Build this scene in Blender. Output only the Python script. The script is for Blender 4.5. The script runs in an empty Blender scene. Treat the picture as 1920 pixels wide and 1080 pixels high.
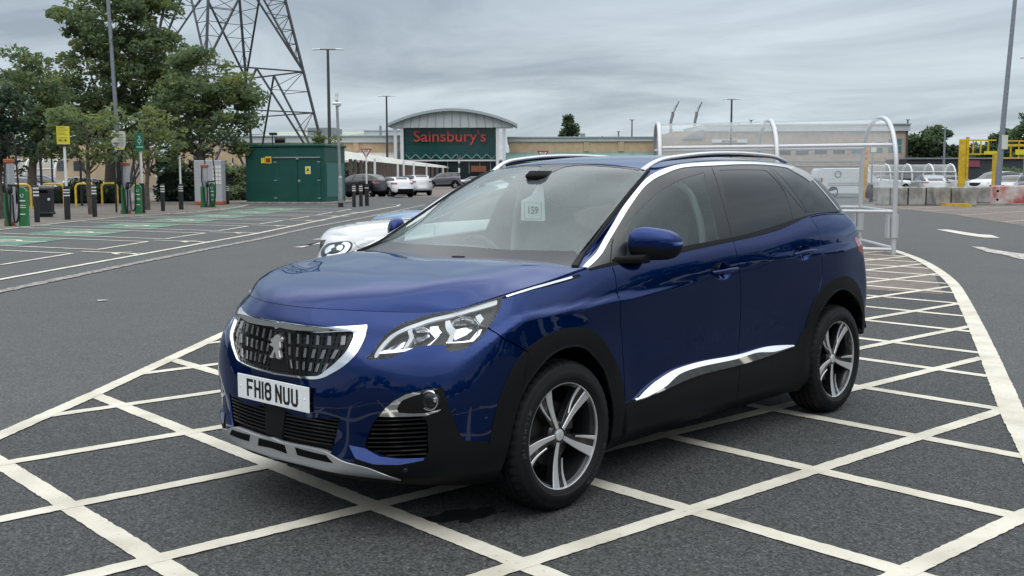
import bpy, bmesh, math, random
import numpy as np
from mathutils import Vector, Matrix, noise
from mathutils.bvhtree import BVHTree
from mathutils.geometry import delaunay_2d_cdt

scene = bpy.context.scene
R = math.radians
# ------------------------------------------------------------------ camera
CAM = np.array([3.619, 3.864, 1.484]); FPX = 2026.0
_yaw, _pitch, _roll = -2.4052, -0.1040, -0.0024
_d = np.array([math.cos(_pitch)*math.cos(_yaw), math.cos(_pitch)*math.sin(_yaw), math.sin(_pitch)])
_r = np.array([math.sin(_yaw), -math.cos(_yaw), 0.0]); _u = np.cross(_r, _d)
_r, _u = _r*math.cos(_roll)+_u*math.sin(_roll), -_r*math.sin(_roll)+_u*math.cos(_roll)
cam_data = bpy.data.cameras.new('camera'); cam = bpy.data.objects.new('camera', cam_data)
scene.collection.objects.link(cam); scene.camera = cam
cam_data.sensor_width = 36.0; cam_data.lens = 36.0*FPX/1920.0; cam_data.clip_end = 3000; cam_data.clip_start = 0.05
_m = Matrix(((_r[0], _u[0], -_d[0], CAM[0]), (_r[1], _u[1], -_d[1], CAM[1]), (_r[2], _u[2], -_d[2], CAM[2]), (0, 0, 0, 1)))
cam.matrix_world = _m
def ray(px, py): return _d+_r*(px-960)/FPX+_u*(540-py)/FPX
def G(px, py, z=0.0):
    "point at height z that the photograph shows at this pixel"
    q = ray(px, py); t = (z-CAM[2])/q[2]; p = CAM+q*t; return np.array([p[0], p[1], z])
def depth(p): return float((np.array([p[0], p[1], p[2] if len(p) > 2 else 0.0])-CAM)@_d)
# ------------------------------------------------------------------ world: overcast sky over a Nishita base
SUN_EL, SUN_AZ = R(64), R(30)
world = bpy.data.worlds.new("World"); scene.world = world; world.use_nodes = True
def build_world():
    nt = world.node_tree; N = nt.nodes; L = nt.links; N.clear()
    out = N.new('ShaderNodeOutputWorld'); bg = N.new('ShaderNodeBackground')
    sky = N.new('ShaderNodeTexSky'); sky.sky_type = 'NISHITA'; sky.sun_disc = False
    sky.sun_elevation = SUN_EL; sky.sun_rotation = math.pi/2-SUN_AZ; sky.dust_density = 3.0
    tc = N.new('ShaderNodeTexCoord'); sep = N.new('ShaderNodeSeparateXYZ'); L.new(tc.outputs['Generated'], sep.inputs[0])
    zc = N.new('ShaderNodeMath'); zc.operation = 'MAXIMUM'; zc.inputs[1].default_value = 0.0; L.new(sep.outputs['Z'], zc.inputs[0])
    # cloud layer: direction projected on a flat deck
    za = N.new('ShaderNodeMath'); za.operation = 'ADD'; za.inputs[1].default_value = 0.13; L.new(zc.outputs[0], za.inputs[0])
    dx = N.new('ShaderNodeMath'); dx.operation = 'DIVIDE'; L.new(sep.outputs['X'], dx.inputs[0]); L.new(za.outputs[0], dx.inputs[1])
    dy = N.new('ShaderNodeMath'); dy.operation = 'DIVIDE'; L.new(sep.outputs['Y'], dy.inputs[0]); L.new(za.outputs[0], dy.inputs[1])
    cb = N.new('ShaderNodeCombineXYZ'); L.new(dx.outputs[0], cb.inputs[0]); L.new(dy.outputs[0], cb.inputs[1])
    mp = N.new('ShaderNodeMapping'); mp.inputs['Rotation'].default_value = (0, 0, R(47)); mp.inputs['Scale'].default_value = (0.62, 0.46, 1); mp.inputs['Location'].default_value = (3.1, 1.4, 0)
    L.new(cb.outputs[0], mp.inputs[0])
    n1 = N.new('ShaderNodeTexNoise'); n1.inputs['Scale'].default_value = 1.25; n1.inputs['Detail'].default_value = 9; n1.inputs['Roughness'].default_value = 0.58; n1.inputs['Distortion'].default_value = 0.7
    L.new(mp.outputs[0], n1.inputs['Vector'])
    cr = N.new('ShaderNodeValToRGB'); L.new(n1.outputs['Fac'], cr.inputs[0])
    e = cr.color_ramp.elements; e[0].position = 0.34; e[0].color = (0.60, 0.635, 0.675, 1); e[1].position = 0.66; e[1].color = (1.16, 1.165, 1.16, 1)
    # luminance over elevation (overcast: the zenith is far brighter than the horizon, low bright band at the horizon)
    el = N.new('ShaderNodeValToRGB'); L.new(zc.outputs[0], el.inputs[0]); el.color_ramp.interpolation = 'EASE'
    def st(i, p, c):
        x = el.color_ramp.elements[i] if i < 2 else el.color_ramp.elements.new(p)
        x.position = p; x.color = (*c, 1)
    st(0, 0.0, (0.124, 0.137, 0.146)); st(1, 1.0, (0.46, 0.47, 0.475))
    st(2, 0.07, (0.122, 0.137, 0.148)); st(2, 0.20, (0.098, 0.113, 0.128)); st(2, 0.34, (0.16, 0.175, 0.19)); st(2, 0.6, (0.40, 0.41, 0.42))
    mu = N.new('ShaderNodeMixRGB'); mu.blend_type = 'MULTIPLY'; mu.inputs[0].default_value = 1; L.new(el.outputs[0], mu.inputs[1]); L.new(cr.outputs[0], mu.inputs[2])
    sc = N.new('ShaderNodeVectorMath'); sc.operation = 'SCALE'; sc.inputs['Scale'].default_value = 30.0; L.new(mu.outputs[0], sc.inputs[0])
    mx = N.new('ShaderNodeMixRGB'); mx.inputs[0].default_value = 0.93; L.new(sky.outputs[0], mx.inputs[1]); L.new(sc.outputs[0], mx.inputs[2])
    L.new(mx.outputs[0], bg.inputs[0]); bg.inputs['Strength'].default_value = 0.1
    L.new(bg.outputs[0], out.inputs[0])
build_world()
sun_d = bpy.data.lights.new('sun', 'SUN'); sun_d.energy = 0.5; sun_d.angle = R(100); sun_d.color = (1.0, 0.97, 0.93)
sun = bpy.data.objects.new('sun', sun_d); scene.collection.objects.link(sun)
_sv = Vector((math.cos(SUN_EL)*math.cos(SUN_AZ), math.cos(SUN_EL)*math.sin(SUN_AZ), math.sin(SUN_EL)))
sun.rotation_euler = _sv.to_track_quat('Z', 'Y').to_euler(); sun.location = (0, 0, 50)
scene.view_settings.view_transform = 'Standard'; scene.view_settings.look = 'None'
scene.view_settings.exposure = 0.75; scene.view_settings.gamma = 1.0
try: scene.cycles.max_bounces = 10; scene.cycles.transparent_max_bounces = 16; scene.cycles.sample_clamp_indirect = 4
except Exception: pass
# ------------------------------------------------------------------ helpers
random.seed(7)
def link(o, parent=None):
    scene.collection.objects.link(o)
    if parent is not None: o.parent = parent
    return o
def mesh_obj(name, verts, faces, mat, parent=None, smooth=False, normals=None, mats=None, fmat=None, auto=None):
    me = bpy.data.meshes.new(name); me.from_pydata([tuple(float(a) for a in v) for v in verts], [], [tuple(int(i) for i in f) for f in faces]); me.update()
    for m in (mats or [mat]): me.materials.append(m)
    if fmat is not None: me.polygons.foreach_set('material_index', [int(a) for a in fmat])
    if smooth or normals is not None: me.polygons.foreach_set('use_smooth', [True]*len(me.polygons))
    if normals is not None: me.normals_split_custom_set_from_vertices([tuple(float(a) for a in n) for n in normals])
    elif auto is not None and smooth: me.set_sharp_from_angle(angle=R(auto))
    return link(bpy.data.objects.new(name, me), parent)
class MB:
    "collects simple shapes; build() links them as one mesh"
    def __init__(s): s.v = []; s.f = []; s.m = []; s.cur = 0; s.M = None
    def add(s, vs, fs):
        b = len(s.v)
        if s.M is not None: vs = [tuple(s.M @ Vector(v)) for v in vs]
        s.v += [tuple(v) for v in vs]; s.f += [tuple(b+i for i in f) for f in fs]; s.m += [s.cur]*len(fs); return s
    def box(s, c, d, rz=0.0, bevel=0.0):
        x, y, z = d[0]/2, d[1]/2, d[2]/2; ca, sa = math.cos(rz), math.sin(rz)
        b = min(bevel, x*.9, y*.9, z*.9)
        def T(p): return (c[0]+p[0]*ca-p[1]*sa, c[1]+p[0]*sa+p[1]*ca, c[2]+p[2])
        if b <= 0:
            P = [(i*x, j*y, k*z) for k in (-1, 1) for (i, j) in ((-1, -1), (1, -1), (1, 1), (-1, 1))]
            return s.add([T(p) for p in P], [(3, 2, 1, 0), (4, 5, 6, 7), (0, 1, 5, 4), (1, 2, 6, 5), (2, 3, 7, 6), (3, 0, 4, 7)])
        ring = lambda ex, ey, zz: [(i*ex, j*ey, zz) for (i, j) in ((-1, -1), (1, -1), (1, 1), (-1, 1))]
        def oct(ex, ey, zz): # octagon
            return [(-ex+b, -ey, zz), (ex-b, -ey, zz), (ex, -ey+b, zz), (ex, ey-b, zz), (ex-b, ey, zz), (-ex+b, ey, zz), (-ex, ey-b, zz), (-ex, -ey+b, zz)]
        P = oct(x-b*.7, y-b*.7, -z)+oct(x, y, -z+b)+oct(x, y, z-b)+oct(x-b*.7, y-b*.7, z)
        F = [tuple(range(7, -1, -1)), tuple(range(24, 32))]
        for r in range(3):
            for k in range(8): F.append((r*8+k, r*8+(k+1) % 8, r*8+8+(k+1) % 8, r*8+8+k))
        return s.add([T(p) for p in P], F)
    def tube(s, pts, r, n=8, caps=True):
        "swept round tube; r number or list"
        P = [Vector(p) for p in pts]; m = len(P); rs = r if isinstance(r, (list, tuple)) else [r]*m
        vs = []; fs = []; prev = None
        for i in range(m):
            t = (P[min(i+1, m-1)]-P[max(i-1, 0)]).normalized()
            if prev is None:
                a = Vector((0, 0, 1)) if abs(t.z) < .9 else Vector((1, 0, 0)); nx = t.cross(a).normalized()
            else: nx = (prev-t*prev.dot(t)).normalized()
            prev = nx; ny = t.cross(nx)
            for k in range(n):
                an = 2*math.pi*k/n; vs.append(tuple(P[i]+(nx*math.cos(an)+ny*math.sin(an))*rs[i]))
        for i in range(m-1):
            for k in range(n): fs.append((i*n+k, i*n+(k+1) % n, (i+1)*n+(k+1) % n, (i+1)*n+k))
        if caps: fs.append(tuple(range(n-1, -1, -1))); fs.append(tuple((m-1)*n+k for k in range(n)))
        return s.add(vs, fs)
    def cyl(s, c, r, h, n=16, r2=None, axis='z'):
        "cylinder from c along +axis"
        r2 = r if r2 is None else r2; vs = []
        for (rr, t) in ((r, 0), (r2, h)):
            for k in range(n):
                a = 2*math.pi*k/n; p = (rr*math.cos(a), rr*math.sin(a), t)
                if axis == 'x': p = (p[2], p[0], p[1])
                if axis == 'y': p = (p[1], p[2], p[0])
                vs.append((c[0]+p[0], c[1]+p[1], c[2]+p[2]))
        fs = [(k, (k+1) % n, n+(k+1) % n, n+k) for k in range(n)]+[tuple(range(n-1, -1, -1)), tuple(range(n, 2*n))]
        return s.add(vs, fs)
    def bar(s, a, b, w, t=None):
        "square bar between two points"
        a = Vector(a); b = Vector(b); t = t or w; d = (b-a).normalized(); up = Vector((0, 0, 1)) if abs(d.z) < .95 else Vector((1, 0, 0))
        x = d.cross(up).normalized()*w/2; y = x.normalized().cross(d)*t/2
        P = [p+i*x+j*y for p in (a, b) for (i, j) in ((-1, -1), (1, -1), (1, 1), (-1, 1))]
        return s.add(P, [(3, 2, 1, 0), (4, 5, 6, 7), (0, 1, 5, 4), (1, 2, 6, 5), (2, 3, 7, 6), (3, 0, 4, 7)])
    def prism(s, poly, z0, z1):
        n = len(poly); vs = [(x, y, z0) for x, y in poly]+[(x, y, z1) for x, y in poly]
        return s.add(vs, [tuple(range(n-1, -1, -1)), tuple(range(n, 2*n))]+[(i, (i+1) % n, n+(i+1) % n, n+i) for i in range(n)])
    def lathe(s, prof, c=(0, 0, 0), n=24, axis='z'):
        vs = []; fs = []; m = len(prof)
        for k in range(n):
            a = 2*math.pi*k/n; ca, sa = math.cos(a), math.sin(a)
            for (r, h) in prof:
                p = (r*ca, r*sa, h) if axis == 'z' else (r*ca, h, r*sa)
                vs.append((c[0]+p[0], c[1]+p[1], c[2]+p[2]))
        for k in range(n):
            k2 = (k+1) % n
            for i in range(m-1):
                q = (k*m+i, k2*m+i, k2*m+i+1, k*m+i+1); fs.append(q if axis == 'z' else q[::-1])
        return s.add(vs, fs)
    def build(s, name, mat, parent=None, smooth=False, auto=35, mats=None):
        return mesh_obj(name, s.v, s.f, mat, parent, smooth=smooth, auto=auto, mats=mats, fmat=s.m if mats else None)
def empty(name, loc=(0, 0, 0), rz=0.0):
    o = bpy.data.objects.new(name, None); o.location = loc; o.rotation_euler = (0, 0, rz); o.empty_display_size = .2; return link(o)
def tag(o, label=None, cat=None, group=None, kind=None):
    if label: o['label'] = label
    if cat: o['category'] = cat
    if group: o['group'] = group
    if kind: o['kind'] = kind
    return o
_kids = {}
def copy_tree(o, parent=None):
    c = o.copy(); scene.collection.objects.link(c)
    if parent is not None: c.parent = parent
    for k in [x for x in scene.collection.objects if x.parent == o]: copy_tree(k, c)
    return c
# ------------------------------------------------------------------ materials
def mat(name, col, rough=.6, metal=0.0, coat=0.0, spec=.5, emit=None, alpha=1.0, noise_amt=0.0, noise_scale=8.0, bump=0.0, bump_scale=60.0, trans=0.0, ior=1.45, coat_rough=.03, col2=None, detail=4.0, bump_dist=0.01):
    m = bpy.data.materials.new(name); m.use_nodes = True; nt = m.node_tree; b = nt.nodes['Principled BSDF']
    b.inputs['Base Color'].default_value = (*col, 1); b.inputs['Roughness'].default_value = rough; b.inputs['Metallic'].default_value = metal
    b.inputs['Coat Weight'].default_value = coat; b.inputs['Coat IOR'].default_value = 1.4 if coat > .7 else 1.5; b.inputs['Coat Roughness'].default_value = coat_rough; b.inputs['Specular IOR Level'].default_value = spec
    b.inputs['Alpha'].default_value = alpha; b.inputs['Transmission Weight'].default_value = trans; b.inputs['IOR'].default_value = ior
    if emit: b.inputs['Emission Color'].default_value = (*emit[:3], 1); b.inputs['Emission Strength'].default_value = emit[3]
    if noise_amt > 0 or bump > 0 or col2: tc = nt.nodes.new('ShaderNodeTexCoord')
    if noise_amt > 0 or col2:
        n = nt.nodes.new('ShaderNodeTexNoise'); n.inputs['Scale'].default_value = noise_scale; n.inputs['Detail'].default_value = detail
        nt.links.new(tc.outputs['Object'], n.inputs['Vector'])
        r = nt.nodes.new('ShaderNodeValToRGB'); nt.links.new(n.outputs['Fac'], r.inputs[0])
        c2 = col2 or tuple(min(1, c*(1+noise_amt)) for c in col); c1 = col if col2 else tuple(c*(1-noise_amt) for c in col)
        r.color_ramp.elements[0].position = .35; r.color_ramp.elements[0].color = (*c1, 1); r.color_ramp.elements[1].position = .65; r.color_ramp.elements[1].color = (*c2, 1)
        nt.links.new(r.outputs[0], b.inputs['Base Color'])
    if bump > 0:
        n = nt.nodes.new('ShaderNodeTexNoise'); n.inputs['Scale'].default_value = bump_scale; n.inputs['Detail'].default_value = 3
        nt.links.new(tc.outputs['Object'], n.inputs['Vector'])
        bp = nt.nodes.new('ShaderNodeBump'); bp.inputs['Strength'].default_value = bump; bp.inputs['Distance'].default_value = bump_dist
        nt.links.new(n.outputs['Fac'], bp.inputs['Height']); nt.links.new(bp.outputs[0], b.inputs['Normal'])
    return m
def glass_mat(name, tint, gloss_boost=1.0, rough=0.0, base_refl=0.0, film=0.0, film_col=(.7, .8, .8)):
    "thin pane: Fresnel mirror over tinted see-through"
    m = bpy.data.materials.new(name); m.use_nodes = True; nt = m.node_tree; N = nt.nodes; L = nt.links; N.clear()
    out = N.new('ShaderNodeOutputMaterial'); mix = N.new('ShaderNodeMixShader'); tr = N.new('ShaderNodeBsdfTransparent'); gl = N.new('ShaderNodeBsdfGlossy')
    tr.inputs[0].default_value = (*tint, 1); gl.inputs['Roughness'].default_value = rough; gl.inputs['Color'].default_value = (.95, .97, .97, 1)
    lw = N.new('ShaderNodeFresnel'); lw.inputs['IOR'].default_value = 1.5
    geo = N.new('ShaderNodeNewGeometry')
    mu = N.new('ShaderNodeMath'); mu.operation = 'MULTIPLY_ADD'; mu.inputs[1].default_value = gloss_boost; mu.inputs[2].default_value = base_refl; mu.use_clamp = True
    # same reflectance from both faces of the pane
    bf = N.new('ShaderNodeMapRange'); bf.inputs['To Min'].default_value = 1.5; bf.inputs['To Max'].default_value = 1/1.5
    L.new(geo.outputs['Backfacing'], bf.inputs[0]); L.new(bf.outputs[0], lw.inputs['IOR'])
    L.new(lw.outputs[0], mu.inputs[0]); L.new(mu.outputs[0], mix.inputs[0]); L.new(tr.outputs[0], mix.inputs[1]); L.new(gl.outputs[0], mix.inputs[2]); 
    if film > 0:      # film of dust and painted haze: pale diffuse mixed in to brighten panes
        df = N.new('ShaderNodeBsdfDiffuse'); df.inputs[0].default_value = (*film_col, 1); m2 = N.new('ShaderNodeMixShader')
        tc = N.new('ShaderNodeTexCoord'); n = N.new('ShaderNodeTexNoise'); n.inputs['Scale'].default_value = 3.0; n.inputs['Detail'].default_value = 6; L.new(tc.outputs['Object'], n.inputs['Vector'])
        mr = N.new('ShaderNodeMapRange'); mr.inputs['From Min'].default_value = .3; mr.inputs['From Max'].default_value = .7; mr.inputs['To Min'].default_value = film*.8; mr.inputs['To Max'].default_value = film*1.2; L.new(n.outputs['Fac'], mr.inputs[0])
        L.new(mr.outputs[0], m2.inputs[0]); L.new(mix.outputs[0], m2.inputs[1]); L.new(df.outputs[0], m2.inputs[2]); L.new(m2.outputs[0], out.inputs[0])
    else: L.new(mix.outputs[0], out.inputs[0])
    return m
M = {}
def setup_mats():
    M['paint'] = mat('blue_paint', (0.0006, 0.0165, 0.096), rough=.30, metal=1.0, coat=.9, coat_rough=.012, spec=.5)
    M['black_plastic'] = mat('black_plastic', (0.0035, 0.004, 0.005), rough=.6, spec=.2, bump=.15, bump_scale=500, bump_dist=.001)
    M['gloss_black'] = mat('gloss_black', (0.006, 0.006, 0.007), rough=.12, spec=.5)
    M['dark_void'] = mat('dark_void', (0.004, 0.004, 0.005), rough=.9, spec=.1)
    M['rubber'] = mat('rubber', (0.008, 0.008, 0.009), rough=.68, spec=.35)
    M['tyre'] = mat('tyre', (0.006, 0.006, 0.007), rough=.62, spec=.26, noise_amt=.25, noise_scale=12)
    M['tyre_text'] = mat('tyre_text', (0.03, 0.03, 0.032), rough=.5)
    M['chrome'] = mat('chrome', (0.78, 0.79, 0.80), rough=.07, metal=1.0)
    M['satin'] = mat('satin_aluminium', (0.62, 0.63, 0.64), rough=.38, metal=.55)
    M['machined'] = mat('machined_alloy', (0.58, 0.58, 0.59), rough=.28, metal=.55)
    M['rim_black'] = mat('rim_black', (0.012, 0.012, 0.014), rough=.22, coat=.5)
    M['silver_plastic'] = mat('silver_skid', (0.34, 0.35, 0.36), rough=.36, metal=.5)
    M['plate'] = mat('plate_white', (0.72, 0.74, 0.75), rough=.25, noise_amt=.02)
    M['plate_ink'] = mat('plate_ink', (0.006, 0.006, 0.006), rough=.4)
    M['ws_glass'] = glass_mat('windscreen_glass', (0.66, 0.76, 0.74), 1.1, 0.0, .0, .070, (.66, .82, .80))
    M['side_glass'] = glass_mat('side_glass', (0.62, 0.72, 0.70), .95, 0.0, .0, .035, (.6, .8, .8))
    M['privacy_glass'] = glass_mat('privacy_glass', (0.03, 0.034, 0.038), 1.0, 0.0, .0, .012, (.6, .75, .8))
    M['lamp_glass'] = glass_mat('lamp_cover', (0.90, 0.92, 0.93), .8)
    M['lamp_inner'] = mat('lamp_inner', (0.010, 0.0105, 0.011), rough=.35, metal=.1)
    M['reflector'] = mat('reflector', (0.9, 0.9, 0.92), rough=.09, metal=1.0)
    M['drl'] = mat('drl_lens', (0.50, 0.52, 0.53), rough=.18, metal=.2, coat=1)
    M['interior'] = mat('interior_dark', (0.035, 0.037, 0.04), rough=.7)
    M['seat'] = mat('seat_fabric', (0.05, 0.052, 0.056), rough=.9, noise_amt=.2, noise_scale=30)
    M['headliner'] = mat('headliner', (0.35, 0.34, 0.32), rough=.9)
    M['white_card'] = mat('white_card', (0.75, 0.76, 0.74), rough=.5)
    M['ink'] = mat('ink', (0.05, 0.06, 0.06), rough=.6)
    M['disc'] = mat('brake_disc', (0.06, 0.058, 0.056), rough=.4, metal=.8, noise_amt=.3, noise_scale=10)
setup_mats()
M['paint'].node_tree.nodes['Principled BSDF'].inputs['Specular Tint'].default_value = (.34, .52, .80, 1)
# ------------------------------------------------------------------ spline surfaces
def basis(n, u):
    "clamped uniform cubic B-spline basis, u in [0,1] -> (len(u), n)"
    u = np.clip(np.asarray(u, float), 0, 1-1e-9); k = 3
    kn = np.concatenate([np.zeros(k), np.linspace(0, 1, n-k+1), np.ones(k)])
    B = ((u[:, None] >= kn[None, :-1]) & (u[:, None] < kn[None, 1:])).astype(float)
    for d in range(1, k+1):
        nb = np.zeros((len(u), B.shape[1]-1))
        for i in range(nb.shape[1]):
            a = kn[i+d]-kn[i]; b = kn[i+d+1]-kn[i+1]
            if a > 0: nb[:, i] += (u-kn[i])/a*B[:, i]
            if b > 0: nb[:, i] += (kn[i+d+1]-u)/b*B[:, i+1]
        B = nb
    return B
def greville(n):
    kn = np.concatenate([np.zeros(3), np.linspace(0, 1, n-2), np.ones(3)])
    return np.array([kn[i+1:i+4].mean() for i in range(n)])
def fit(data, axis=0):
    A = basis(data.shape[axis], greville(data.shape[axis])); return np.moveaxis(np.tensordot(np.linalg.inv(A), np.moveaxis(data, axis, 0), axes=1), 0, axis)
def curve(pts):
    c = fit(np.array(pts, float)); n = len(pts)
    return lambda t: basis(n, t) @ c
def resample_arc(pts, n):
    pts = np.array(pts, float); d = np.r_[0, np.cumsum(np.linalg.norm(np.diff(pts, axis=0), axis=1))]
    return np.stack([np.interp(np.linspace(0, d[-1], n), d, pts[:, k]) for k in range(3)], 1)
# lower body: columns from the nose round the corner along the side to the tail, (x, y, z) bottom to top
def sidecol(x, prof): return [(x, y, z) for z, y in prof]
LBC = [
 [(.74,0,.19),(.86,0,.235),(.905,0,.28),(.908,0,.35),(.900,0,.45),(.892,0,.55),(.886,0,.63),(.872,0,.75),(.860,0,.84),(.850,0,.875),(.818,0,.922)],
 [(.72,.27,.19),(.84,.27,.235),(.890,.27,.28),(.893,.27,.35),(.888,.27,.45),(.888,.27,.55),(.872,.27,.63),(.845,.27,.75),(.825,.27,.84),(.812,.27,.875),(.772,.27,.922)],
 [(.64,.50,.19),(.76,.50,.235),(.822,.50,.28),(.832,.50,.35),(.835,.50,.45),(.836,.50,.55),(.825,.50,.65),(.795,.50,.75),(.750,.49,.83),(.722,.49,.875),(.672,.49,.921)],
 [(.53,.66,.19),(.65,.67,.235),(.708,.68,.28),(.722,.69,.35),(.730,.69,.45),(.732,.69,.55),(.718,.69,.65),(.685,.685,.75),(.628,.68,.83),(.590,.675,.88),(.535,.67,.924)],
 [(.42,.76,.19),(.52,.785,.235),(.565,.80,.28),(.585,.815,.35),(.592,.82,.45),(.590,.822,.55),(.575,.82,.65),(.545,.81,.75),(.495,.795,.84),(.462,.785,.90),(.418,.77,.955)],
 [(.22,.82,.19),(.30,.855,.235),(.33,.87,.28),(.345,.885,.36),(.35,.892,.45),(.35,.898,.56),(.34,.902,.66),(.325,.897,.77),(.30,.882,.87),(.27,.855,.94),(.23,.825,.995)],
 sidecol(-.02, [(.19,.84),(.235,.865),(.28,.875),(.36,.888),(.45,.893),(.56,.900),(.66,.906),(.78,.905),(.89,.888),(.97,.860),(1.025,.828)]),
 sidecol(-.30, [(.19,.82),(.235,.862),(.28,.878),(.36,.888),(.45,.889),(.56,.887),(.66,.893),(.79,.902),(.92,.890),(1.02,.865),(1.070,.842)]),
 sidecol(-.70, [(.19,.80),(.235,.855),(.28,.878),(.36,.888),(.45,.886),(.56,.882),(.68,.888),(.82,.897),(.95,.893),(1.05,.873),(1.105,.850)]),
 sidecol(-1.10,[(.19,.80),(.235,.855),(.28,.878),(.36,.888),(.45,.885),(.56,.880),(.69,.887),(.83,.897),(.97,.893),(1.07,.875),(1.130,.850)]),
 sidecol(-1.50,[(.19,.80),(.235,.855),(.28,.878),(.36,.888),(.45,.884),(.56,.879),(.70,.888),(.85,.899),(.99,.895),(1.09,.877),(1.152,.850)]),
 sidecol(-1.90,[(.19,.80),(.235,.855),(.28,.880),(.36,.890),(.46,.886),(.58,.882),(.72,.895),(.88,.908),(1.03,.903),(1.13,.880),(1.190,.848)]),
 sidecol(-2.30,[(.19,.82),(.235,.860),(.28,.882),(.36,.893),(.47,.895),(.60,.902),(.74,.914),(.91,.917),(1.06,.906),(1.17,.879),(1.237,.842)]),
 sidecol(-2.68,[(.19,.82),(.25,.865),(.30,.882),(.38,.893),(.49,.900),(.62,.910),(.76,.917),(.92,.914),(1.07,.897),(1.18,.862),(1.252,.815)]),
 [(-2.97,.79,.33),(-3.00,.83,.36),(-3.02,.855,.40),(-3.03,.872,.47),(-3.035,.880,.58),(-3.035,.885,.70),(-3.03,.882,.82),(-3.015,.872,.95),(-2.995,.855,1.08),(-2.975,.825,1.18),(-2.94,.775,1.250)],
 [(-3.14,.67,.34),(-3.20,.72,.37),(-3.235,.75,.41),(-3.25,.765,.47),(-3.25,.775,.58),(-3.24,.785,.70),(-3.215,.785,.82),(-3.185,.775,.95),(-3.155,.755,1.08),(-3.125,.725,1.18),(-3.075,.67,1.250)],
 [(-3.30,.36,.34),(-3.40,.38,.37),(-3.46,.39,.41),(-3.48,.40,.47),(-3.46,.40,.58),(-3.42,.41,.70),(-3.38,.41,.82),(-3.34,.41,.95),(-3.29,.41,1.08),(-3.24,.41,1.18),(-3.18,.39,1.250)],
 [(-3.34,0,.34),(-3.44,0,.37),(-3.51,0,.41),(-3.53,0,.47),(-3.51,0,.58),(-3.46,0,.70),(-3.41,0,.82),(-3.37,0,.95),(-3.32,0,1.08),(-3.27,0,1.18),(-3.21,0,1.250)],
]
def _mix(a, b, y):
    return [(p[0]-(p[0]-q[0])*(y/q[1])**2*1.02, y, p[2]+(q[2]-p[2])*(y/q[1])**2) for p, q in zip(a, b)]
LBC.insert(1, _mix(LBC[0], LBC[1], .12))
_c = LBC[-2]; LBC.insert(-1, [(q[0]+(p[0]-q[0])*.12, p[1]*.36, q[2]+(p[2]-q[2])*.12) for p, q in zip(_c, LBC[-1])])
_LB = fit(fit(np.array(LBC, float), 0), 1)
def sstep(x): x = np.clip(x, 0, 1); return x*x*(3-2*x)
def lb_raw(u, v):
    Bu = basis(_LB.shape[0], u); Bv = basis(_LB.shape[1], v); return np.einsum('ni,nj,ijk->nk', Bu, Bv, _LB)
def lb_eval(u, v):
    P = lb_raw(u, v); x, y, z = P.T.copy(); side = sstep((y-.70)/.12)
    # haunch crease over the front arch running into the door
    zc = .905+.075*np.clip(-x+.1, 0, 2)*.45-.9*np.clip(x-.22, 0, 1)**1.6
    s = sstep((zc-z)/.030+.5)*np.exp(-np.clip(zc-z-.02, 0, 9)/.085)*sstep((x+1.15)/.9)*sstep((.62-x)/.2)
    y = y+.016*s*side
    # rear haunch
    zr = 1.035+.02*np.clip(-x-2.2, 0, 2)
    s = sstep((zr-z)/.05+.5)*np.exp(-np.clip(zr-z-.02, 0, 9)/.13)*sstep((-x-1.5)/.7)
    y = y+.010*s*side
    # arch flares
    for cx in (0.0, -2.675):
        r = np.hypot(x-cx, z-.345); y = y+.008*np.exp(-((r-.44)/.08)**2)*side*(z > .1)
    # bumper corner: shallow hollow round the fog lamp, ledge below the headlamp
    h = np.exp(-(((z-.475)/.12)**2))*sstep((y-.42)/.15)*sstep((.80-y)/.10)*sstep((x-.5)/.1)
    x = x-.007*h
    return np.stack([x, y, z], 1)
LBU, LBV = 6.2, 1.15
# roof edge (from the foot of the A pillar over the roof to the tail) and centre line
_E = curve([(-.235,.800,1.066),(-.45,.715,1.155),(-.70,.668,1.305),(-.93,.628,1.432),(-1.10,.602,1.505),(-1.32,.588,1.544),(-1.60,.582,1.566),(-1.95,.580,1.573),(-2.30,.578,1.566),(-2.58,.572,1.543),(-2.80,.562,1.503),(-2.96,.590,1.400),(-3.04,.640,1.250)])
_Cn = curve([(-.10,0,1.070),(-.33,0,1.190),(-.58,0,1.340),(-.84,0,1.472),(-1.04,0,1.545),(-1.30,0,1.582),(-1.60,0,1.598),(-1.95,0,1.602),(-2.30,0,1.590),(-2.58,0,1.562),(-2.84,0,1.515),(-3.02,0,1.390),(-3.20,0,1.250)])
def tc_eval(u, v):   # u along (0..1), v across 0 centre .. 1 edge
    e = _E(u); c = _Cn(u); w = v[:, None]; k = np.abs(w)**2.3
    P = c+(e-c)*k; P[:, 1] = e[:, 1]*v; return P
_T = lambda uu: lb_eval(uu, np.ones_like(uu))
# u of the A pillar foot on the lower body's top edge
_ts = np.linspace(0, 1, 2001); _tp = _T(_ts)
U_A = _ts[np.argmin(np.abs(_tp[:, 0]+.235)+(_ts > .8)*9)]; U_C = _ts[np.argmin(np.abs(_tp[:, 0]-.555)+np.abs(_tp[:, 1]-.67))]
U_END = _ts[np.argmin(np.linalg.norm(_tp-np.array([-3.05,.70,1.25]), axis=1))]
def gs_eval(u, v):   # side glass: v 0 belt .. 1 roof edge
    b = _T(U_A+(U_END-U_A)*(u**1.0)); e = _E(u)
    # line both up by x where possible
    dy = (e[:, 1]-b[:, 1])[:, None]; dz = (e[:, 2]-b[:, 2])[:, None]; dx = (e[:, 0]-b[:, 0])[:, None]
    p1 = b+np.concatenate([dx*.30, dy*.20, dz*.42], 1); p2 = b+np.concatenate([dx*.80, dy*.58, dz*.94], 1)
    w = v[:, None]; return b*(1-w)**3+3*p1*w*(1-w)**2+3*p2*w*w*(1-w)+e*w**3
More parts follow.
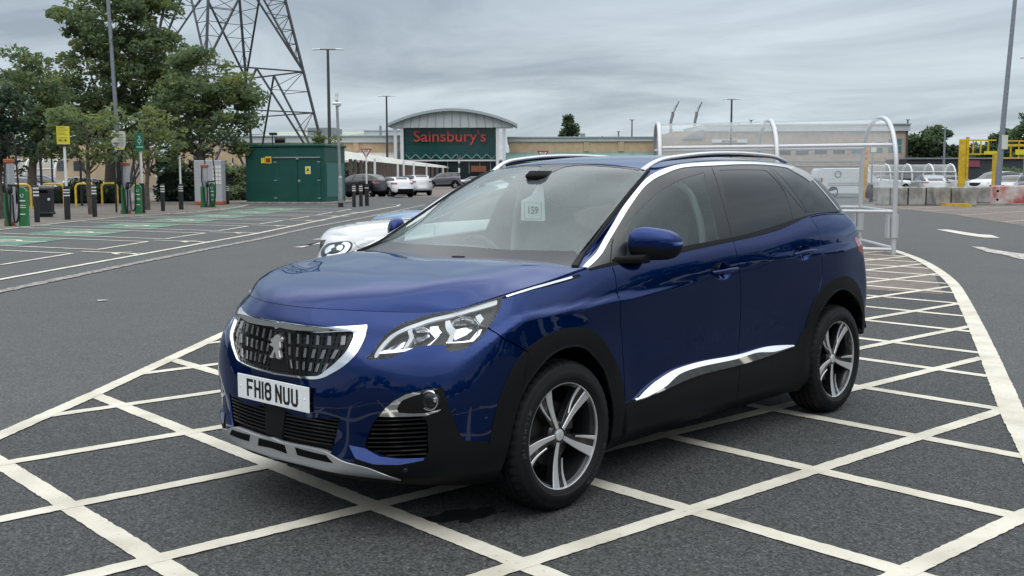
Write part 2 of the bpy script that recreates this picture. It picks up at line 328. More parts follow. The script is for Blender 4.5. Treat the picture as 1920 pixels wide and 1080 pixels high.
_bc = curve([(.818,0,.922),(.770,0,.965),(.64,0,1.012),(.46,0,1.050),(.26,0,1.076),(.06,0,1.092),(-.13,0,1.090)])
_bk = curve([(-.13,0,1.090),(-.155,.30,1.090),(-.19,.55,1.084),(-.235,.82,1.066)])
def bc_eval(u, v):   # bonnet, u fore-aft 0 nose .. 1 cowl, v across 0 centre .. 1 side
    ed = _T(U_C+(U_A-U_C)*u); cn = _bc(u); fr = _T(U_C*v); bk = _bk(v)
    v0 = .72+.15*u; sp = lambda q: .035*np.log1p(np.exp(np.clip(q/.035, -40, 40))); kk = (sp(v-v0)-sp(-v0))/(sp(1-v0)-sp(-v0)); kv = (.22*v**2.2+.78*kk)[:, None]; lv = v[:, None]; lu = u[:, None]
    c00 = _T(np.array([0.0])); c01 = _T(np.array([U_C])); c10 = _bk(np.array([0.0])); c11 = _T(np.array([U_A]))
    lerp = lambda a, b, t: a+(b-a)*t
    def side(t): return lerp(cn, ed, t)
    def ends(t): return lerp(fr, bk, t)
    P = side(lv)+ends(lu)-lerp(lerp(c00, c01, lv), lerp(c10, c11, lv), lu)
    Z = side(kv)+ends(lu)-lerp(lerp(c00, c01, kv), lerp(c10, c11, kv), lu)
    P[:, 2] = Z[:, 2]
    # raised shoulders of the bonnet
    ridge = np.exp(-((v-.66-.05*u)/.13)**2)*sstep(u/.35)*sstep((1.05-u)/.35)
    P[:, 2] += .006*ridge - .006*np.exp(-((v)/.3)**2)*sstep(u/.3)
    dn = np.exp(-((v-.90)/.07)**2)*sstep(u/.3); P[:, 2] -= .004*dn
    return P
class Chart:
    def __init__(s, f, U, V, nu, nv, flip=1):
        s.f, s.U, s.V, s.nu, s.nv, s.flip = f, U, V, nu, nv, flip
        a = np.linspace(0, 1, nu+1); b = np.linspace(0, 1, nv+1); A, B = np.meshgrid(a, b, indexing='ij')
        s.uv = np.stack([A.ravel()*U, B.ravel()*V], 1); s.P = s.ev(s.uv)
        i = np.arange(nu)[:, None]*(nv+1)+np.arange(nv)[None, :]; i = i.ravel()
        s.quads = np.stack([i, i+nv+1, i+nv+2, i+1], 1)
        t = np.concatenate([s.quads[:, [0, 1, 2]], s.quads[:, [0, 2, 3]]]); s.tris = t
        s.bvh = BVHTree.FromPolygons([Vector(p) for p in s.P], [tuple(int(k) for k in q) for q in t], all_triangles=True)
    def ev(s, uv):
        uv = np.atleast_2d(np.asarray(uv, float)); return s.f(np.clip(uv[:, 0]/s.U, 0, 1), np.clip(uv[:, 1]/s.V, 0, 1))
    def nrm(s, uv):
        uv = np.atleast_2d(np.asarray(uv, float)); h = .004
        a = np.clip(uv+[[h, 0]], [0, 0], [s.U, s.V]); b = np.clip(uv-[[h, 0]], [0, 0], [s.U, s.V])
        c = np.clip(uv+[[0, h]], [0, 0], [s.U, s.V]); d = np.clip(uv-[[0, h]], [0, 0], [s.U, s.V])
        n = np.cross(s.ev(a)-s.ev(b), s.ev(c)-s.ev(d))*s.flip; l = np.linalg.norm(n, axis=1, keepdims=True)
        n = n/np.maximum(l, 1e-12); m0 = np.abs(s.ev(uv)[:, 1]) < 1e-4; n[m0, 1] = 0; l = np.linalg.norm(n, axis=1, keepdims=True); return n/np.maximum(l, 1e-9)
    def _bary(s, loc, idx):
        t = s.tris[idx]; A, B, C = s.P[t]; v0, v1, v2 = B-A, C-A, np.array(loc)-A
        d00, d01, d11, d20, d21 = v0@v0, v0@v1, v1@v1, v2@v0, v2@v1; dn = d00*d11-d01*d01
        if abs(dn) < 1e-18: return s.uv[t[0]]
        b = (d11*d20-d01*d21)/dn; c = (d00*d21-d01*d20)/dn
        return s.uv[t[0]]*(1-b-c)+s.uv[t[1]]*b+s.uv[t[2]]*c
    def at(s, p):
        if isinstance(p, np.ndarray): return p
        if len(p) == 2:
            q = Vector(ray(*p)).normalized(); loc, n, idx, dist = s.bvh.ray_cast(Vector(CAM), q)
            if loc is None:
                best = None
                for r in (1, 2, 3, 5, 8, 12, 18, 26):
                    for k in range(16):
                        a = k*math.pi/8; loc, n, idx, dist = s.bvh.ray_cast(Vector(CAM), Vector(ray(p[0]+r*math.cos(a), p[1]+r*math.sin(a))).normalized())
                        if loc is not None: return s._bary(loc, idx)
                print('MISS', p); 
                return s.uv[0]
            return s._bary(loc, idx)
        loc, n, idx, dist = s.bvh.find_nearest(Vector(p)); return s._bary(loc, idx)
    def trace(s, pts, closed=True, smooth=True, step=.008):
        "control points (pixels, 3-D points or uv arrays) -> dense uv polyline; a repeated point makes a corner"
        q = np.array([s.at(p) for p in pts]); n = len(q)
        out = []
        rng = range(n if closed else n-1)
        for i in rng:
            p1, p2 = q[i], q[(i+1) % n]
            if closed: p0, p3 = q[i-1], q[(i+2) % n]
            else: p0, p3 = q[max(i-1, 0)], q[min(i+2, n-1)]
            L = np.linalg.norm(p2-p1)
            if L < 1e-7: continue
            k = max(1, int(math.ceil(L/step)))
            for j in range(k):
                t = j/k
                if smooth:
                    m1 = (p2-p0)/2 if np.linalg.norm(p1-p0) > 1e-7 else (p2-p1)
                    m2 = (p3-p1)/2 if np.linalg.norm(p3-p2) > 1e-7 else (p2-p1)
                    # limit tangents so unequal spacing does not loop
                    for m in (m1, m2):
                        lm = np.linalg.norm(m)
                        if lm > L*1.0: m *= L*1.0/lm
                    h = (2*t**3-3*t*t+1)*p1+(t**3-2*t*t+t)*m1+(-2*t**3+3*t*t)*p2+(t**3-t*t)*m2
                else: h = p1+(p2-p1)*t
                out.append(h)
        if not closed: out.append(q[-1])
        o = np.array(out); o[:, 0] = np.clip(o[:, 0], 0, s.U); o[:, 1] = np.clip(o[:, 1], 0, s.V); return o
    def stroke(s, pts, w, smooth=True, raw=None):
        c = s.trace(pts, closed=False, smooth=smooth) if raw is None else raw
        keep = [0]
        for i in range(1, len(c)):
            if np.linalg.norm(c[i]-c[keep[-1]]) > 1e-4: keep.append(i)
        c = c[keep]
        P = s.ev(c); T = np.gradient(P, axis=0); T /= np.maximum(np.linalg.norm(T, axis=1, keepdims=True), 1e-9); Nn = s.nrm(c); Bn = np.cross(Nn, T)
        ww = w if np.ndim(w) else np.full(len(c), w)
        def off(sg):
            # local metric: solve for the uv step that moves by sg*w/2 along Bn
            h = .003; du = (s.ev(np.clip(c+[[h, 0]], 0, [s.U, s.V]))-s.ev(np.clip(c-[[h, 0]], 0, [s.U, s.V])))/(2*h)
            dv = (s.ev(np.clip(c+[[0, h]], 0, [s.U, s.V]))-s.ev(np.clip(c-[[0, h]], 0, [s.U, s.V])))/(2*h)
            E = (du*du).sum(1); F = (du*dv).sum(1); Gg = (dv*dv).sum(1); D = Bn*sg*ww[:, None]/2; a = (D*du).sum(1); b = (D*dv).sum(1)
            den = np.maximum(E*Gg-F*F, 1e-9); return c+np.clip(np.stack([(Gg*a-F*b)/den, (E*b-F*a)/den], 1), -.05, .05)
        o = np.concatenate([off(1), off(-1)[::-1]]); o[:, 0] = np.clip(o[:, 0], 0, s.U); o[:, 1] = np.clip(o[:, 1], 0, s.V); return o
def inside(poly, pts):
    x, y = pts[:, 0], pts[:, 1]; c = np.zeros(len(pts), bool); n = len(poly); j = n-1
    xi, yi = poly[:, 0], poly[:, 1]
    for i in range(n):
        if yi[i] != yi[j]:
            m = ((yi[i] > y) != (yi[j] > y)); c ^= m & (x < (xi[j]-xi[i])*(y-yi[i])/(yi[j]-yi[i])+xi[i])
        j = i
    return c
class Cut:
    "one triangulation of a chart that respects every outline; triangles are labelled by the first region that holds them"
    def __init__(s, ch, regions, default, extra=()):
        s.ch = ch; polys = [r[1] for r in regions]+list(extra)
        V = []; Ed = []
        for p in polys:
            b = len(V); keep = [p[0]]
            for q in p[1:]:
                if np.linalg.norm(q-keep[-1]) > 2e-4: keep.append(q)
            if np.linalg.norm(keep[0]-keep[-1]) < 2e-4: keep.pop()
            V += list(keep); m = len(keep); Ed += [(b+i, b+(i+1) % m) for i in range(m)]
        oc = np.array(V) if V else np.zeros((0, 2))
        cell = {}
        for p in oc: cell.setdefault((int(p[0]/.01), int(p[1]/.01)), []).append(p)
        g = []
        for p, e in zip(ch.uv, [k for k in range(len(ch.uv))]):
            bd = p[0] < 1e-9 or p[0] > ch.U-1e-9 or p[1] < 1e-9 or p[1] > ch.V-1e-9
            if not bd:
                cx, cy = int(p[0]/.01), int(p[1]/.01); near = False
                for a in (-1, 0, 1):
                    for b2 in (-1, 0, 1):
                        for q in cell.get((cx+a, cy+b2), ()):
                            if abs(q[0]-p[0]) < .005 and abs(q[1]-p[1]) < .005: near = True; break
                if near: continue
            g.append(p)
        b = len(V); V += g
        res = delaunay_2d_cdt([Vector((float(p[0]), float(p[1]))) for p in V], Ed, [], 0, 1e-6, False)
        s.uv = np.array([(v.x, v.y) for v in res[0]]); s.F = np.array([tuple(f) for f in res[2] if len(f) == 3])
        s.uv[:, 0] = np.clip(s.uv[:, 0], 0, ch.U); s.uv[:, 1] = np.clip(s.uv[:, 1], 0, ch.V)
        a, b_, c_ = s.uv[s.F[:, 0]], s.uv[s.F[:, 1]], s.uv[s.F[:, 2]]
        ar = np.abs((b_[:, 0]-a[:, 0])*(c_[:, 1]-a[:, 1])-(b_[:, 1]-a[:, 1])*(c_[:, 0]-a[:, 0])); s.F = s.F[ar > 1e-10]
        cen = s.uv[s.F].mean(1); s.lab = np.array([default]*len(s.F), dtype=object); free = np.ones(len(s.F), bool)
        for name, poly in regions:
            m = free & inside(poly, cen); s.lab[m] = name; free &= ~m
        s.P = ch.ev(s.uv); s.N = ch.nrm(s.uv)
    def part(s, names, off=0.0, skirt=.012, disp=None, tilt=None):
        "vertices, faces, normals of the given regions on the y>=0 side, with an inward skirt"
        if isinstance(names, str): names = [names]
        F = s.F[np.isin(s.lab.astype(str), names)]
        if len(F) == 0: return np.zeros((0, 3)), [], np.zeros((0, 3))
        used, inv = np.unique(F, return_inverse=True); F = inv.reshape(F.shape)
        P = s.P[used]; N = s.N[used]; uv = s.uv[used]
        o = off if disp is None else off+disp(P, uv)
        P = P+N*(o[:, None] if np.ndim(o) else o)
        if tilt is not None: N = N+np.array(tilt)*(1 if np.ndim(tilt) == 1 else 1); N = N/np.linalg.norm(N, axis=1, keepdims=True)
        # orientation so that faces agree with normals
        fn = np.cross(P[F[:, 1]]-P[F[:, 0]], P[F[:, 2]]-P[F[:, 0]]); bad = (fn*N[F].mean(1)).sum(1) < 0; F[bad] = F[bad][:, ::-1]
        V = list(P); NN = list(N); FF = [tuple(f) for f in F]
        if skirt:
            cnt = {}
            for f in FF:
                for a, b in ((f[0], f[1]), (f[1], f[2]), (f[2], f[0])): cnt[(a, b)] = 1
            for (a, b) in list(cnt):
                if (b, a) in cnt: continue
                if abs(P[a][1]) < 1e-4 and abs(P[b][1]) < 1e-4: continue   # centre line
                e = P[b]-P[a]; n = np.cross(e, N[a]); l = np.linalg.norm(n)
                if l < 1e-9: continue
                n /= l; k = len(V); V += [P[a], P[b], P[b]-N[b]*skirt, P[a]-N[a]*skirt]; NN += [n*.85+N[a]*.5, n*.85+N[b]*.5, n, n]; FF.append((k+1, k, k+3, k+2))
        return np.array(V), FF, np.array(NN)
FLIP = np.array([1, -1, 1])
def emit(name, parts, m, parent, mirror='join'):
    "parts: list of (V, F, N). mirror: 'join' one mesh with both halves, 'two' two objects, None near side only"
    V = []; F = []; N = []
    for v, f, n in parts:
        b = len(V); V += list(v); N += list(n); F += [tuple(b+i for i in q) for q in f]
    if not V: print('empty part', name); return []
    V = np.array(V); N = np.array(N); out = []
    if mirror == 'join':
        b = len(V); out.append(mesh_obj(name, np.concatenate([V, V*FLIP]), F+[tuple(b+i for i in q[::-1]) for q in F], m, parent, normals=np.concatenate([N, N*FLIP])))
    else:
        out.append(mesh_obj(name, V, F, m, parent, normals=N))
        if mirror == 'two': out.append(mesh_obj(name, V*FLIP, [q[::-1] for q in F], m, parent, normals=N*FLIP))
    return out
# ------------------------------------------------------------------ the blue car
def patch(ch, poly, off=0.0, skirt=.012, disp=None, grid=.02, tilt=None):
    V = []; keep = [poly[0]]
    for q in poly[1:]:
        if np.linalg.norm(q-keep[-1]) > 1.5e-4: keep.append(q)
    if np.linalg.norm(keep[0]-keep[-1]) < 1.5e-4: keep.pop()
    poly = np.array(keep); m = len(poly); lo = poly.min(0); hi = poly.max(0)
    gx, gy = np.meshgrid(np.arange(lo[0]+grid/2, hi[0], grid), np.arange(lo[1]+grid/2, hi[1], grid)); g = np.stack([gx.ravel(), gy.ravel()], 1)
    if len(g):
        g = g[inside(poly, g)]
        if len(g): g = g[(np.linalg.norm(g[:, None]-poly[None], axis=2).min(1) > grid*.35)]
    A = np.concatenate([poly, g]) if len(g) else poly
    res = delaunay_2d_cdt([Vector((float(p[0]), float(p[1]))) for p in A], [(i, (i+1) % m) for i in range(m)], [], 0, 1e-7, False)
    c = Cut.__new__(Cut); c.ch = ch; c.uv = np.array([(v.x, v.y) for v in res[0]]); c.F = np.array([tuple(f) for f in res[2] if len(f) == 3])
    c.uv[:, 0] = np.clip(c.uv[:, 0], 0, ch.U); c.uv[:, 1] = np.clip(c.uv[:, 1], 0, ch.V)
    ins = inside(poly, c.uv[c.F].mean(1)); c.F = c.F[ins]; c.lab = np.array(['x']*len(c.F), dtype=object)
    c.P = ch.ev(c.uv); c.N = ch.nrm(c.uv); return c.part('x', off, skirt, disp, tilt)
def lin(*a): return [p for p in a]
def backing(ch, skip_polys, off):
    cen = ch.uv[ch.quads].mean(1); keep = np.ones(len(cen), bool)
    for p in skip_polys: keep &= ~inside(p, cen)
    N = ch.nrm(ch.uv); return (ch.P-N*off, [tuple(q) for q in ch.quads[keep]], -N)
STROKES = {}
def text_mesh(s, size, depth_=0.0, bold=0.0, spacing=1.0):
    cu = bpy.data.curves.new('t', 'FONT'); cu.body = s; cu.size = size; cu.extrude = depth_; cu.offset = bold; cu.space_character = spacing; cu.align_x = 'CENTER'; cu.resolution_u = 3
    o = bpy.data.objects.new('t', cu); scene.collection.objects.link(o); dg = bpy.context.evaluated_depsgraph_get(); dg.update()
    me = bpy.data.meshes.new_from_object(o.evaluated_get(dg)); bpy.data.objects.remove(o); bpy.data.curves.remove(cu)
    v = [tuple(a.co) for a in me.vertices]; f = [tuple(p.vertices) for p in me.polygons]; bpy.data.meshes.remove(me); return v, f
def stroke_letters(s, h, w, t, gap, depth_):
    "plain block letters made of straight bars with cut corners (number plates); returns MB centred on x"
    G_ = {'F': [[(0, 0), (0, 1), (1, 1)], [(0, .52), (.8, .52)]], 'H': [[(0, 0), (0, 1)], [(1, 0), (1, 1)], [(0, .52), (1, .52)]], '1': [[(.5, 0), (.5, 1)]],
          '8': [[(.2, .53), (0, .62), (0, .88), (.25, 1), (.75, 1), (1, .88), (1, .62), (.8, .53), (.2, .53), (0, .42), (0, .13), (.25, 0), (.75, 0), (1, .13), (1, .42), (.8, .53)]],
          'N': [[(0, 0), (0, 1), (1, 0), (1, 1)]], 'U': [[(0, 1), (0, .16), (.2, 0), (.8, 0), (1, .16), (1, 1)]], ' ': []}
    mb = MB(); x = 0
    for ch_ in s:
        if ch_ == ' ': x += gap*2.1; continue
        ww = t if ch_ == '1' else w
        for pl in G_[ch_]:
            pts = [(x+t/2+(ww-t)*(p[0] if ch_ != '1' else 0), t/2+p[1]*(h-t)) for p in pl]
            for i in range(len(pts)-1):
                a = np.array(pts[i]); b = np.array(pts[i+1]); d = (b-a)/np.linalg.norm(b-a); n = np.array([-d[1], d[0]])*t/2; e = d*t*(.5 if len(pl) > 6 or ch_ in 'U' else .5)
                q = [a-e*.999-n, b+e-n, b+e+n, a-e+n] if ch_ != 'N' or i != 1 else [a-n, b-n, b+n, a+n]
                if ch_ in '8U' and len(pl) > 4:
                    e = d*t*.2; q = [a-e-n, b+e-n, b+e+n, a-e+n]
                z = depth_*(1+.04*(i % 3)+.02*(pl is G_[ch_][-1])); k = len(mb.v); mb.add([(p[0], 0, p[1]) for p in q]+[(p[0], z, p[1]) for p in q], [(0, 1, 2, 3), (7, 6, 5, 4), (0, 4, 5, 1), (1, 5, 6, 2), (2, 6, 7, 3), (3, 7, 4, 0)])
        x += ww+gap
    x -= gap; mb.v = [(v[0]-x/2, v[1], v[2]) for v in mb.v]; return mb

def build_car():
    car = empty('blue_suv'); car.name = 'car'
    tag(car, 'glossy dark blue family SUV parked askew across the hatched bay markings in the foreground', 'car')
    LB = Chart(lb_eval, LBU, LBV, 210, 56, flip=1); GS = Chart(gs_eval, 3.2, .6, 110, 26, flip=1)
    TC = Chart(tc_eval, 3.6, .62, 110, 26, flip=1); BC = Chart(bc_eval, 1.0, .85, 46, 36, flip=1)
    for ch, P0 in ((LB, (1.1, .5)), (GS, (1.5, .3)), (TC, (1.5, .3)), (BC, (.5, .3))):
        n = ch.nrm([P0])[0]; p = ch.ev([P0])[0]
        out = np.array([0, 1, .2]) if ch in (LB, GS) else np.array([0, 0, 1])
        if ch is LB: p2 = ch.ev([(LBU*.45, .6)])[0]; n = ch.nrm([(LBU*.45, .6)])[0]
        if n@out < 0: ch.flip = -1
    u0 = lambda z: np.array([0.0, LB.at((.9, 0, z))[1]])
    U = lambda x, z, y=.9: np.array(LB.at((x, y, z)))
    # ---- outlines on the lower body
    grille_out = LB.trace([u0(.8575), np.array(LB.at((.86, .088, .857))), (604, 613), (641, 612), (689, 609), (689, 609), (689, 616), (683, 638), (668.5, 664), (646, 686), (618.5, 702.6), (600, 710), (582, 711), np.array(LB.at((.88, .10, .630))), u0(.629), u0(.629)])
    grille_in = LB.trace([u0(.8305), np.array(LB.at((.86, .09, .830))), (604, 624), (659, 622), (666, 624), (666.7, 628), (665, 638), (654, 660), (635, 680), (618, 694), (603, 704.5), (590, 706), np.array(LB.at((.88, .10, .638))), u0(.637), u0(.637)])
    lamp = LB.trace([(687.5, 672), (703, 653), (723, 627), (747, 610), (777, 598), (811, 588), (860, 577), (910, 562), (940, 555), (942, 556), (940, 570), (930, 593), (915, 615), (897, 637), (882, 648), (868, 655), (840, 658), (833, 648), (802, 647.5), (777, 652), (753, 662), (733, 671), (710, 673), (690, 674)])
    intake = LB.trace([u0(.493), (547, 777), (576, 783), (637, 784.5), (637, 784.5), (632, 807), (621, 848), (610, 850), (560, 840), u0(.34), u0(.34)])
    skid = LB.trace([u0(.352), u0(.352), (530, 829), (575, 838), (611, 847), (646, 865), (692, 877), (744.7, 895), (752, 898), (752, 898), (699, 893), (646, 886), (576, 872), (530, 861), (520, 859), u0(.262), u0(.262)])
    intake_side = LB.trace([(709, 783), (740, 783.5), (793, 782), (801, 791), (802, 820), (800, 855), (749, 859), (727, 857), (700, 847), (685, 838), (693, 809)])
    fog_zone = LB.trace([(708, 782), (708, 782), (722, 766), (738, 752), (760, 740), (793, 731), (825.6, 725.6), (831, 730), (838, 753), (849, 781), (849, 781), (800, 783), (750, 784)])
    archF = LB.trace([U(-.36, .17), U(-.365, .345), U(-.345, .46), U(-.27, .61), U(-.14, .71), U(0, .742), U(.14, .715), U(.26, .63), U(.335, .5), U(.37, .345), U(.37, .17), np.array([U(.37, .19)[0], 0]), np.array([U(-.36, .19)[0], 0])])
    bl = np.array([U(-.36-2.675, .2)[0], 0])
    archR = LB.trace([U(-2.31, .18), U(-2.30, .345), U(-2.31, .50), (1533, 592), (1555.6, 556), (1578, 541.7), (1594, 547), (1608, 564), (1616, 590), U(-3.035, .54, .88), U(-3.07, .48, .86), U(-3.16, .45, .80), U(-3.24, .43, .74), np.array([U(-3.24, .43, .74)[0]+.02, 0]), np.array([U(-2.31, .2)[0], 0])])
    arcF = LB.trace([(913, 860), (923, 801), (938, 743), (958, 696), (985, 657), (1024, 630), (1067, 614.5), (1098, 616), (1129, 636), (1152, 673), (1166, 715), (1171, 754)], closed=False)
    arcR = LB.trace([(1488, 712), (1497, 672), (1505.6, 639), (1519, 583), (1539, 544), (1566.7, 522), (1589, 518), (1606, 531), (1617, 560)], closed=False)
    # black lower cladding: bumper corner, arches, sills
    clad_front = LB.trace([(822, 727), (826, 725.6), (832, 731), (838, 753), (849, 780), (860, 811), (870, 826), (870, 826), (915, 828), *[a for a in arcF[12:]], U(-.43, .17), np.array([U(-.43, .19)[0], 0]), np.array([0, 0.]), np.array([0, 0.]), u0(.26), (521, 860), (576, 872), (646, 886), (699, 893), (752, 898), (744.7, 895), (692, 877), (670, 870), (663, 862), (665, 858), (700, 870), (749, 871), (793, 862), (800, 857), (801, 820), (793, 782), (793, 782), (815, 778)], smooth=False)
    sill = LB.trace([(1171, 757), (1192, 748), (1244, 729), (1312, 702), (1383, 684), (1440, 668), (1484, 651), (1494, 650), (1497, 640), (1505.6, 620), U(-2.30, .60), np.array([U(-2.30, .2)[0], 0]), np.array([U(-.43, .19)[0], 0]), U(-.44, .40)], smooth=False)
    clad_rear = LB.trace([*[a for a in arcR], U(-3.06, .60, .88), U(-3.14, .46, .8), U(-3.25, .44, .7), U(-3.50, .42, .3), np.array([LBU, LB.at((-3.5, 0, .42))[1]]), np.array([LBU, 0.]), np.array([U(-2.2, .2)[0], 0])], smooth=False)
    chrome_sill = LB.trace([(1190, 749), (1190, 749), (1208, 730), (1226.6, 714), (1261, 693), (1312.5, 677), (1383, 664), (1433, 650), (1484, 646.5), (1491, 648), (1491, 648), (1440, 667), (1385, 684), (1312.5, 702), (1271, 717), (1226.6, 736)])
    # panel lines
    def S(pts, w=.006, sm=True): return LB.stroke(pts, w, sm)
    hl_gap = [(914, 614), (926, 622), (940, 632), (962, 644), (986, 658), (990, 662)]
    fd_gap = [(1148, 501), (1152.7, 514), (1158, 549), (1163, 593), (1166.5, 635), (1169.5, 686), (1171, 720), (1171.6, 757)]
    b_gap = [(1374, 449), (1375.5, 455), (1383, 484), (1387.5, 514), (1389.5, 549), (1388, 600), (1386, 640), (1385, 683), (1384, 720), U(-1.49, .25)]
    r_gap = [(1518, 402), (1520, 407), (1532, 426), (1539, 455), (1541.5, 480), (1542.5, 499), (1541, 521), (1535, 548), (1528, 580)]
    intp = [(600, 712), (612, 727), (640, 784)]
    gaps = [S(hl_gap), S(fd_gap, .007), S(b_gap, .007), S(r_gap, .006)]
    bump_line = LB.trace(hl_gap, closed=False); fdl = LB.trace(fd_gap, closed=False); bgl = LB.trace(b_gap, closed=False); rgl = LB.trace(r_gap, closed=False)
    c2 = lambda *a: np.concatenate([np.atleast_2d(x) for x in a])
    TOPV = LBV; far = lambda l, v: np.array([l[0], v])
    bumper_poly = c2(np.array([0, 0.]), np.array([0, TOPV]), np.array([lamp[:, 0].mean(), TOPV]), bump_line, far(U(.30, .2), .3), far(U(.30, .2), 0))
    fender_poly = c2(np.array([lamp[:, 0].mean(), TOPV]), bump_line, far(U(.30, .2), .0), far(fdl[-1], 0), fdl[::-1], far(fdl[0], TOPV))
    fdoor_poly = c2(far(fdl[0], TOPV), fdl, far(fdl[-1], 0), far(bgl[-1], 0), bgl[::-1], far(bgl[0], TOPV))
    rdoor_poly = c2(far(bgl[0], TOPV), bgl, far(bgl[-1], 0), far(U(-2.3, .2), 0), rgl[::-1], far(rgl[0], TOPV))
    tail_u = U(-3.02, 1.1, .85)[0]
    tail_gap_u = LB.at((-3.30, .50, .9))[0]
    tail_gap = LB.stroke([np.array([tail_gap_u, LBV]), np.array([tail_gap_u, .35]), np.array([LBU, .33])], .006, False)
    taillamp = LB.trace([U(-2.93, 1.075, .86), U(-3.08, 1.10, .8), U(-3.25, 1.09, .6), np.array([tail_gap_u-.01, LB.at((-3.3, .5, 1.09))[1]]), np.array([tail_gap_u-.01, LB.at((-3.3, .5, .95))[1]]), U(-3.20, .94, .7), U(-3.06, .95, .84), U(-2.96, 1.0, .87)], smooth=False)
    cups = []
    for (cx, cy) in ((1357, 508), (1508, 474)):
        s_ = 1.0 if cx < 1400 else .86
        cups.append(LB.trace([(cx-25*s_, cy+3), (cx-18*s_, cy-10*s_), (cx-4*s_, cy-18*s_), (cx+8*s_, cy-16*s_), (cx+14*s_, cy-6), (cx+13*s_, cy+10*s_), (cx+2*s_, cy+17*s_), (cx-12*s_, cy+15*s_)]))
    belt = LB.trace([(1108, 507), (1150, 498), (1220, 485), (1286, 471.5), (1371.6, 453), (1459, 431.6), (1490, 418), (1517.5, 405), (1546.6, 399.5), (1573, 399)], closed=False)
    belt = np.concatenate([belt, [[belt[-1][0]+.03, LBV]], [[belt[0][0]-.01, LBV]]])
    ct = LB.trace([(710, 781), (722, 766), (738, 752), (760, 740), (793, 731.5), (821, 727), (821.5, 730), (793, 737), (770, 744.5), (756, 750), (748, 758), (744, 768), (748, 774.5), (775, 776), (798, 775), (824, 767.5), (829, 767), (822, 772), (798, 780), (760, 781.5), (729, 782)], smooth=False)
    regions = [('fogtrim', ct), ('belt', belt), ('cup', cups[0]), ('cup', cups[1]), ('skid', skid), ('hole', archF), ('hole', archR), ('lampF', lamp), ('grille', grille_in), ('grille_trim', grille_out), ('hole_in', intake), ('side_intake', intake_side), ('taillamp', taillamp)]
    regions += [('gap', g) for g in gaps]+[('gap', tail_gap), ('skid', skid), ('clad', clad_front), ('clad', sill), ('clad', clad_rear),
                ('fog', fog_zone), ('bumper', bumper_poly), ('fender', fender_poly), ('fdoor', fdoor_poly), ('rdoor', rdoor_poly),
                ('tailgate', np.array([[tail_gap_u, 0], [LBU, 0], [LBU, LBV], [tail_gap_u, LBV]]))]
    REG.update(archF=archF, archR=archR, lamp=lamp, grille_out=grille_out, intake=intake, clad_front=clad_front, sill=sill, clad_rear=clad_rear, taillamp=taillamp, gaps=gaps); CHARTS.update(LB=LB, GS=GS, TC=TC, BC=BC)
    C = Cut(LB, regions, 'quarter')
    P, BP = M['paint'], M['black_plastic']
    emit('bumper', [C.part('bumper')], P, car)
    emit('fender', [C.part('fender')], P, car, 'two')
    doors_f = emit('door', [C.part('fdoor')], P, car, 'two'); doors_r = emit('door', [C.part('rdoor')], P, car, 'two')
    emit('quarter_panel', [C.part('quarter')], P, car, 'two')
    emit('tailgate', [C.part('tailgate')], P, car)
    ccut = C.part('clad', off=.004, skirt=.03)
    emit('lower_cladding', [ccut], BP, car)
    emit('fog_lamp_surround', [C.part('fog', off=-.004, skirt=.02)], BP, car, 'two')
    emit('tail_lamp', [C.part('taillamp', off=.002)], M['tail_red'], car, 'two')
    emit('inner_shell', [backing(LB, [archF, archR, lamp, grille_out, intake], .013)], M['dark_void'], car)
    # arch lips: rounded proud flange following the opening
    for pl, nm in ((archF, 'arch_lip'), (archR, 'arch_lip')):
        n = len(pl); Pp = LB.ev(pl); Nn = LB.nrm(pl); sel = [i for i in range(n) if Pp[i][2] > .215]
        st0 = sel[0]; seq = sorted(sel, key=lambda i: i)
        mb = MB(); pts = [tuple(Pp[i]+Nn[i]*.004-np.array([0, .004, 0])) for i in seq]; mb.tube(pts, .007, 6, False)
        v = np.array(mb.v); o = mb.build(nm, BP, car, smooth=True, auto=80)
        mesh_obj(nm, v*FLIP, [f[::-1] for f in mb.f], BP, car, smooth=True)
    # ---- grille
    def trimrelief(P_, uv):
        di = np.linalg.norm(uv[:, None]-grille_in[None], axis=2).min(1); do = np.linalg.norm(uv[:, None]-grille_out[None], axis=2).min(1)
        return .004+.014*do/(di+do+1e-6)
    gt = emit('grille_surround', [C.part('grille_trim', off=0, skirt=.03, disp=trimrelief)], M['chrome'], car)[0]
    gr = emit('grille', [C.part('grille', off=-.012, skirt=0)], M['gloss_black'], car)[0]
    # ribs and bright flecks in three rows that fan outwards
    rows = [[(760, 345, 455, 22), (850, 355, 455, 24), (948, 368, 460, 32), (1052, 372, 466, 36), (1170, 377, 470, 48), (1315, 375, 466, 62)],
            [(760, 488, 572, 20), (842, 492, 588, 24), (925, 502, 594, 30), (1015, 512, 600, 36), (1118, 518, 608, 42), (1245, 515, 606, 46)],
            [(768, 618, 704, 18), (836, 630, 714, 20), (906, 640, 722, 24), (980, 648, 732, 28), (1058, 655, 738, 30), (1145, 656, 742, 32)]]
    slant = [[0, -2, -4, -6, -8, -14], [0, -6, -14, -22, -36, -52], [12, 2, -6, -16, -30, -46]]
    fl = []; rb = []
    for r_, row in enumerate(rows):
        for k, (x, y0, y1, w) in enumerate(row):
            s_ = slant[r_][k]; w *= .72; q = [(x-w/2, y0), (x+w/2, y0), (x+w/2+s_, y1), (x-w/2+s_, y1)]
            poly = LB.trace([(400+a/5.4, 560+b/5.4) for a, b in q], smooth=False)
            fl.append(patch(LB, poly, -.004, .008, grid=.05))
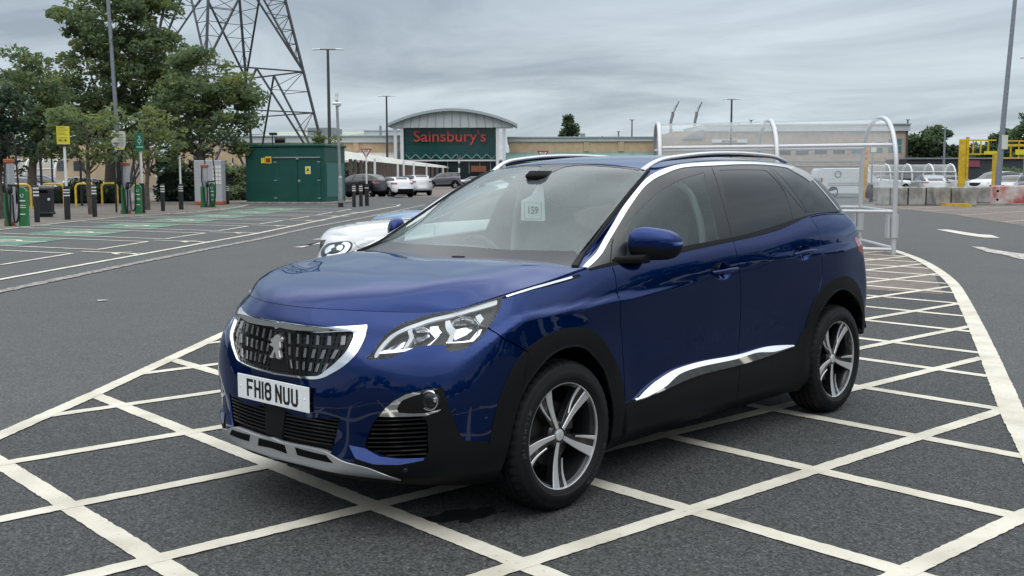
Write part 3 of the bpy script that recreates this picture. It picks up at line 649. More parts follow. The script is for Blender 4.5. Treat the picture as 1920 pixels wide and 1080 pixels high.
    for k in range(13):   # dark vertical ribs
        f0 = k/12.0
        for j in range(1):
            xt = 700+f0*700; xb = 745+f0*460; pts = [(400+xt/5.4, 560+(338+f0*10)/5.4), (400+(xt*.55+xb*.45)/5.4, 560+545/5.4), (400+xb/5.4, 560+(770+f0*5)/5.4)]
            c = LB.trace(pts, closed=False); c = c[inside(grille_in, c)]
            if len(c) > 3: rb.append(patch(LB, LB.stroke(None, .010, raw=c), -.007, .01, grid=.05))
    for zz, wz in ((.775, .010), (.705, .010), (.80, .004), (.75, .004), (.73, .004), (.68, .004), (.655, .008), (.82, .006)):
        c = np.array([LB.at((.9-.12*(y/.45)**2, y, zz)) for y in np.linspace(0, .44, 24)]); c[0][0] = 0; c = c[inside(grille_in, c+1e-5)]
        if len(c) > 2: rb.append(patch(LB, LB.stroke(None, wz, raw=c), -.0065, .006, grid=.05))
    emit('grille_mesh', rb, M['gloss_black'], gr); [emit('grille_fleck', [q], M['fleck'], gr, 'two') for q in fl]
    # emblem: standing lion silhouette
    lion = [(640, 368), (662, 380), (680, 398), (704, 400), (716, 420), (712, 448), (704, 440), (698, 424), (688, 440), (698, 470), (706, 500), (700, 528), (690, 516), (712, 560), (732, 604), (722, 622), (706, 618), (688, 606), (676, 570), (660, 545), (648, 575), (650, 606), (620, 606), (602, 592), (616, 575), (626, 545), (634, 512), (620, 490), (596, 482), (572, 470), (580, 455), (604, 452), (586, 436), (572, 418), (584, 404), (604, 412), (604, 396), (616, 376)]
    bx = []
    for a, b in lion:
        q = ray(400+a/5.4, 560+b/5.4); t = (0-CAM[1])/q[1]; t = (.885-CAM[0])/q[0]; p = CAM+q*t; bx.append((p[1], p[2]))
    my = sum(a for a, b in bx)/len(bx); mb = MB(); n = len(bx)
    ly = [((a-my)*.86, b) for a, b in bx]
    inner = [(a*.8, .748+(b-.748)*.86) for a, b in ly]
    mb.add([(.864-.25*(b-.75), a, b) for a, b in ly]+[(.876-.25*(b-.75), a, b) for a, b in ly]+[(.881-.25*(b-.75), a*.9, .748+(b-.748)*.95) for a, b in ly], [tuple(range(2*n, 3*n))]+[(i, (i+1) % n, n+(i+1) % n, n+i) for i in range(n)]+[(n+i, n+(i+1) % n, 2*n+(i+1) % n, 2*n+i) for i in range(n)])
    mb.build('emblem', mat('emblem_metal', (.36, .355, .34), rough=.35, metal=.6), car)
    # ---- lower intake and skid plate
    ig = emit('intake_grille', [patch(LB, intake, -.03, 0, grid=.04)], M['black_plastic'], car)[0]
    sl = []
    for k in range(8):
        zz = .372+k*.0155; c = np.array([LB.at((.93-.15*(y/.45)**2, y, zz)) for y in np.linspace(.055, .40, 24)]); c = c[inside(intake, c)]
        if len(c) > 3: sl.append(patch(LB, LB.stroke(None, .006, raw=c), -.008, .022, grid=.05))
    emit('intake_slat', sl, M['gloss_black'], ig)
    cen = LB.trace([np.array([0, LB.at((.9, 0, .36))[1]]), np.array([0, LB.at((.9, 0, .50))[1]]), LB.at((.9, .075, .50)), LB.at((.9, .06, .36))], smooth=False)
    emit('radar_cover', [patch(LB, cen, -.004, .02)], M['black_plastic'], car)
    sk = emit('skid_plate', [C.part('skid', off=.008, skirt=.03)], M['silver_plastic'], car)[0]
    slots = []
    for (y0, y1, s0, s1) in ((0, .095, -.012, .012), (.165, .345, 0.0, .035)):
        f = lambda y, z: LB.at((.92-.2*y*y, y, z))
        slots.append(patch(LB, LB.trace([f(y0, .338), f(y1, .337-.02*y1), f(y1+s1, .300), f(y1+s1*.5, .300), f(y0+.012+s0, .306)], smooth=False), .0095, .006, grid=.03))
    emit('skid_slot', slots, M['dark_void'], sk)
    sg = emit('corner_intake', [C.part('side_intake', off=-.022, skirt=.0)], M['black_plastic'], car, 'two')
    sl = []
    for k in range(9):
        y = 788+k*8.2; c = LB.trace([(680, y+1.5), (740, y+1), (800, y-2)], closed=False); c = c[inside(intake_side, c)]
        if len(c) > 3: sl.append(patch(LB, LB.stroke(None, .006, raw=c), -.006, .018, grid=.05))
    emit('corner_intake_slat', sl, M['gloss_black'], car, 'two')
    emit('fog_lamp_trim', [C.part('fogtrim', off=-.0015, skirt=.02)], M['chrome'], car, 'two')
    fc = LB.ev([LB.at((805, 751.5))])[0]; fn = np.array([.93, .36, 0.05]); fn /= np.linalg.norm(fn)
    def disc_obj(name, c, n, r, prof, m, parent):
        mb = MB(); zq = Vector(n).to_track_quat('Z', 'Y').to_matrix().to_4x4(); mb.M = Matrix.Translation(Vector(c)) @ zq; mb.lathe(prof, n=28); 
        o = mb.build(name, m, parent, smooth=True, auto=50); v = np.array(mb.v)*FLIP; mesh_obj(name, v, [f[::-1] for f in mb.f], m, parent, smooth=True, auto=50)
        return o
    disc_obj('fog_lamp', fc-fn*.012, fn, .035, [(.0, .004), (.018, .001), (.028, -.004), (.034, .006), (.036, .016), (.040, .016), (.042, 0), (.042, -.03)], M['reflector'], car)
    disc_obj('fog_lamp_lens', fc+fn*.002, fn, .035, [(0, .008), (.015, .007), (.028, .003), (.035, -.002)], M['lamp_glass'], car)
    disc_obj('parking_sensor', LB.ev([LB.at((912, 787))])[0]+np.array([.001, .001, 0]), np.array([.55, .83, 0]), .01, [(0, .003), (.009, .003), (.0115, 0), (.0115, -.01)], M['paint'], car)
    disc_obj('parking_sensor', LB.ev([LB.at((760, 882))])[0]+np.array([.001, .001, 0]), np.array([.85, .5, 0]), .01, [(0, .006), (.009, .006), (.0115, .004), (.0115, -.01)], M['gloss_black'], car)
    lip = LB.trace([(655, 834), (684, 840), (713, 855.5), (749, 859.5), (795, 858), (795, 862.5), (749, 871), (702, 870), (668, 860)], smooth=False)
    emit('bumper_lip', [patch(LB, lip, .004, .006, grid=.03, tilt=(0, 0, .75))], P, car, 'two')
    # ---- number plate
    pl = empty('p'); bpy.data.objects.remove(pl)
    mb = MB(); mb.box((.903, 0, .5516), (.006, .52, .111), bevel=.0028); pt = mb.build('number_plate', M['plate'], car)
    lt = stroke_letters('FH18 NUU', .079, .047, .0125, .0095, .0012)
    v = [(.9063+y_, x_, .5516-.0395+z_) for (x_, y_, z_) in lt.v]; mesh_obj('plate_text', v, lt.f, M['plate_ink'], pt)
    for sy in (-1, 1):
        mb = MB(); mb.lathe([(0, .0025), (.004, .002), (.0055, 0)], n=12); mb.v = [(.906+z_, sy*.232+x_, .5516+y_) for x_, y_, z_ in mb.v]; mb.build('plate_screw', M['plate'], pt, smooth=True)
    # plinth behind the plate
    mb = MB(); mb.box((.885, 0, .5516), (.030, .50, .10), bevel=.008); mb.build('plate_holder', M['black_plastic'], car)
    # ---- headlamps: cover, dark bowl, light guide, reflectors
    hl = emit('headlamp', [patch(LB, lamp, -.045, 0, grid=.03), ], M['lamp_inner'], car, 'two')
    # walls of the lamp bowl
    wall = C.part('lampF', off=-.012, skirt=.036); nf = (C.lab == 'lampF').sum(); wall = (wall[0], wall[1][nf:], wall[2])
    covers = emit('lamp_cover', [C.part('lampF', off=.0005, skirt=0)], M['lamp_glass'], car, 'two')
    def hsub(name, parts, m):
        a, b = emit(name, parts, m, None, 'two'); a.parent = hl[0]; b.parent = hl[1]
    covers[0].parent = hl[0]; covers[1].parent = hl[1]
    hsub('lamp_housing', [wall], M['gloss_black'])
    z6 = lambda a, b: (660+a/6.0, 540+b/6.0)
    drl = LB.trace([z6(238, 765), z6(262, 700), z6(330, 610), z6(420, 525), z6(520, 462), z6(640, 405), z6(900, 315), z6(1200, 238), z6(1480, 160), z6(1640, 120), z6(1640, 165), z6(1480, 215), z6(1200, 285), z6(900, 355), z6(660, 440), z6(540, 495), z6(440, 560), z6(350, 650), z6(290, 740), z6(260, 775)])
    hsub('running_light', [patch(LB, drl, -.012, .012, grid=.05)], M['drl'])
    low = LB.trace([z6(290, 725), z6(360, 690), z6(600, 670), z6(830, 640), z6(980, 520), z6(990, 520), z6(850, 650), z6(700, 685), z6(500, 715), z6(300, 730)])
    hsub('lamp_bezel', [patch(LB, low, -.010, .008, grid=.05)], M['chrome'])
    def bowl(px, py, ax, r, dep, squash, mname, name):
        c = LB.ev([LB.at((px, py))])[0]; n = np.array([.80, .58, .12]); n /= np.linalg.norm(n); c = c-n*.030
        mb = MB(); q = Vector(n).to_track_quat('Z', 'Y').to_matrix().to_4x4(); mb.M = Matrix.Translation(Vector(c)) @ q @ Matrix.Rotation(ax, 4, 'Z') @ Matrix.Diagonal((1, squash, 1, 1))
        prof = [(r*.18, -dep*.25), (r*.2, -dep), (r*.45, -dep*.85), (r*.75, -dep*.45), (r*.95, 0), (r, .010), (r*1.06, .010), (r*1.08, 0)]
        mb.lathe(prof, n=10); a = mb.build(name, M[mname], hl[0]); mesh_obj(name, np.array(mb.v)*FLIP, [f[::-1] for f in mb.f], M[mname], hl[1])
    bowl(868, 618, .3, .062, .04, .80, 'reflector', 'main_reflector'); bowl(783, 628, .3, .040, .03, .72, 'reflector', 'dip_reflector')
    bulb = LB.trace([z6(1395, 300), z6(1450, 275), z6(1490, 330), z6(1445, 395)], smooth=False); hsub('indicator', [patch(LB, bulb, -.012, .02, grid=.05)], M['drl'])
    mid = LB.trace([z6(1050, 345), z6(1100, 335), z6(1170, 450), z6(1130, 600), z6(1060, 610), z6(1105, 520)], smooth=False); hsub('lamp_divider', [patch(LB, mid, -.016, .03, grid=.05)], M['drl'])
    mid = LB.trace([z6(620, 450), z6(670, 440), z6(690, 540), z6(620, 650), z6(570, 660), z6(640, 545)], smooth=False); hsub('lamp_divider', [patch(LB, mid, -.014, .03, grid=.05)], M['drl'])
    fn_ = LB.trace([z6(870, 390), z6(960, 380), z6(1010, 470), z6(930, 540), z6(880, 480)], smooth=False); hsub('lamp_facet', [patch(LB, fn_, -.03, .01, grid=.05)], M['reflector'])
    rim_ = LB.trace([z6(1330, 575), z6(1420, 470), z6(1470, 455), z6(1440, 520), z6(1370, 590), z6(1250, 605), z6(1060, 610), z6(1060, 598), z6(1240, 590)], smooth=False); hsub('lamp_facet', [patch(LB, rim_, -.012, .012, grid=.05)], M['chrome'])
    for pts_, tl in (([z6(1085, 345), z6(1240, 300), z6(1330, 290), z6(1385, 320), z6(1375, 372), z6(1130, 382)], (0, 0, .9)), ([z6(1150, 495), z6(1180, 450), z6(1290, 425), z6(1365, 415), z6(1360, 455), z6(1300, 500), z6(1165, 565), z6(1140, 540)], (.3, 0, .8)), ([z6(700, 560), z6(720, 540), z6(860, 505), z6(870, 525), z6(760, 570), z6(690, 600)], (0, 0, .9)), ([z6(700, 430), z6(800, 395), z6(860, 440), z6(880, 470), z6(720, 460)], (0, .2, .6)), ([z6(420, 640), z6(590, 580), z6(560, 640), z6(450, 680), z6(330, 700)], (0, 0, .7))):
        hsub('lamp_facet', [patch(LB, LB.trace(pts_, smooth=False), -.022, .006, grid=.05, tilt=tl)], M['reflector'])
    # ---- chrome strip on the doors, fender vent strip, door handles
    top_ = LB.trace([(1190, 749), (1208, 730), (1226.6, 714), (1261, 693), (1312.5, 677), (1383, 664), (1433, 650), (1484, 646.5), (1487, 648)], closed=False)
    mid_ = LB.trace([(1190, 750), (1213, 742), (1244, 724.5), (1271, 701), (1312.5, 686.5), (1381, 672), (1415.6, 661), (1450, 659), (1484, 649)], closed=False)
    low_ = LB.trace([(1190, 751), (1226.6, 738), (1271, 718), (1312.5, 702), (1385, 684), (1440, 667), (1484, 650)], closed=False)
    dd = lambda P_, uv: .012+0*uv[:, 0]
    d2 = lambda P_, uv: .0118+0*uv[:, 0]
    st_ = emit('sill_trim', [patch(LB, np.concatenate([top_, mid_[::-1]]), 0, .018, grid=.02, disp=dd, tilt=(0, 0, 1.1))], M['satin_chrome'], car, 'two')
    em_ = emit('sill_trim_underside', [patch(LB, np.concatenate([mid_, low_[::-1]]), 0, .018, grid=.02, disp=d2, tilt=(0, 0, -.5))], M['chrome'], None, 'two')
    for a_, b_ in zip(em_, st_): a_.parent = b_
    vent = LB.trace([(941, 558), (947, 551), (1010, 530), (1085, 514), (1090, 518), (1068, 526), (1000, 543), (945, 560)], smooth=False)
    emit('fender_vent', [patch(LB, vent, .0015, .006, grid=.03)], M['black_plastic'], car, 'two')
    vent = LB.trace([(948, 555), (1000, 537.5), (1040, 527), (1071, 518.5), (1073, 521.5), (1040, 531), (1000, 542), (950, 557.5)], smooth=False)
    emit('fender_strip', [patch(LB, vent, .004, .004, grid=.03)], M['chrome'], car, 'two')
    for (cx, cy, drs) in ((1357, 508, doors_f), (1508, 474, doors_r)):
        s_ = 1.0 if cx < 1400 else .86
        cup = LB.trace([(cx-25*s_, cy+3), (cx-18*s_, cy-10*s_), (cx-4*s_, cy-18*s_), (cx+8*s_, cy-16*s_), (cx+14*s_, cy-6), (cx+13*s_, cy+10*s_), (cx+2*s_, cy+17*s_), (cx-12*s_, cy+15*s_)])
        cup = cups[0] if cx < 1400 else cups[1]
        c0 = cup.mean(0); r0 = np.linalg.norm(cup-c0, axis=1).mean()
        # recess shown as a real hollow: rings sinking inwards
        n = len(cup); V = []; NN = []; Fs = []
        for k, (sc_, dp) in enumerate(((1.0, .0), (.94, -.002), (.8, -.006), (.6, -.009), (.3, -.0105), (.02, -.011))):
            uvk = c0+(cup-c0)*sc_; Pk = LB.ev(uvk); Nk = LB.nrm(uvk); V += list(Pk+Nk*(dp+.0)); NN += list(Nk)
        # normals by tilt toward centre
        V = np.array(V); cc = V.mean(0); NN = np.array(NN)
        for k, tl in enumerate((.1, .6, .9, .6, .3, 0)):
            sl_ = slice(k*n, (k+1)*n); d_ = cc-V[sl_]; d_ /= np.maximum(np.linalg.norm(d_, axis=1, keepdims=True), 1e-6); NN[sl_] = NN[sl_]+d_*tl
        NN /= np.linalg.norm(NN, axis=1, keepdims=True)
        for k in range(5):
            for i in range(n): Fs.append((k*n+i, k*n+(i+1) % n, (k+1)*n+(i+1) % n, (k+1)*n+i))
        a_ = V[Fs[0][1]]-V[Fs[0][0]]; b_ = V[Fs[0][3]]-V[Fs[0][0]]
        if np.cross(a_, b_)@NN[0] < 0: Fs = [f[::-1] for f in Fs]
        CUPS.append((cup, V, Fs, NN, drs))
        # the grip: arched bar
        pts = []
        for t in np.linspace(0, 1, 13):
            p_, = [LB.at((cx-22*s_+48*s_*t, cy+4-9*s_*t+ (0))),]; w_ = LB.ev([p_])[0]+LB.nrm([p_])[0]*(.004+.020*math.sin(math.pi*min(1, max(0, t)))**.6); pts.append(w_)
        mb = MB(); V2 = []; 
        for i, p_ in enumerate(pts):
            t = i/12; hz = .0105*(.75+.25*math.sin(math.pi*t)); th = .006
            for k in range(8):
                a = 2*math.pi*k/8; V2.append((p_[0], p_[1]+th*math.cos(a), p_[2]+hz*math.sin(a)))
        mb.v = V2; mb.f = [(i*8+k, i*8+(k+1) % 8, (i+1)*8+(k+1) % 8, (i+1)*8+k) for i in range(12) for k in range(8)]+[tuple(range(8)), tuple(range(96, 104))]; mb.m = [0]*len(mb.f)
        mb.build('handle', P, drs[0], smooth=True, auto=60); mesh_obj('handle', np.array(V2)*FLIP, [f[::-1] for f in mb.f], P, drs[1], smooth=True, auto=60)
    for cup, V, Fs, NN, drs in CUPS:
        mesh_obj('handle_recess', V+np.array([0, .0, 0]), Fs, P, drs[0], normals=NN); mesh_obj('handle_recess', V*FLIP, [f[::-1] for f in Fs], P, drs[1], normals=NN*FLIP)
    # ---- bonnet
    bg = BC.stroke([np.array([0.0, 0.0]), np.array([0.0, BC.V*.5]), np.array([0.0, BC.V])], .004, False)
    bp_ = BC.uv*[.994, .997]+[.003, 0]; Pb = BC.ev(bp_); Nb = BC.nrm(bp_); Nb[Nb[:, 2] < 0] *= -1
    q0 = BC.quads[700]; fl_ = np.cross(Pb[q0[1]]-Pb[q0[0]], Pb[q0[3]]-Pb[q0[0]])[2] < 0
    Fb = [tuple(q[::-1]) if fl_ else tuple(q) for q in BC.quads]
    # rolled-down edges
    Vb = list(Pb); Nn_ = list(Nb); ecount = {}
    for f in Fb:
        for i in range(4): ecount[(f[i], f[(i+1) % 4])] = 1
    for (a, b) in list(ecount):
        if (b, a) in ecount or (abs(Pb[a][1]) < 1e-4 and abs(Pb[b][1]) < 1e-4): continue
        e = Pb[b]-Pb[a]; n = np.cross(e, Nb[a]); l = np.linalg.norm(n)
        if l < 1e-9: continue
        n /= l; k = len(Vb); Vb += [Pb[a], Pb[b], Pb[b]-Nb[b]*.015, Pb[a]-Nb[a]*.015]; Nn_ += [n*.8+Nb[a]*.6, n*.8+Nb[b]*.6, n, n]; Fb.append((k+1, k, k+3, k+2))
    emit('bonnet', [(np.array(Vb), Fb, np.array(Nn_))], P, car)
    # ---- greenhouse side
    outer_ = [(1096, 508.5), (1116, 477), (1133.5, 447), (1163, 397), (1189, 358), (1209.6, 338), (1242, 318.5), (1281, 307), (1339, 303), (1416, 301.5), (1474, 305.5), (1490, 311)]
    chrome = GS.trace([outer_[0]]+outer_+[outer_[-1], (1483, 317.5), (1474, 314.5), (1416, 308.5), (1339, 310.5), (1281, 314.5), (1246, 326.5), (1221, 340), (1202, 358), (1175, 397), (1145, 447), (1127, 478), (1108, 508), (1108, 508)])
    endp = GS.trace([(1488, 311), (1512, 320), (1525, 333), (1526, 336), (1517.5, 342), (1500, 330), (1482, 318)], smooth=False)
    low = GS.trace([*outer_, (1512, 325), (1520, 332), np.array([GS.U*.93, GS.V]), np.array([GS.U, GS.V]), np.array([GS.U, 0.0]), np.array([0, 0.0])], smooth=False)
    wf = GS.trace([(1320.5, 323), (1320.5, 323), (1281, 335), (1250, 350.5), (1215, 377.5), (1184.5, 408), (1174, 422), (1173, 440), (1176, 478), (1180, 489), (1180, 489), (1290, 465), (1348, 449.5), (1348, 449.5), (1331, 367.5)])
    wr = GS.trace([(1349, 318.5), (1349, 318.5), (1433, 318.5), (1438, 320), (1458.5, 340), (1474, 363), (1488, 411), (1488, 411), (1435, 429), (1374.5, 443), (1374.5, 443), (1363, 380)])
    wq = GS.trace([(1449, 316.5), (1449, 316.5), (1482.5, 320), (1521, 343), (1546.6, 369), (1569, 394), (1569, 394), (1540, 395.5), (1517.5, 398), (1514, 398)])
    gg = [GS.stroke([(1335, 314), (1351, 362), (1363, 405), (1373, 445)], .006), GS.stroke([(1443, 314), (1462, 340), (1487, 370), (1512, 400)], .006)]
    tri_gap = GS.stroke([(1148, 499), (1147, 460), (1150, 447)], .004)
    REG.update(wf=wf, wr=wr, wq=wq, low=low)
    Cg = Cut(GS, [('wf', wf), ('wr', wr), ('wq', wq)]+[('gap', g) for g in gg]+[('gap', tri_gap)]+[('chrome', chrome), ('endp', endp), ('frame', low)], 'roofside')
    emit('pillar_strip', [patch(GS, GS.stroke([(1525, 338), (1536, 350), (1549, 365), (1562, 381), (1572, 394)], .014), .003, .008, grid=.05)], M['satin'], car, 'two')
    emit('window_frame', [Cg.part('frame', off=-.002)], M['frame_black'], car, 'two')
    emit('window_chrome', [Cg.part('chrome', off=.003, skirt=.01)], M['satin_chrome'], car, 'two')
    emit('pillar_cap', [Cg.part('endp', off=.003, skirt=.02)], M['silver_plastic'], car, 'two')
    emit('roof_side', [Cg.part('roofside')], P, car, 'two')
    emit('side_window', [Cg.part('wf', off=-.004, skirt=0)], M['side_glass'], car, 'two')
    emit('side_window', [Cg.part('wr', off=-.004, skirt=0)], M['privacy_glass'], car, 'two')
    emit('quarter_window', [Cg.part('wq', off=-.001, skirt=0)], M['privacy_glass'], car, 'two')
    emit('inner_shell', [backing(GS, [wf, wr, wq], .02)], M['dark_void'], car)
    # belt strip (rubber)
    emit('belt_strip', [C.part('belt', off=.004, skirt=.012)], BP, car, 'two')
    # ---- roof and windscreen
    ut = .300*TC.U
    e1 = TC.at((1207, 327)); e2 = TC.at((1092, 479))
    wsv = lambda p: p
    ws = np.array([[0, 0], [ut, 0], [ut, .3], [ut, e1[1]-.045], [ut-.01, e1[1]-.02], [ut-.03, e1[1]-.01], [e2[0], e2[1]-.012], [0, e2[1]-.012]])
    wst = np.array([[0, 0], [ut+.006, 0], [ut+.006, e1[1]-.03], [ut+.004, e1[1]-.005], [ut-.02, e1[1]+.008], [e2[0], e2[1]+.006], [0, e2[1]+.01]])
    u1, u2 = (10.15/12)*TC.U, (11.7/12)*TC.U
    rw = np.array([[u1, 0], [u2, 0], [u2, .45], [u1, .50]])
    REG.update(ws=ws, wst=wst, rw=rw)
    Ct = Cut(TC, [('ws', ws), ('trim', wst), ('rw', rw)], 'roof')
    emit('roof', [Ct.part('roof')], P, car); emit('windscreen_trim', [Ct.part('trim', off=0, skirt=.03, disp=lambda P_, uv: .002+.007*np.clip((ut-.02-uv[:, 0])/.05, 0, 1))], M['black_plastic'], car)
    wsg = emit('windscreen', [Ct.part('ws', off=-.001, skirt=0)], M['ws_glass'], car)[0]
    emit('rear_window', [Ct.part('rw', off=-.001, skirt=0)], M['privacy_glass'], car)
    fb = TC.at((905, 466)) ; ub = TC.at((1082, 471))[0]
    ft = TC.trace([(905, 465.5), (950, 468.5), (1020, 470.5), (1078, 471)], closed=False); fr = np.concatenate([[[0, 0]], [[ft[0][0]+.002, 0]], ft, [[ft[-1][0]-.02, e2[1]-.013]], [[0, e2[1]-.013]]])
    emit('windscreen_frit', [patch(TC, fr, .0012, 0)], M['gloss_black'], wsg)
    frt = np.array([[ut, 0], [ut, e1[1]-.05], [ut-.05, e1[1]-.055], [ut-.055, .13], [ut-.09, .09], [ut-.30, .055], [ut-.31, 0]])
    emit('windscreen_frit', [patch(TC, frt, .0012, 0)], M['gloss_black'], wsg)
    # header under the roof
    Nn = TC.nrm(TC.uv); cenq = TC.uv[TC.quads].mean(1); keep = ~inside(ws, cenq) & ~inside(rw, cenq)
    mesh_obj('headliner', np.concatenate([TC.P-Nn*.03, (TC.P-Nn*.03)*FLIP]), [tuple(q) for q in TC.quads[keep]]+[tuple(q[::-1]+len(TC.P)) for q in TC.quads[keep]], M['headliner'], car, smooth=True)
    # roof rails
    rp = [(-1.075, .535, 1.505), (-1.16, .548, 1.548), (-1.32, .565, 1.578), (-1.60, .578, 1.600), (-1.95, .580, 1.608), (-2.25, .577, 1.602), (-2.44, .572, 1.587), (-2.56, .568, 1.562)]
    rc = curve(rp)(np.linspace(0, 1, 40)); V = []; Fs = []
    for i, p_ in enumerate(rc):
        t = i/39; w_ = .017*(1+.25*math.exp(-t*18)); h_ = .011; T_ = rc[min(i+1, 39)]-rc[max(i-1, 0)]; T_ /= np.linalg.norm(T_); Bn = np.cross(T_, [0, 1, 0]); Bn /= np.linalg.norm(Bn)
        for k in range(10):
            a = 2*math.pi*k/10; V.append(p_+np.array([0, 1, 0])*w_*math.cos(a)+Bn*h_*math.sin(a))
    Fs = [(i*10+k, i*10+(k+1) % 10, (i+1)*10+(k+1) % 10, (i+1)*10+k) for i in range(39) for k in range(10)]+[tuple(range(10)), tuple(range(390, 400))]
    V = np.array(V); ra = [mesh_obj('roof_rail', V, Fs, M['satin'], car, smooth=True), mesh_obj('roof_rail', V*FLIP, [f[::-1] for f in Fs], M['satin'], car, smooth=True)]
    # dark fin between rail and roof
    V = []; 
    for i, p_ in enumerate(rc): V += [p_-[0, 0, .006], np.array([p_[0], p_[1], min(p_[2]-.012, 0.0+1e9)])]
    for i, p_ in enumerate(rc): V[2*i+1] = np.array([p_[0], p_[1], p_[2]-.014*math.sin(math.pi*i/39)-.008])
    Fs = [(2*i, 2*i+1, 2*i+3, 2*i+2) for i in range(39)]; V = np.array(V)
    mesh_obj('rail_foot', V, Fs, M['black_plastic'], ra[0]); mesh_obj('rail_foot', V*FLIP, Fs, M['black_plastic'], ra[1])
    # ---- door mirrors
    for sy in (1, -1):
        c = np.array([-.648, .921, 1.162]); F_ = np.array([1, sy, 1])
        V = []; nU, nV = 40, 24
        for i in range(nU):
            a = 2*math.pi*i/nU
            for j in range(nV+1):
                b = -math.pi/2+math.pi*j/nV
                sg = lambda q, e: math.copysign(abs(q)**e, q)
                X = sg(math.cos(a)*math.cos(b), .72); Y = sg(math.sin(a)*math.cos(b), .55); Zz = sg(math.sin(b), .80)
                # blunt inboard, drawn out to a rounded point outboard-rear
                t = (Y+1)/2
                Zh = (.083 if Zz > 0 else .084)*(1-(.30 if Zz > 0 else .06)*t**2.2)
                Z = Zz*Zh-.012*t*(1 if Zz > 0 else 0)
                Xx = X*(.075 if X > 0 else .055)*(1-.16*t*t); V.append((Xx-Y*.060-.012*t*t, Y*.098, Z))
        Fs = []
        for i in range(nU):
            for j in range(nV): Fs.append((i*(nV+1)+j, ((i+1) % nU)*(nV+1)+j, ((i+1) % nU)*(nV+1)+j+1, i*(nV+1)+j+1))
        V = np.array(V); zc = V[:, 2]
        top = [f for f in Fs if np.mean([zc[k] for k in f]) > -.022]; bot = [f for f in Fs if np.mean([zc[k] for k in f]) <= -.022]
        mo = mesh_obj('door_mirror', (V+c)*F_, top if sy > 0 else [f[::-1] for f in top], P, car, smooth=True)
        mesh_obj('mirror_base', (V*[.985, .985, 1]+c)*F_, bot if sy > 0 else [f[::-1] for f in bot], BP, mo, smooth=True)
        mb = MB(); mb.tube([((c[0]-.055)*1, (c[1]+.02)*sy, c[2]), (c[0]-.058, (c[1]+.02)*sy, c[2])], .001, 4)
        # arm
        V = []
        for t in np.linspace(0, 1, 9):
            p_ = np.array([-.45-.13*t, .845+.075*t, 1.088+.002*t]); hh = .018+.004*t; tt = .034-.004*t
            for k in range(10):
                a = 2*math.pi*k/10; V.append(p_+np.array([tt*math.copysign(abs(math.cos(a))**.6, math.cos(a)), 0, hh*math.copysign(abs(math.sin(a))**.6, math.sin(a))]))
        Fs = [(i*10+k, i*10+(k+1) % 10, (i+1)*10+(k+1) % 10, (i+1)*10+k) for i in range(8) for k in range(10)]+[tuple(range(80, 90))]
        mesh_obj('mirror_arm', np.array(V)*F_, Fs, BP, mo, smooth=True, auto=60)
    # ---- wheels
    build_wheels(car)
    build_interior(car, LB)
    return car, LB
BC_OK = True; CUPS = []; REG = {}; CHARTS = {}
M['tail_red'] = mat('tail_red', (0.25, 0.01, 0.01), rough=.15, coat=1)
M['frame_black'] = mat('frame_black', (0.006, 0.007, 0.008), rough=.3, coat=.2)
M['satin_chrome'] = mat('satin_chrome', (0.80, 0.81, 0.82), rough=.22, metal=1.0)
M['fleck'] = mat('fleck', (0.26, 0.26, 0.26), rough=.3, metal=.9)

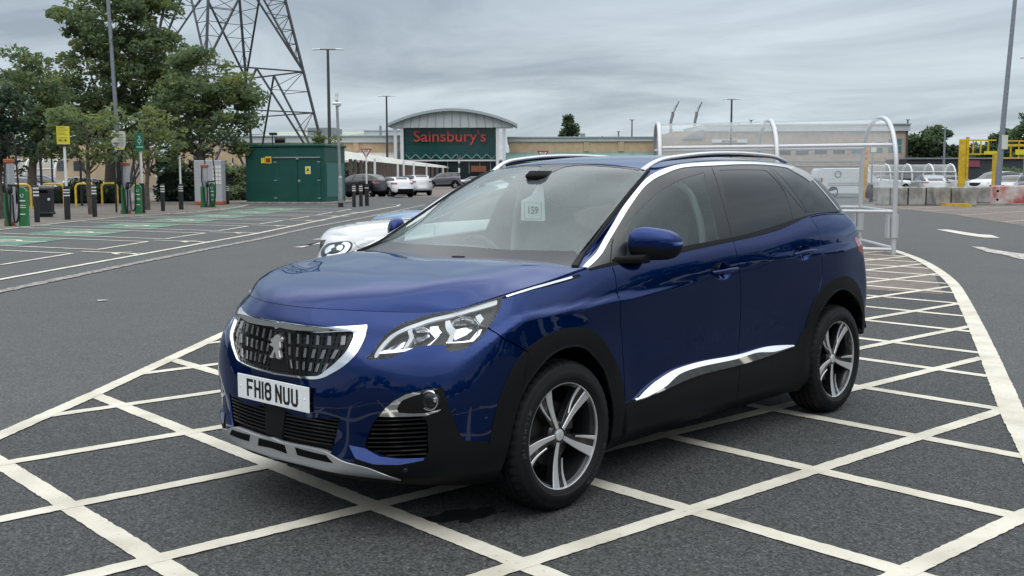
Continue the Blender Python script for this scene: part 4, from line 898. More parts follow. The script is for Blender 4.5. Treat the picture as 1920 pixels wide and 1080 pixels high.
def build_wheels(car):
    R0, RR = .338, .243
    # tyre: lathe profile, y outward
    W = .112
    prof = [(.215, -W*.80), (.235, -W*.96), (.262, -W*1.02), (.292, -W*.98), (.318, -W*.90), (.333, -W*.72)]
    for k, yy in enumerate((-.062, -.026, .010, .046)):
        prof += [(R0, yy-.010), (R0, yy), (R0-.009, yy+.002), (R0-.009, yy+.010), (R0, yy+.012)]
    prof += [(.3335, W*.72), (.330, W*.78), (.3225, W*.87), (.321, W*.895), (.306, W*.955), (.292, W*.985), (.289, W*1.005), (.272, W*1.02), (.262, W*1.015), (.259, W*.985), (.250, W*.96), (.243, W*.91), (.236, W*.84)]
    tm = MB(); n = 144; m = len(prof)
    vs = []
    for k in range(n):
        a = 2*math.pi*k/n; ca, sa = math.cos(a), math.sin(a); notch = (k % 3 == 0)
        for (r, h) in prof:
            rr = r
            if notch and abs(h) > .05 and r > .328: rr = r-.007
            if notch and abs(h) > .078 and .318 < r <= .328: rr = r-.003
            vs.append((rr*ca, h, rr*sa))
    fs = []
    for k in range(n):
        k2 = (k+1) % n
        for i in range(m-1): fs.append((k*m+i, k*m+i+1, k2*m+i+1, k2*m+i))
    tyre_v, tyre_f = vs, fs
    # rim barrel and lip
    rim = MB(); rim.lathe([(.05, -.02), (.20, -.06), (.212, -.09), (.225, -.095), (.215, -.05), (.205, .0), (.212, .05), (.222, .078), (.2365, .088), (.2375, .094), (.2435, .096), (.2445, .088), (.240, .080)], n=72, axis='y')
    lip = MB(); lip.lathe([(.2335, .0885), (.2340, .0975), (.2375, .0995), (.2385, .0900)], n=72, axis='y')
    # spokes: r, angle outlines
    def spoke(width_in, width_out, r0, r1, ang, yo0, yo1, th, bend=0.0, wmid=None):
        mb = MB(); rs = np.linspace(r0, r1, 9); V = []
        for i, r in enumerate(rs):
            t = i/8; w = width_in+(width_out-width_in)*(t**1.3); a = ang+bend*math.sin(t*math.pi*.5)*.6
            yy = yo0+(yo1-yo0)*t-.010*math.sin(math.pi*t)
            cx, cz = r*math.cos(a), r*math.sin(a); px, pz = -math.sin(a), math.cos(a)
            b = .0025
            V += [(cx+px*(w/2), yy-th, cz+pz*(w/2)), (cx+px*(w/2), yy-b, cz+pz*(w/2)), (cx+px*(w/2-b), yy, cz+pz*(w/2-b)), (cx-px*(w/2-b), yy, cz-pz*(w/2-b)), (cx-px*(w/2), yy-b, cz-pz*(w/2)), (cx-px*(w/2), yy-th, cz-pz*(w/2))]
        Fs = [(i*6+k, i*6+k+1, (i+1)*6+k+1, (i+1)*6+k) for i in range(8) for k in range(5)]+[(5, 4, 3, 2, 1, 0), (48, 49, 50, 51, 52, 53)]
        mb.add(V, Fs); return mb
    black = MB(); bright = MB()
    for k in range(5):
        a0 = R(64+72*k)
        s1 = spoke(.020, .047, .034, .236, a0+.06, .072, .093, .0035, -.08); bright.add(s1.v, s1.f)
        s2 = spoke(.008, .019, .105, .236, a0-R(15.5), .080, .0925, .0035, 0.0); bright.add(s2.v, s2.f)
        s3 = spoke(.032, .106, .035, .238, a0-R(7)+.04, .066, .088, .034, -.06); black.add(s3.v, s3.f)
    black.lathe([(0, .060), (.030, .066), (.052, .066), (.064, .055), (.07, .02), (.07, -.03)], n=40, axis='y')
    for k in range(5):
        a = R(100+72*k+36+8); black.cyl((.046*math.cos(a), .055, .046*math.sin(a)), .0085, .010, 8, axis='y')
    cap = MB(); cap.lathe([(0, .0775), (.014, .0768), (.024, .0745), (.0265, .070), (.027, .060)], n=32, axis='y')
    badge = MB(); badge.add([(x*.9, .0785, z) for x, z in ((-.004, .012), (.004, .011), (.008, .004), (.004, -.002), (.009, -.012), (.003, -.012), (-.002, -.003), (-.006, -.012), (-.010, -.011), (-.004, 0), (-.010, .003), (-.006, .006))], [tuple(range(12))])
    disc = MB(); disc.lathe([(.06, .012), (.142, .012), (.145, .008), (.145, -.012), (.142, -.014), (.06, -.014)], n=48, axis='y'); disc.cyl((0, -.05, 0), .07, .09, 24, axis='y')
    cal = MB(); cal.box((-.11, .0, .06), (.07, .07, .13), bevel=.01)
    # sidewall lettering
    txs = []
    for word, a_mid in (('MICHELIN', R(12)), ('MICHELIN', R(218))):
        tx = MB(); txs.append(tx)
        for i, c in enumerate(word):
            v, f = text_mesh(c, .030, .0006, .0006)
            a = a_mid-(i-(len(word)-1)/2)*R(5.4); q = []
            for (x, y, z) in v:
                rr = .274+y; q.append((rr*math.cos(a)+x*math.sin(a), W*1.012+z-.10*max(0, y-.008), rr*math.sin(a)-x*math.cos(a)))
            tx.add(q, f)
    first = None
    proto = []
    for (x, side) in ((0, 1), (-2.675, 1), (0, -1), (-2.675, -1)):
        w = bpy.data.objects.new('wheel', None); w.empty_display_size = .1; link(w, car); w.location = (x, .795*side, .3405-.002)
        if side < 0: w.rotation_euler = (0, 0, math.pi)
        else: w.rotation_euler = (0, 0 if x == 0 else R(9), 0)
        if first is None:
            first = [mesh_obj('tyre', tyre_v, tyre_f, M['tyre'], w, smooth=True, auto=38), rim.build('rim', M['rim_black'], w, smooth=True), lip.build('rim_lip', M['machined'], w, smooth=True),
                     black.build('spoke_back', M['rim_black'], w, smooth=True, auto=30), bright.build('spoke_face', M['machined'], w), cap.build('centre_cap', M['satin'], w, smooth=True),
                     disc.build('brake_disc', M['disc'], w, smooth=True, auto=30), cal.build('caliper', M['disc'], w), *[t_.build('tyre_lettering', M['tyre_text'], w) for t_ in txs], badge.build('cap_badge', M['machined'], w)]
        else:
            for o in first: c = o.copy(); link(c, w)
    # arch liners and floor
    lin_ = MB()
    for x in (0, -2.675):
        rr = .40 if x == 0 else .41; n = 30
        for sy in (1, -1):
            V = []; 
            for k in range(n+1):
                a = math.pi*(1.12 if x == 0 else .95)*k/n-.06*math.pi
                V += [(x-.01*(x < 0)*8+rr*math.cos(a), sy*.50, .345+rr*math.sin(a)), (x-.01*(x < 0)*8+rr*math.cos(a), sy*.872, .345+rr*math.sin(a))]
            b0 = len(V); V.append((x, sy*.50, .345))
            lin_ = MB(); lin_.add(V, [(2*k, 2*k+1, 2*k+3, 2*k+2) for k in range(n)]+[(2*k, 2*k+2, b0) for k in range(n)]); lin_.build('arch_liner', M['dark_void'], car)
    fl = MB(); fl.box((-1.33, 0, .235), (1.85, 1.66, .08)); fl.box((.40, 0, .26), (.50, 1.1, .05)); fl.box((-1.3, 0, .25), (3.6, .95, .08)); fl.box((-3.2, 0, .30), (.35, 1.3, .08)); fl.build('underbody', M['dark_void'], car)
def build_interior(car, LB):
    I = M['interior']; b = MB()
    b.box((-1.5, 0, .42), (2.6, 1.5, .06)); b.build('cabin_floor', I, car)
    # dashboard
    V = []; ys = np.linspace(-.72, .72, 25); prof = [(-.14, 1.00), (-.30, 1.035), (-.50, 1.045), (-.62, 1.03), (-.68, .98), (-.66, .86), (-.70, .70), (-.62, .5)]
    for y in ys:
        for (x, z) in prof: V.append((x-.05*(y/.72)**2, y, z-.02*(y/.72)**2))
    m = len(prof); F_ = [(i*m+j, (i+1)*m+j, (i+1)*m+j+1, i*m+j+1) for i in range(24) for j in range(m-1)]
    d = mesh_obj('dashboard', V, F_, I, car, smooth=True)
    b = MB(); b.box((-.60, -.36, 1.075), (.16, .34, .05), bevel=.02); b.build('instrument_hood', I, d)
    b = MB(); c = Vector((-.80, -.37, .985)); 
    for k in range(1):
        pts = [tuple(c+Vector((.045*math.sin(a)*1.0, .17*math.cos(a), .15*math.sin(a)))) for a in np.linspace(0, 2*math.pi, 33)]
    b.tube(pts, .016, 8, False); b.box((-.79, -.37, .975), (.05, .16, .10), bevel=.02); b.bar((-.80, -.37, .98), (-.80, -.21, .98), .03); b.bar((-.80, -.37, .98), (-.80, -.53, .98), .03); b.build('steering_wheel', M['gloss_black'], car, smooth=True)
    # seats
    def seat(x, y, wdt):
        s = MB()
        s.box((x, y, .62), (.52, wdt, .18), bevel=.05)
        n = 8; V = []
        for i in range(n+1):
            t = i/n; cx = x-.24-.20*t; cz = .66+.62*t; w_ = wdt/2*(1-.18*t*t); th = .07-.03*t
            for (a, bb) in ((-1, -1), (-.85, -1.3), (.85, -1.3), (1, -1), (1, .6), (.7, 1), (-.7, 1), (-1, .6)): V.append((cx+bb*th, y+a*w_, cz))
        s.add(V, [(i*8+k, i*8+(k+1) % 8, (i+1)*8+(k+1) % 8, (i+1)*8+k) for i in range(n) for k in range(8)]+[tuple(range(8)), tuple(range(n*8, n*8+8))])
        o = s.build('seat', M['seat'], car, smooth=True, auto=50)
        h = MB(); h.box((x-.47, y, 1.395), (.10, .26, .19), bevel=.045); h.cyl((x-.455, y-.06, 1.26), .007, .08, 8); h.cyl((x-.455, y+.06, 1.26), .007, .08, 8); h.build('headrest', M['seat'], o, smooth=True, auto=50)
    seat(-1.08, .36, .50); seat(-1.08, -.36, .50); seat(-2.0, .38, .46); seat(-2.0, -.38, .46)
    # rear-view mirror with the hanging tag
    b = MB(); b.box((-.97, 0, 1.40), (.05, .24, .07), bevel=.022); rm = b.build('rear_view_mirror', M['black_plastic'], car, smooth=True, auto=50)
    b = MB(); b.cyl((-.93, 0, 1.41), .014, .09, 8); b.box((-.90, 0, 1.478), (.20, .13, .06), bevel=.025); b.build('sensor_housing', M['black_plastic'], car, smooth=True, auto=50)
    # hang tag 159, found where the photograph shows it
    def tp(px, py):
        q = ray(px, py); t = (-.895-CAM[0])/q[0]; return CAM+q*t
    o = tp(999, 395); sc = depth(o)/FPX
    t = MB(); w, h = 18*sc/.60, 17*sc; 
    yc, zc = o[1], o[2]
    out = [(-w, -h), (-w+.008, -h-.006), (w-.008, -h-.006), (w, -h), (w*.95, h*1.0), (w*.9, h*1.5), (w*.85, h*2.7), (w*.6, h*3.0), (w*.3, h*2.7), (-w*.1, h*1.7), (-w*.95, h*1.1)]
    t.add([(-.895, yc+a, zc+b_) for a, b_ in out]+[(-.897, yc+a, zc+b_) for a, b_ in out], [tuple(range(11)), tuple(range(21, 10, -1))]+[(i, 11+i, 11+(i+1) % 11, (i+1) % 11) for i in range(11)])
    tg = t.build('hang_tag', M['white_card'], car)
    v, f = text_mesh('159', .056, .0004, .0016); mesh_obj('tag_number', [(-.8935+z, yc+x, zc-.016+y) for x, y, z in v], f, M['ink'], tg)
    fr = MB(); 
    for (a, b_, c_, d_) in ((-.062, -.045, .062, -.045), (.062, -.045, .062, .045), (.062, .045, -.062, .045), (-.062, .045, -.062, -.045)): fr.bar((-.8942, yc+a, zc+b_), (-.8942, yc+c_, zc+d_), .0025, .001)
    fr.build('tag_frame', M['ink'], tg)
    # wipers
    for (a, b_) in (((-.12, .12, 1.078), (-.20, .60, 1.070)), ((-.09, -.50, 1.078), (-.11, .0, 1.078))):
        w_ = MB(); w_.bar(a, b_, .016, .012); w_.box((a[0], a[1], a[2]-.002), (.05, .07, .03), bevel=.008); w_.build('wiper', M['black_plastic'], car)
    cw = MB(); cw.box((-.20, 0, 1.045), (.20, 1.36, .03)); cw.build('cowl_panel', M['black_plastic'], car)
    # B pillar trims and far-side details seen through the glass
    for sy in (1, -1):
        p = MB(); p.tube([tuple(q) for q in curve([(-1.42, sy*.70, .9), (-1.43, sy*.69, 1.12), (-1.42, sy*.65, 1.30), (-1.36, sy*.60, 1.42), (-1.20, sy*.57, 1.47)])(np.linspace(0, 1, 20))], .02, 8); p.build('pillar_trim', M['headliner'], car, smooth=True)
CAR, LBCH = build_car()
# ------------------------------------------------------------------ ground, roads, markings
HF = np.array([math.cos(_yaw), math.sin(_yaw), 0.0]); HR = np.array([math.sin(_yaw), -math.cos(_yaw), 0.0])
def W(px, py, Y):
    "point seen at this pixel on the upright plane Y metres ahead of the camera"
    q = ray(px, py); return CAM+q*(Y/(q@HF))
def hdist(p): return float((np.array([p[0], p[1], 0])-np.array([CAM[0], CAM[1], 0]))@HF)
def zat(py, Y, px=960): return float(W(px, py, Y)[2])
ROT_CAM = math.atan2(HR[1], HR[0])      # local x = picture right, local y = away from the camera
def asphalt(name, base, speck=.5, coarse=42.0, patch_amt=.12, cracks=True):
    m = bpy.data.materials.new(name); m.use_nodes = True; nt = m.node_tree; b = nt.nodes['Principled BSDF']; L = nt.links
    tc = nt.nodes.new('ShaderNodeTexCoord')
    def no(s, d=3, rough=.5):
        n = nt.nodes.new('ShaderNodeTexNoise'); n.inputs['Scale'].default_value = s; n.inputs['Detail'].default_value = d; n.inputs['Roughness'].default_value = rough; L.new(tc.outputs['Object'], n.inputs['Vector']); return n
    def ramp(src, p0, c0, p1, c1):
        r = nt.nodes.new('ShaderNodeValToRGB'); L.new(src, r.inputs[0]); r.color_ramp.elements[0].position = p0; r.color_ramp.elements[1].position = p1
        r.color_ramp.elements[0].color = (c0, c0, c0, 1); r.color_ramp.elements[1].color = (c1, c1, c1, 1); return r
    def mul(a, c):
        x = nt.nodes.new('ShaderNodeMixRGB'); x.blend_type = 'MULTIPLY'; x.inputs[0].default_value = 1; L.new(a, x.inputs[1]); L.new(c, x.inputs[2]); return x.outputs[0]
    col = nt.nodes.new('ShaderNodeRGB'); col.outputs[0].default_value = (*base, 1)
    vo = nt.nodes.new('ShaderNodeTexVoronoi'); vo.inputs['Scale'].default_value = coarse; L.new(tc.outputs['Object'], vo.inputs['Vector'])
    bw = nt.nodes.new('ShaderNodeRGBToBW'); L.new(vo.outputs['Color'], bw.inputs[0])
    c = mul(col.outputs[0], ramp(bw.outputs[0], .15, 1-speck, .9, 1+speck).outputs[0])
    c = mul(c, ramp(no(170, 2).outputs['Fac'], .3, 1-speck*.7, .7, 1+speck*.7).outputs[0])
    c = mul(c, ramp(no(.55, 5, .6).outputs['Fac'], .3, 1-patch_amt, .7, 1+patch_amt).outputs[0])
    c = mul(c, ramp(no(5, 4).outputs['Fac'], .3, 1-patch_amt*.7, .7, 1+patch_amt*.7).outputs[0])
    # scattered pale stones and dark pits
    vs = nt.nodes.new('ShaderNodeTexVoronoi'); vs.inputs['Scale'].default_value = 19; L.new(tc.outputs['Object'], vs.inputs['Vector'])
    c2 = nt.nodes.new('ShaderNodeMixRGB'); rr = ramp(vs.outputs['Distance'], .09, 1, .16, 0); L.new(rr.outputs[0], c2.inputs[0]); L.new(c, c2.inputs[1]); c2.inputs[2].default_value = (base[0]*2.3, base[1]*2.3, base[2]*2.3, 1)
    L.new(c2.outputs[0], b.inputs['Base Color']); b.inputs['Roughness'].default_value = .82; b.inputs['Specular IOR Level'].default_value = .35
    bp = nt.nodes.new('ShaderNodeBump'); bp.inputs['Strength'].default_value = .55; bp.inputs['Distance'].default_value = .006; L.new(vo.outputs['Distance'], bp.inputs['Height']); L.new(bp.outputs[0], b.inputs['Normal'])
    return m
def paint_mat(name, base, worn=.5, scale=9.0, under=(0.05, .05, .052)):
    m = bpy.data.materials.new(name); m.use_nodes = True; nt = m.node_tree; b = nt.nodes['Principled BSDF']; L = nt.links
    tc = nt.nodes.new('ShaderNodeTexCoord')
    n = nt.nodes.new('ShaderNodeTexNoise'); n.inputs['Scale'].default_value = scale*4; n.inputs['Detail'].default_value = 8; n.inputs['Roughness'].default_value = .75; L.new(tc.outputs['Object'], n.inputs['Vector'])
    r = nt.nodes.new('ShaderNodeValToRGB'); L.new(n.outputs['Fac'], r.inputs[0]); r.color_ramp.elements[0].position = .28+.25*worn; r.color_ramp.elements[1].position = .34+.27*worn
    r.color_ramp.elements[0].color = (*under, 1); r.color_ramp.elements[1].color = (*base, 1)
    n2 = nt.nodes.new('ShaderNodeTexNoise'); n2.inputs['Scale'].default_value = 3.0; n2.inputs['Detail'].default_value = 6; L.new(tc.outputs['Object'], n2.inputs['Vector'])
    r2 = nt.nodes.new('ShaderNodeValToRGB'); L.new(n2.outputs['Fac'], r2.inputs[0]); r2.color_ramp.elements[0].position = .3; r2.color_ramp.elements[0].color = (.74, .725, .69, 1); r2.color_ramp.elements[1].position = .6; r2.color_ramp.elements[1].color = (1, 1, 1, 1)
    x = nt.nodes.new('ShaderNodeMixRGB'); x.blend_type = 'MULTIPLY'; x.inputs[0].default_value = 1; L.new(r.outputs[0], x.inputs[1]); L.new(r2.outputs[0], x.inputs[2]); L.new(x.outputs[0], b.inputs['Base Color'])
    b.inputs['Roughness'].default_value = .7
    n3 = nt.nodes.new('ShaderNodeTexNoise'); n3.inputs['Scale'].default_value = 120; L.new(tc.outputs['Object'], n3.inputs['Vector'])
    bp = nt.nodes.new('ShaderNodeBump'); bp.inputs['Strength'].default_value = .4; bp.inputs['Distance'].default_value = .004; L.new(n3.outputs['Fac'], bp.inputs['Height']); L.new(bp.outputs[0], b.inputs['Normal'])
    return m
M['asphalt_road'] = asphalt('asphalt_road', (0.069, .072, .072), .36, 90, .06)
M['asphalt_bay'] = asphalt('asphalt_bay', (0.046, .048, .048), .60, 95, .06)
M['line_cream'] = paint_mat('line_cream', (0.565, .535, .450), .22, 9, (0.24, .23, .21))
M['line_worn'] = paint_mat('line_worn', (0.52, .50, .45), .62, 4, (0.07, .07, .07))
M['line_rumble'] = paint_mat('line_rumble', (0.33, .30, .28), .75, 3, (0.10, .10, .10))
M['green_paint'] = paint_mat('green_paint', (0.06, .20, .13), .62, 2.5, (0.07, .075, .075))
M['brown_paving'] = asphalt('brown_paving', (0.135, .113, .098), .25, 9, .15)
M['pavement'] = asphalt('pavement', (0.13, .115, .10), .2, 6, .2)
M['kerb'] = mat('kerb_stone', (0.24, .23, .21), rough=.85, noise_amt=.25, noise_scale=3)
M['stain'] = mat('oil_stain', (0.006, .006, .007), rough=.5)
def sheet(name, pts, z, m, kind='structure'):
    P = [Vector((float(p[0]), float(p[1]), 0)) for p in pts]
    from mathutils.geometry import tessellate_polygon
    tris = tessellate_polygon([P]); n = P
    V = [(p.x, p.y, z) for p in P]; F = []
    for t in tris:
        a, b, c = [P[i] for i in t]; F.append(t if (b-a).cross(c-a).z > 0 else t[::-1])
    return tag(mesh_obj(name, V, F, m), kind=kind)
def ribbon_pts(pts, w, rough=0.0, step=.25, seed=1):
    rnd = random.Random(seed); P = [np.array([p[0], p[1]], float) for p in pts]; Q = []
    for i in range(len(P)-1):
        L_ = np.linalg.norm(P[i+1]-P[i]); k = max(1, int(L_/step))
        for j in range(k): Q.append(P[i]+(P[i+1]-P[i])*j/k)
    Q.append(P[-1]); L_, R_ = [], []
    for i, q in enumerate(Q):
        t = Q[min(i+1, len(Q)-1)]-Q[max(i-1, 0)]; t = t/np.linalg.norm(t); n = np.array([-t[1], t[0]])
        L_.append(q+n*(w/2+rnd.uniform(-rough, rough))); R_.append(q-n*(w/2+rnd.uniform(-rough, rough)))
    return L_, R_
def add_ribbon(mb, pts, w, z, rough=.0032, step=.03, seed=1):
    a, b = ribbon_pts(pts, w, rough, step, seed); n = len(a)
    V = [(p[0], p[1], z) for p in a]+[(p[0], p[1], z) for p in b]
    mb.add(V, [(i, n+i, n+i+1, i+1) for i in range(n-1)])
def ground_all():
    g = MB(); g.add([(-1500, -1500, 0), (700, -1500, 0), (700, 700, 0), (-1500, 700, 0)], [(0, 1, 2, 3)]); tag(g.build('ground', M['asphalt_road']), kind='structure')
    Rin = [(-2.51, 2.05), (-3.42, 1.66), (-5.93, .65), (-10.07, -1.06), (-12.89, -2.37), (-15.8, -4.01), (-17.6, -5.25)]
    isl = [(4.5, .30), (4.5, 6), (.5, 3.34)]+Rin+[(-18.4, -7.0), (-14, -11.5), (-6.5, -8.55), (-2.08, -4.95), (.18, -3.1), (1.1, -2.38)]
    sheet('hatched_area', isl, .004, M['asphalt_bay'])
    bm_poly = np.array(isl)
    # brown surfacing at the far end of the island
    sheet('brown_strip', [(-9.8, -1.1), (-12.9, -2.42), (-15.8, -4.06), (-17.5, -5.3), (-18.2, -7.0), (-14, -9.6), (-9.6, -6.0)], .0062, M['brown_paving'])
    def clip(p0, d):
        ts = []
        n = len(isl)
        for i in range(n):
            a = np.array(isl[i]); b = np.array(isl[(i+1) % n]); e = b-a; den = d[0]*e[1]-d[1]*e[0]
            if abs(den) < 1e-9: continue
            t = ((a[0]-p0[0])*e[1]-(a[1]-p0[1])*e[0])/den; s_ = ((a[0]-p0[0])*d[1]-(a[1]-p0[1])*d[0])/den
            if 0 <= s_ < 1: ts.append(t)
        ts.sort(); return ts
    mb = MB(); k = 0
    for x0 in (3.6, 2.56, 1.535, .505, -.505, -1.49, -2.53, -3.6, -4.66, -5.65, -6.8, -7.85, -8.9, -9.95, -11.0, -12.05, -13.1, -14.15, -15.2, -16.2):
        d = np.array([.107, .994]); ts = clip((x0, 0), d)
        for i in range(0, len(ts)-1, 2): add_ribbon(mb, [(x0+d[0]*ts[i], d[1]*ts[i]), (x0+d[0]*ts[i+1], d[1]*ts[i+1])], .100, .0085, seed=k); k += 1
    for y0 in (3.3, 2.30, 1.28, .285, -.64, -1.61, -2.61, -3.63, -4.69, -5.7, -6.7, -7.7, -8.7):
        d = np.array([-.9938, .112]); ts = clip((0, y0), d)
        for i in range(0, len(ts)-1, 2): add_ribbon(mb, [(d[0]*ts[i], y0+d[1]*ts[i]), (d[0]*ts[i+1], y0+d[1]*ts[i+1])], .092, .0095, seed=k); k += 1
    tag(mb.build('hatch_marking', M['line_cream']), kind='structure')
    mb = MB()
    off = [(x+.03, y+.065) for x, y in Rin]
    cr = curve([(p[0], p[1], 0) for p in [(.5, 3.40), (-1.0, 2.74)]+off])(np.linspace(0, 1, 60)); add_ribbon(mb, [(p[0], p[1]) for p in cr], .15, .0105, .004, .035, 77)
    mb.build('border_marking', M['line_cream'])['kind'] = 'structure'
    mb = MB(); add_ribbon(mb, [(4.5, .25), (1.1, -2.38), (.18, -3.1), (-2.08, -4.95), (-5.2, -7.5)], .11, .0105, .0035, .03, 78); mb.build('border_marking', M['line_cream'])['kind'] = 'structure'
    # oil stain
    c = G(868, 967); mb = MB(); rnd = random.Random(3)
    for (ox, oy, r_) in ((0, 0, .11), (.13, -.05, .06), (-.11, .04, .055), (-.16, .10, .02), (.05, .07, .03), (.17, -.02, .018)):
        n = 22; ph = rnd.random()*6; mb.add([(c[0]+ox+r_*(1+.3*math.sin(3*a+ph)+.15*rnd.uniform(-1, 1))*math.cos(a), c[1]+oy+.8*r_*(1+.3*math.cos(2*a+ph)+.15*rnd.uniform(-1, 1))*math.sin(a), .0048+.0001*len(mb.f)) for a in [2*math.pi*i/n for i in range(n)]], [tuple(range(n))])
    mb.build('oil_stain', M['stain'])['kind'] = 'structure'
    # ---- left: charging bays
    kerb_px = [(-160, 452), (0, 431), (100, 420), (220, 407.5), (375, 397.5), (440, 390), (465, 384.5)]
    kl = [G(*p) for p in kerb_px]
    sheet('pavement', [kl[0][:2], *[p[:2] for p in kl[1:]], G(640, 384)[:2], G(660, 376)[:2], G(560, 366)[:2], G(300, 361)[:2], G(-200, 371)[:2]], .006, M['pavement'])
    mb = MB(); add_ribbon(mb, [p[:2] for p in kl], .14, .0105, .01, .5, 5); mb.build('kerb_line', M['line_worn'])['kind'] = 'structure'
    l1 = [(-80, 541), (0, 525), (240, 482), (440, 445.8), (480, 438.7), (655.6, 402), (744, 387), (750, 384)]
    mb = MB(); add_ribbon(mb, [G(*p)[:2] for p in l1], .12, .0105, .008, .1, 6); mb.build('lane_line', M['line_cream'])['kind'] = 'structure'
    l2 = [(-80, 562), (0, 547.5), (125, 521), (250, 495), (375, 470), (480, 450), (583.7, 427), (691.5, 406.7), (799, 384)]
    mb = MB(); add_ribbon(mb, [G(*p)[:2] for p in l2], .20, .0105, .02, .08, 7); mb.build('rumble_line', M['line_rumble'])['kind'] = 'structure'
    # bays
    cl = [((-160, 522), (10, 495.8-.5)), ((182.5, 468.7), (277, 453.7)), ((310, 448.5), (385, 437.5)), ((410, 433.2), (465, 424.5)), ((485.5, 420.5), (530, 414)), ((544, 411.5), (580, 406)), ((593, 403.6), (623, 398.5)), ((631.7, 397), (659, 392.5))]
    cl[0] = ((0, 497.5), (135, 476))
    D = (G(42, 427)-G(385, 437.5))[:2]; Lb = np.linalg.norm(D); D = D/Lb
    mb = MB(); gp = MB(); sy = MB(); wk = MB()
    for i, (a, b) in enumerate(cl):
        A = G(*a)[:2]; B = G(*b)[:2]
        if i == 0: A = B+(A-B)/np.linalg.norm(A-B)*2.6
        ln = min(Lb, 4.9)
        # distance to the kerb line along D
        add_ribbon(mb, [A+D*Lb, A, B, B+D*Lb], .10, .0105, .008, .12, 20+i)
        for s0 in ([.36] if i != 0 else [.40]):
            q = [A+(B-A)*.06+D*Lb*s0, A+(B-A)*.94+D*Lb*s0, A+(B-A)*.94+D*Lb*(s0+.36), A+(B-A)*.06+D*Lb*(s0+.36)]
            gp.add([(p[0], p[1], .0090) for p in q], [(0, 1, 2, 3)])
            # plug symbol: ring, prongs, tail
            c = (A+B)/2+D*Lb*(s0+.18); U_ = (B-A)/np.linalg.norm(B-A); 
            def loc(u, v): return c+D*u+U_*v
            rg = [loc(.42*math.cos(t), .34*math.sin(t)) for t in np.linspace(.5, 2*math.pi-.5, 16)]; add_ribbon(sy, rg, .13, .0125, .005, .1, 40+i)
            add_ribbon(sy, [loc(.40, .16), loc(.95, .12), loc(1.15, 0)], .10, .0127, .005, .1, 50+i); add_ribbon(sy, [loc(-.42, 0), loc(-1.1, .05), loc(-1.25, .2)], .12, .0129, .005, .1, 60+i)
            add_ribbon(sy, [loc(.2, -.1), loc(-.05, .05), loc(.05, -.1), loc(-.2, .1)], .10, .0131, .005, .1, 70+i)
        if i+1 < len(cl):
            C0 = G(*cl[i+1][0])[:2]; c = (B+C0)/2+(-D)*.9; U_ = (C0-B)/np.linalg.norm(C0-B)
            def loc(u, v): return c+D*u+U_*v
            add_ribbon(wk, [loc(1.0, 0), loc(-.35, 0)], .09, .0105, .004, .1, 80+i); add_ribbon(wk, [loc(-.2, -.32), loc(.12, 0), loc(-.2, .32)], .10, .0108, .004, .1, 85+i); add_ribbon(wk, [loc(-.35, 0), loc(-.75, -.22)], .08, .0111, .004, .1, 90+i); add_ribbon(wk, [loc(-.35, 0), loc(-.75, .25)], .08, .0114, .004, .1, 95+i)
    mb.build('bay_marking', M['line_cream'])['kind'] = 'structure'; gp.build('green_bay_marking', M['green_paint'])['kind'] = 'structure'; sy.build('charging_symbol_marking', M['line_cream'])['kind'] = 'structure'; wk.build('walkway_marking', M['line_cream'])['kind'] = 'structure'
    # arrows
    ar = [[(1755.6, 430.8), (1778, 431), (1836, 440), (1858, 441), (1875, 447), (1844.5, 446), (1808, 441)], [(548, 464.5), (568, 464.5), (606, 453.5), (613, 451), (604, 449.8), (585, 449.7), (612, 446.5), (640, 446), (625, 450), (618, 454), (600, 458)]]
    for a in ar: sheet('arrow_marking', [G(*p)[:2] for p in a], .0105, M['line_cream'])
    sheet('arrow_marking', [G(*p)[:2] for p in [(1821, 463), (1844, 464), (1858, 468), (1889, 473), (1945, 480), (1945, 492), (1910, 486), (1880, 478), (1853, 474)]], .0105, M['line_worn'])
    mb = MB()
    for a, b in (((183, 564.5), (203, 564)), ((700, 380.5), (712, 381)), ((760, 384.5), (785, 385.2)), ((722, 383), (742, 384.5)), ((750, 373), (765, 372))): add_ribbon(mb, [G(*a)[:2], G(*b)[:2]], .10, .0105, .01, .1, 3)
    mb.build('dash_marking', M['line_worn'])['kind'] = 'structure'
    # brown paved bays beyond, right, with their lines
    sheet('paved_bays', [G(*p)[:2] for p in [(1560, 384), (1700, 393), (1780, 401.5), (1920, 424), (2250, 470), (2300, 395), (1930, 384), (1850, 381)]], .006, M['brown_paving'])
    mb = MB()
    for a, b in (((1640, 389), (1740, 389.5)), ((1730, 396), (1920, 387)), ((1800, 404), (1990, 392)), ((1880, 416.5), (2080, 399)), ((1684, 393), (1790, 385.5))): add_ribbon(mb, [G(*a)[:2], G(*b)[:2]], .09, .0095, .01, .4, 3)
    mb.build('bay_marking', M['line_worn'])['kind'] = 'structure'
    sheet('far_paving', [G(*p)[:2] for p in [(757, 371), (920, 366), (925, 342), (862, 346), (770, 352)]], .006, M['brown_paving'])
    sheet('far_paving', [G(*p)[:2] for p in [(1400, 362), (1700, 366), (2200, 368), (2200, 343), (1400, 343)]], .005, M['asphalt_road'])
    # kerbs
    for pts in ([(628, 374.5), (650, 373.5), (735, 372)], [(1640, 384.5), (1870, 385.5), (2000, 386)], [(400, 369), (470, 369)]):
        mb = MB(); P = [G(*p) for p in pts]
        for i in range(len(P)-1): mb.bar(P[i]+[0, 0, .05], P[i+1]+[0, 0, .05], .3, .12)
        tag(mb.build('kerb', M['kerb']), kind='structure')
ground_all()
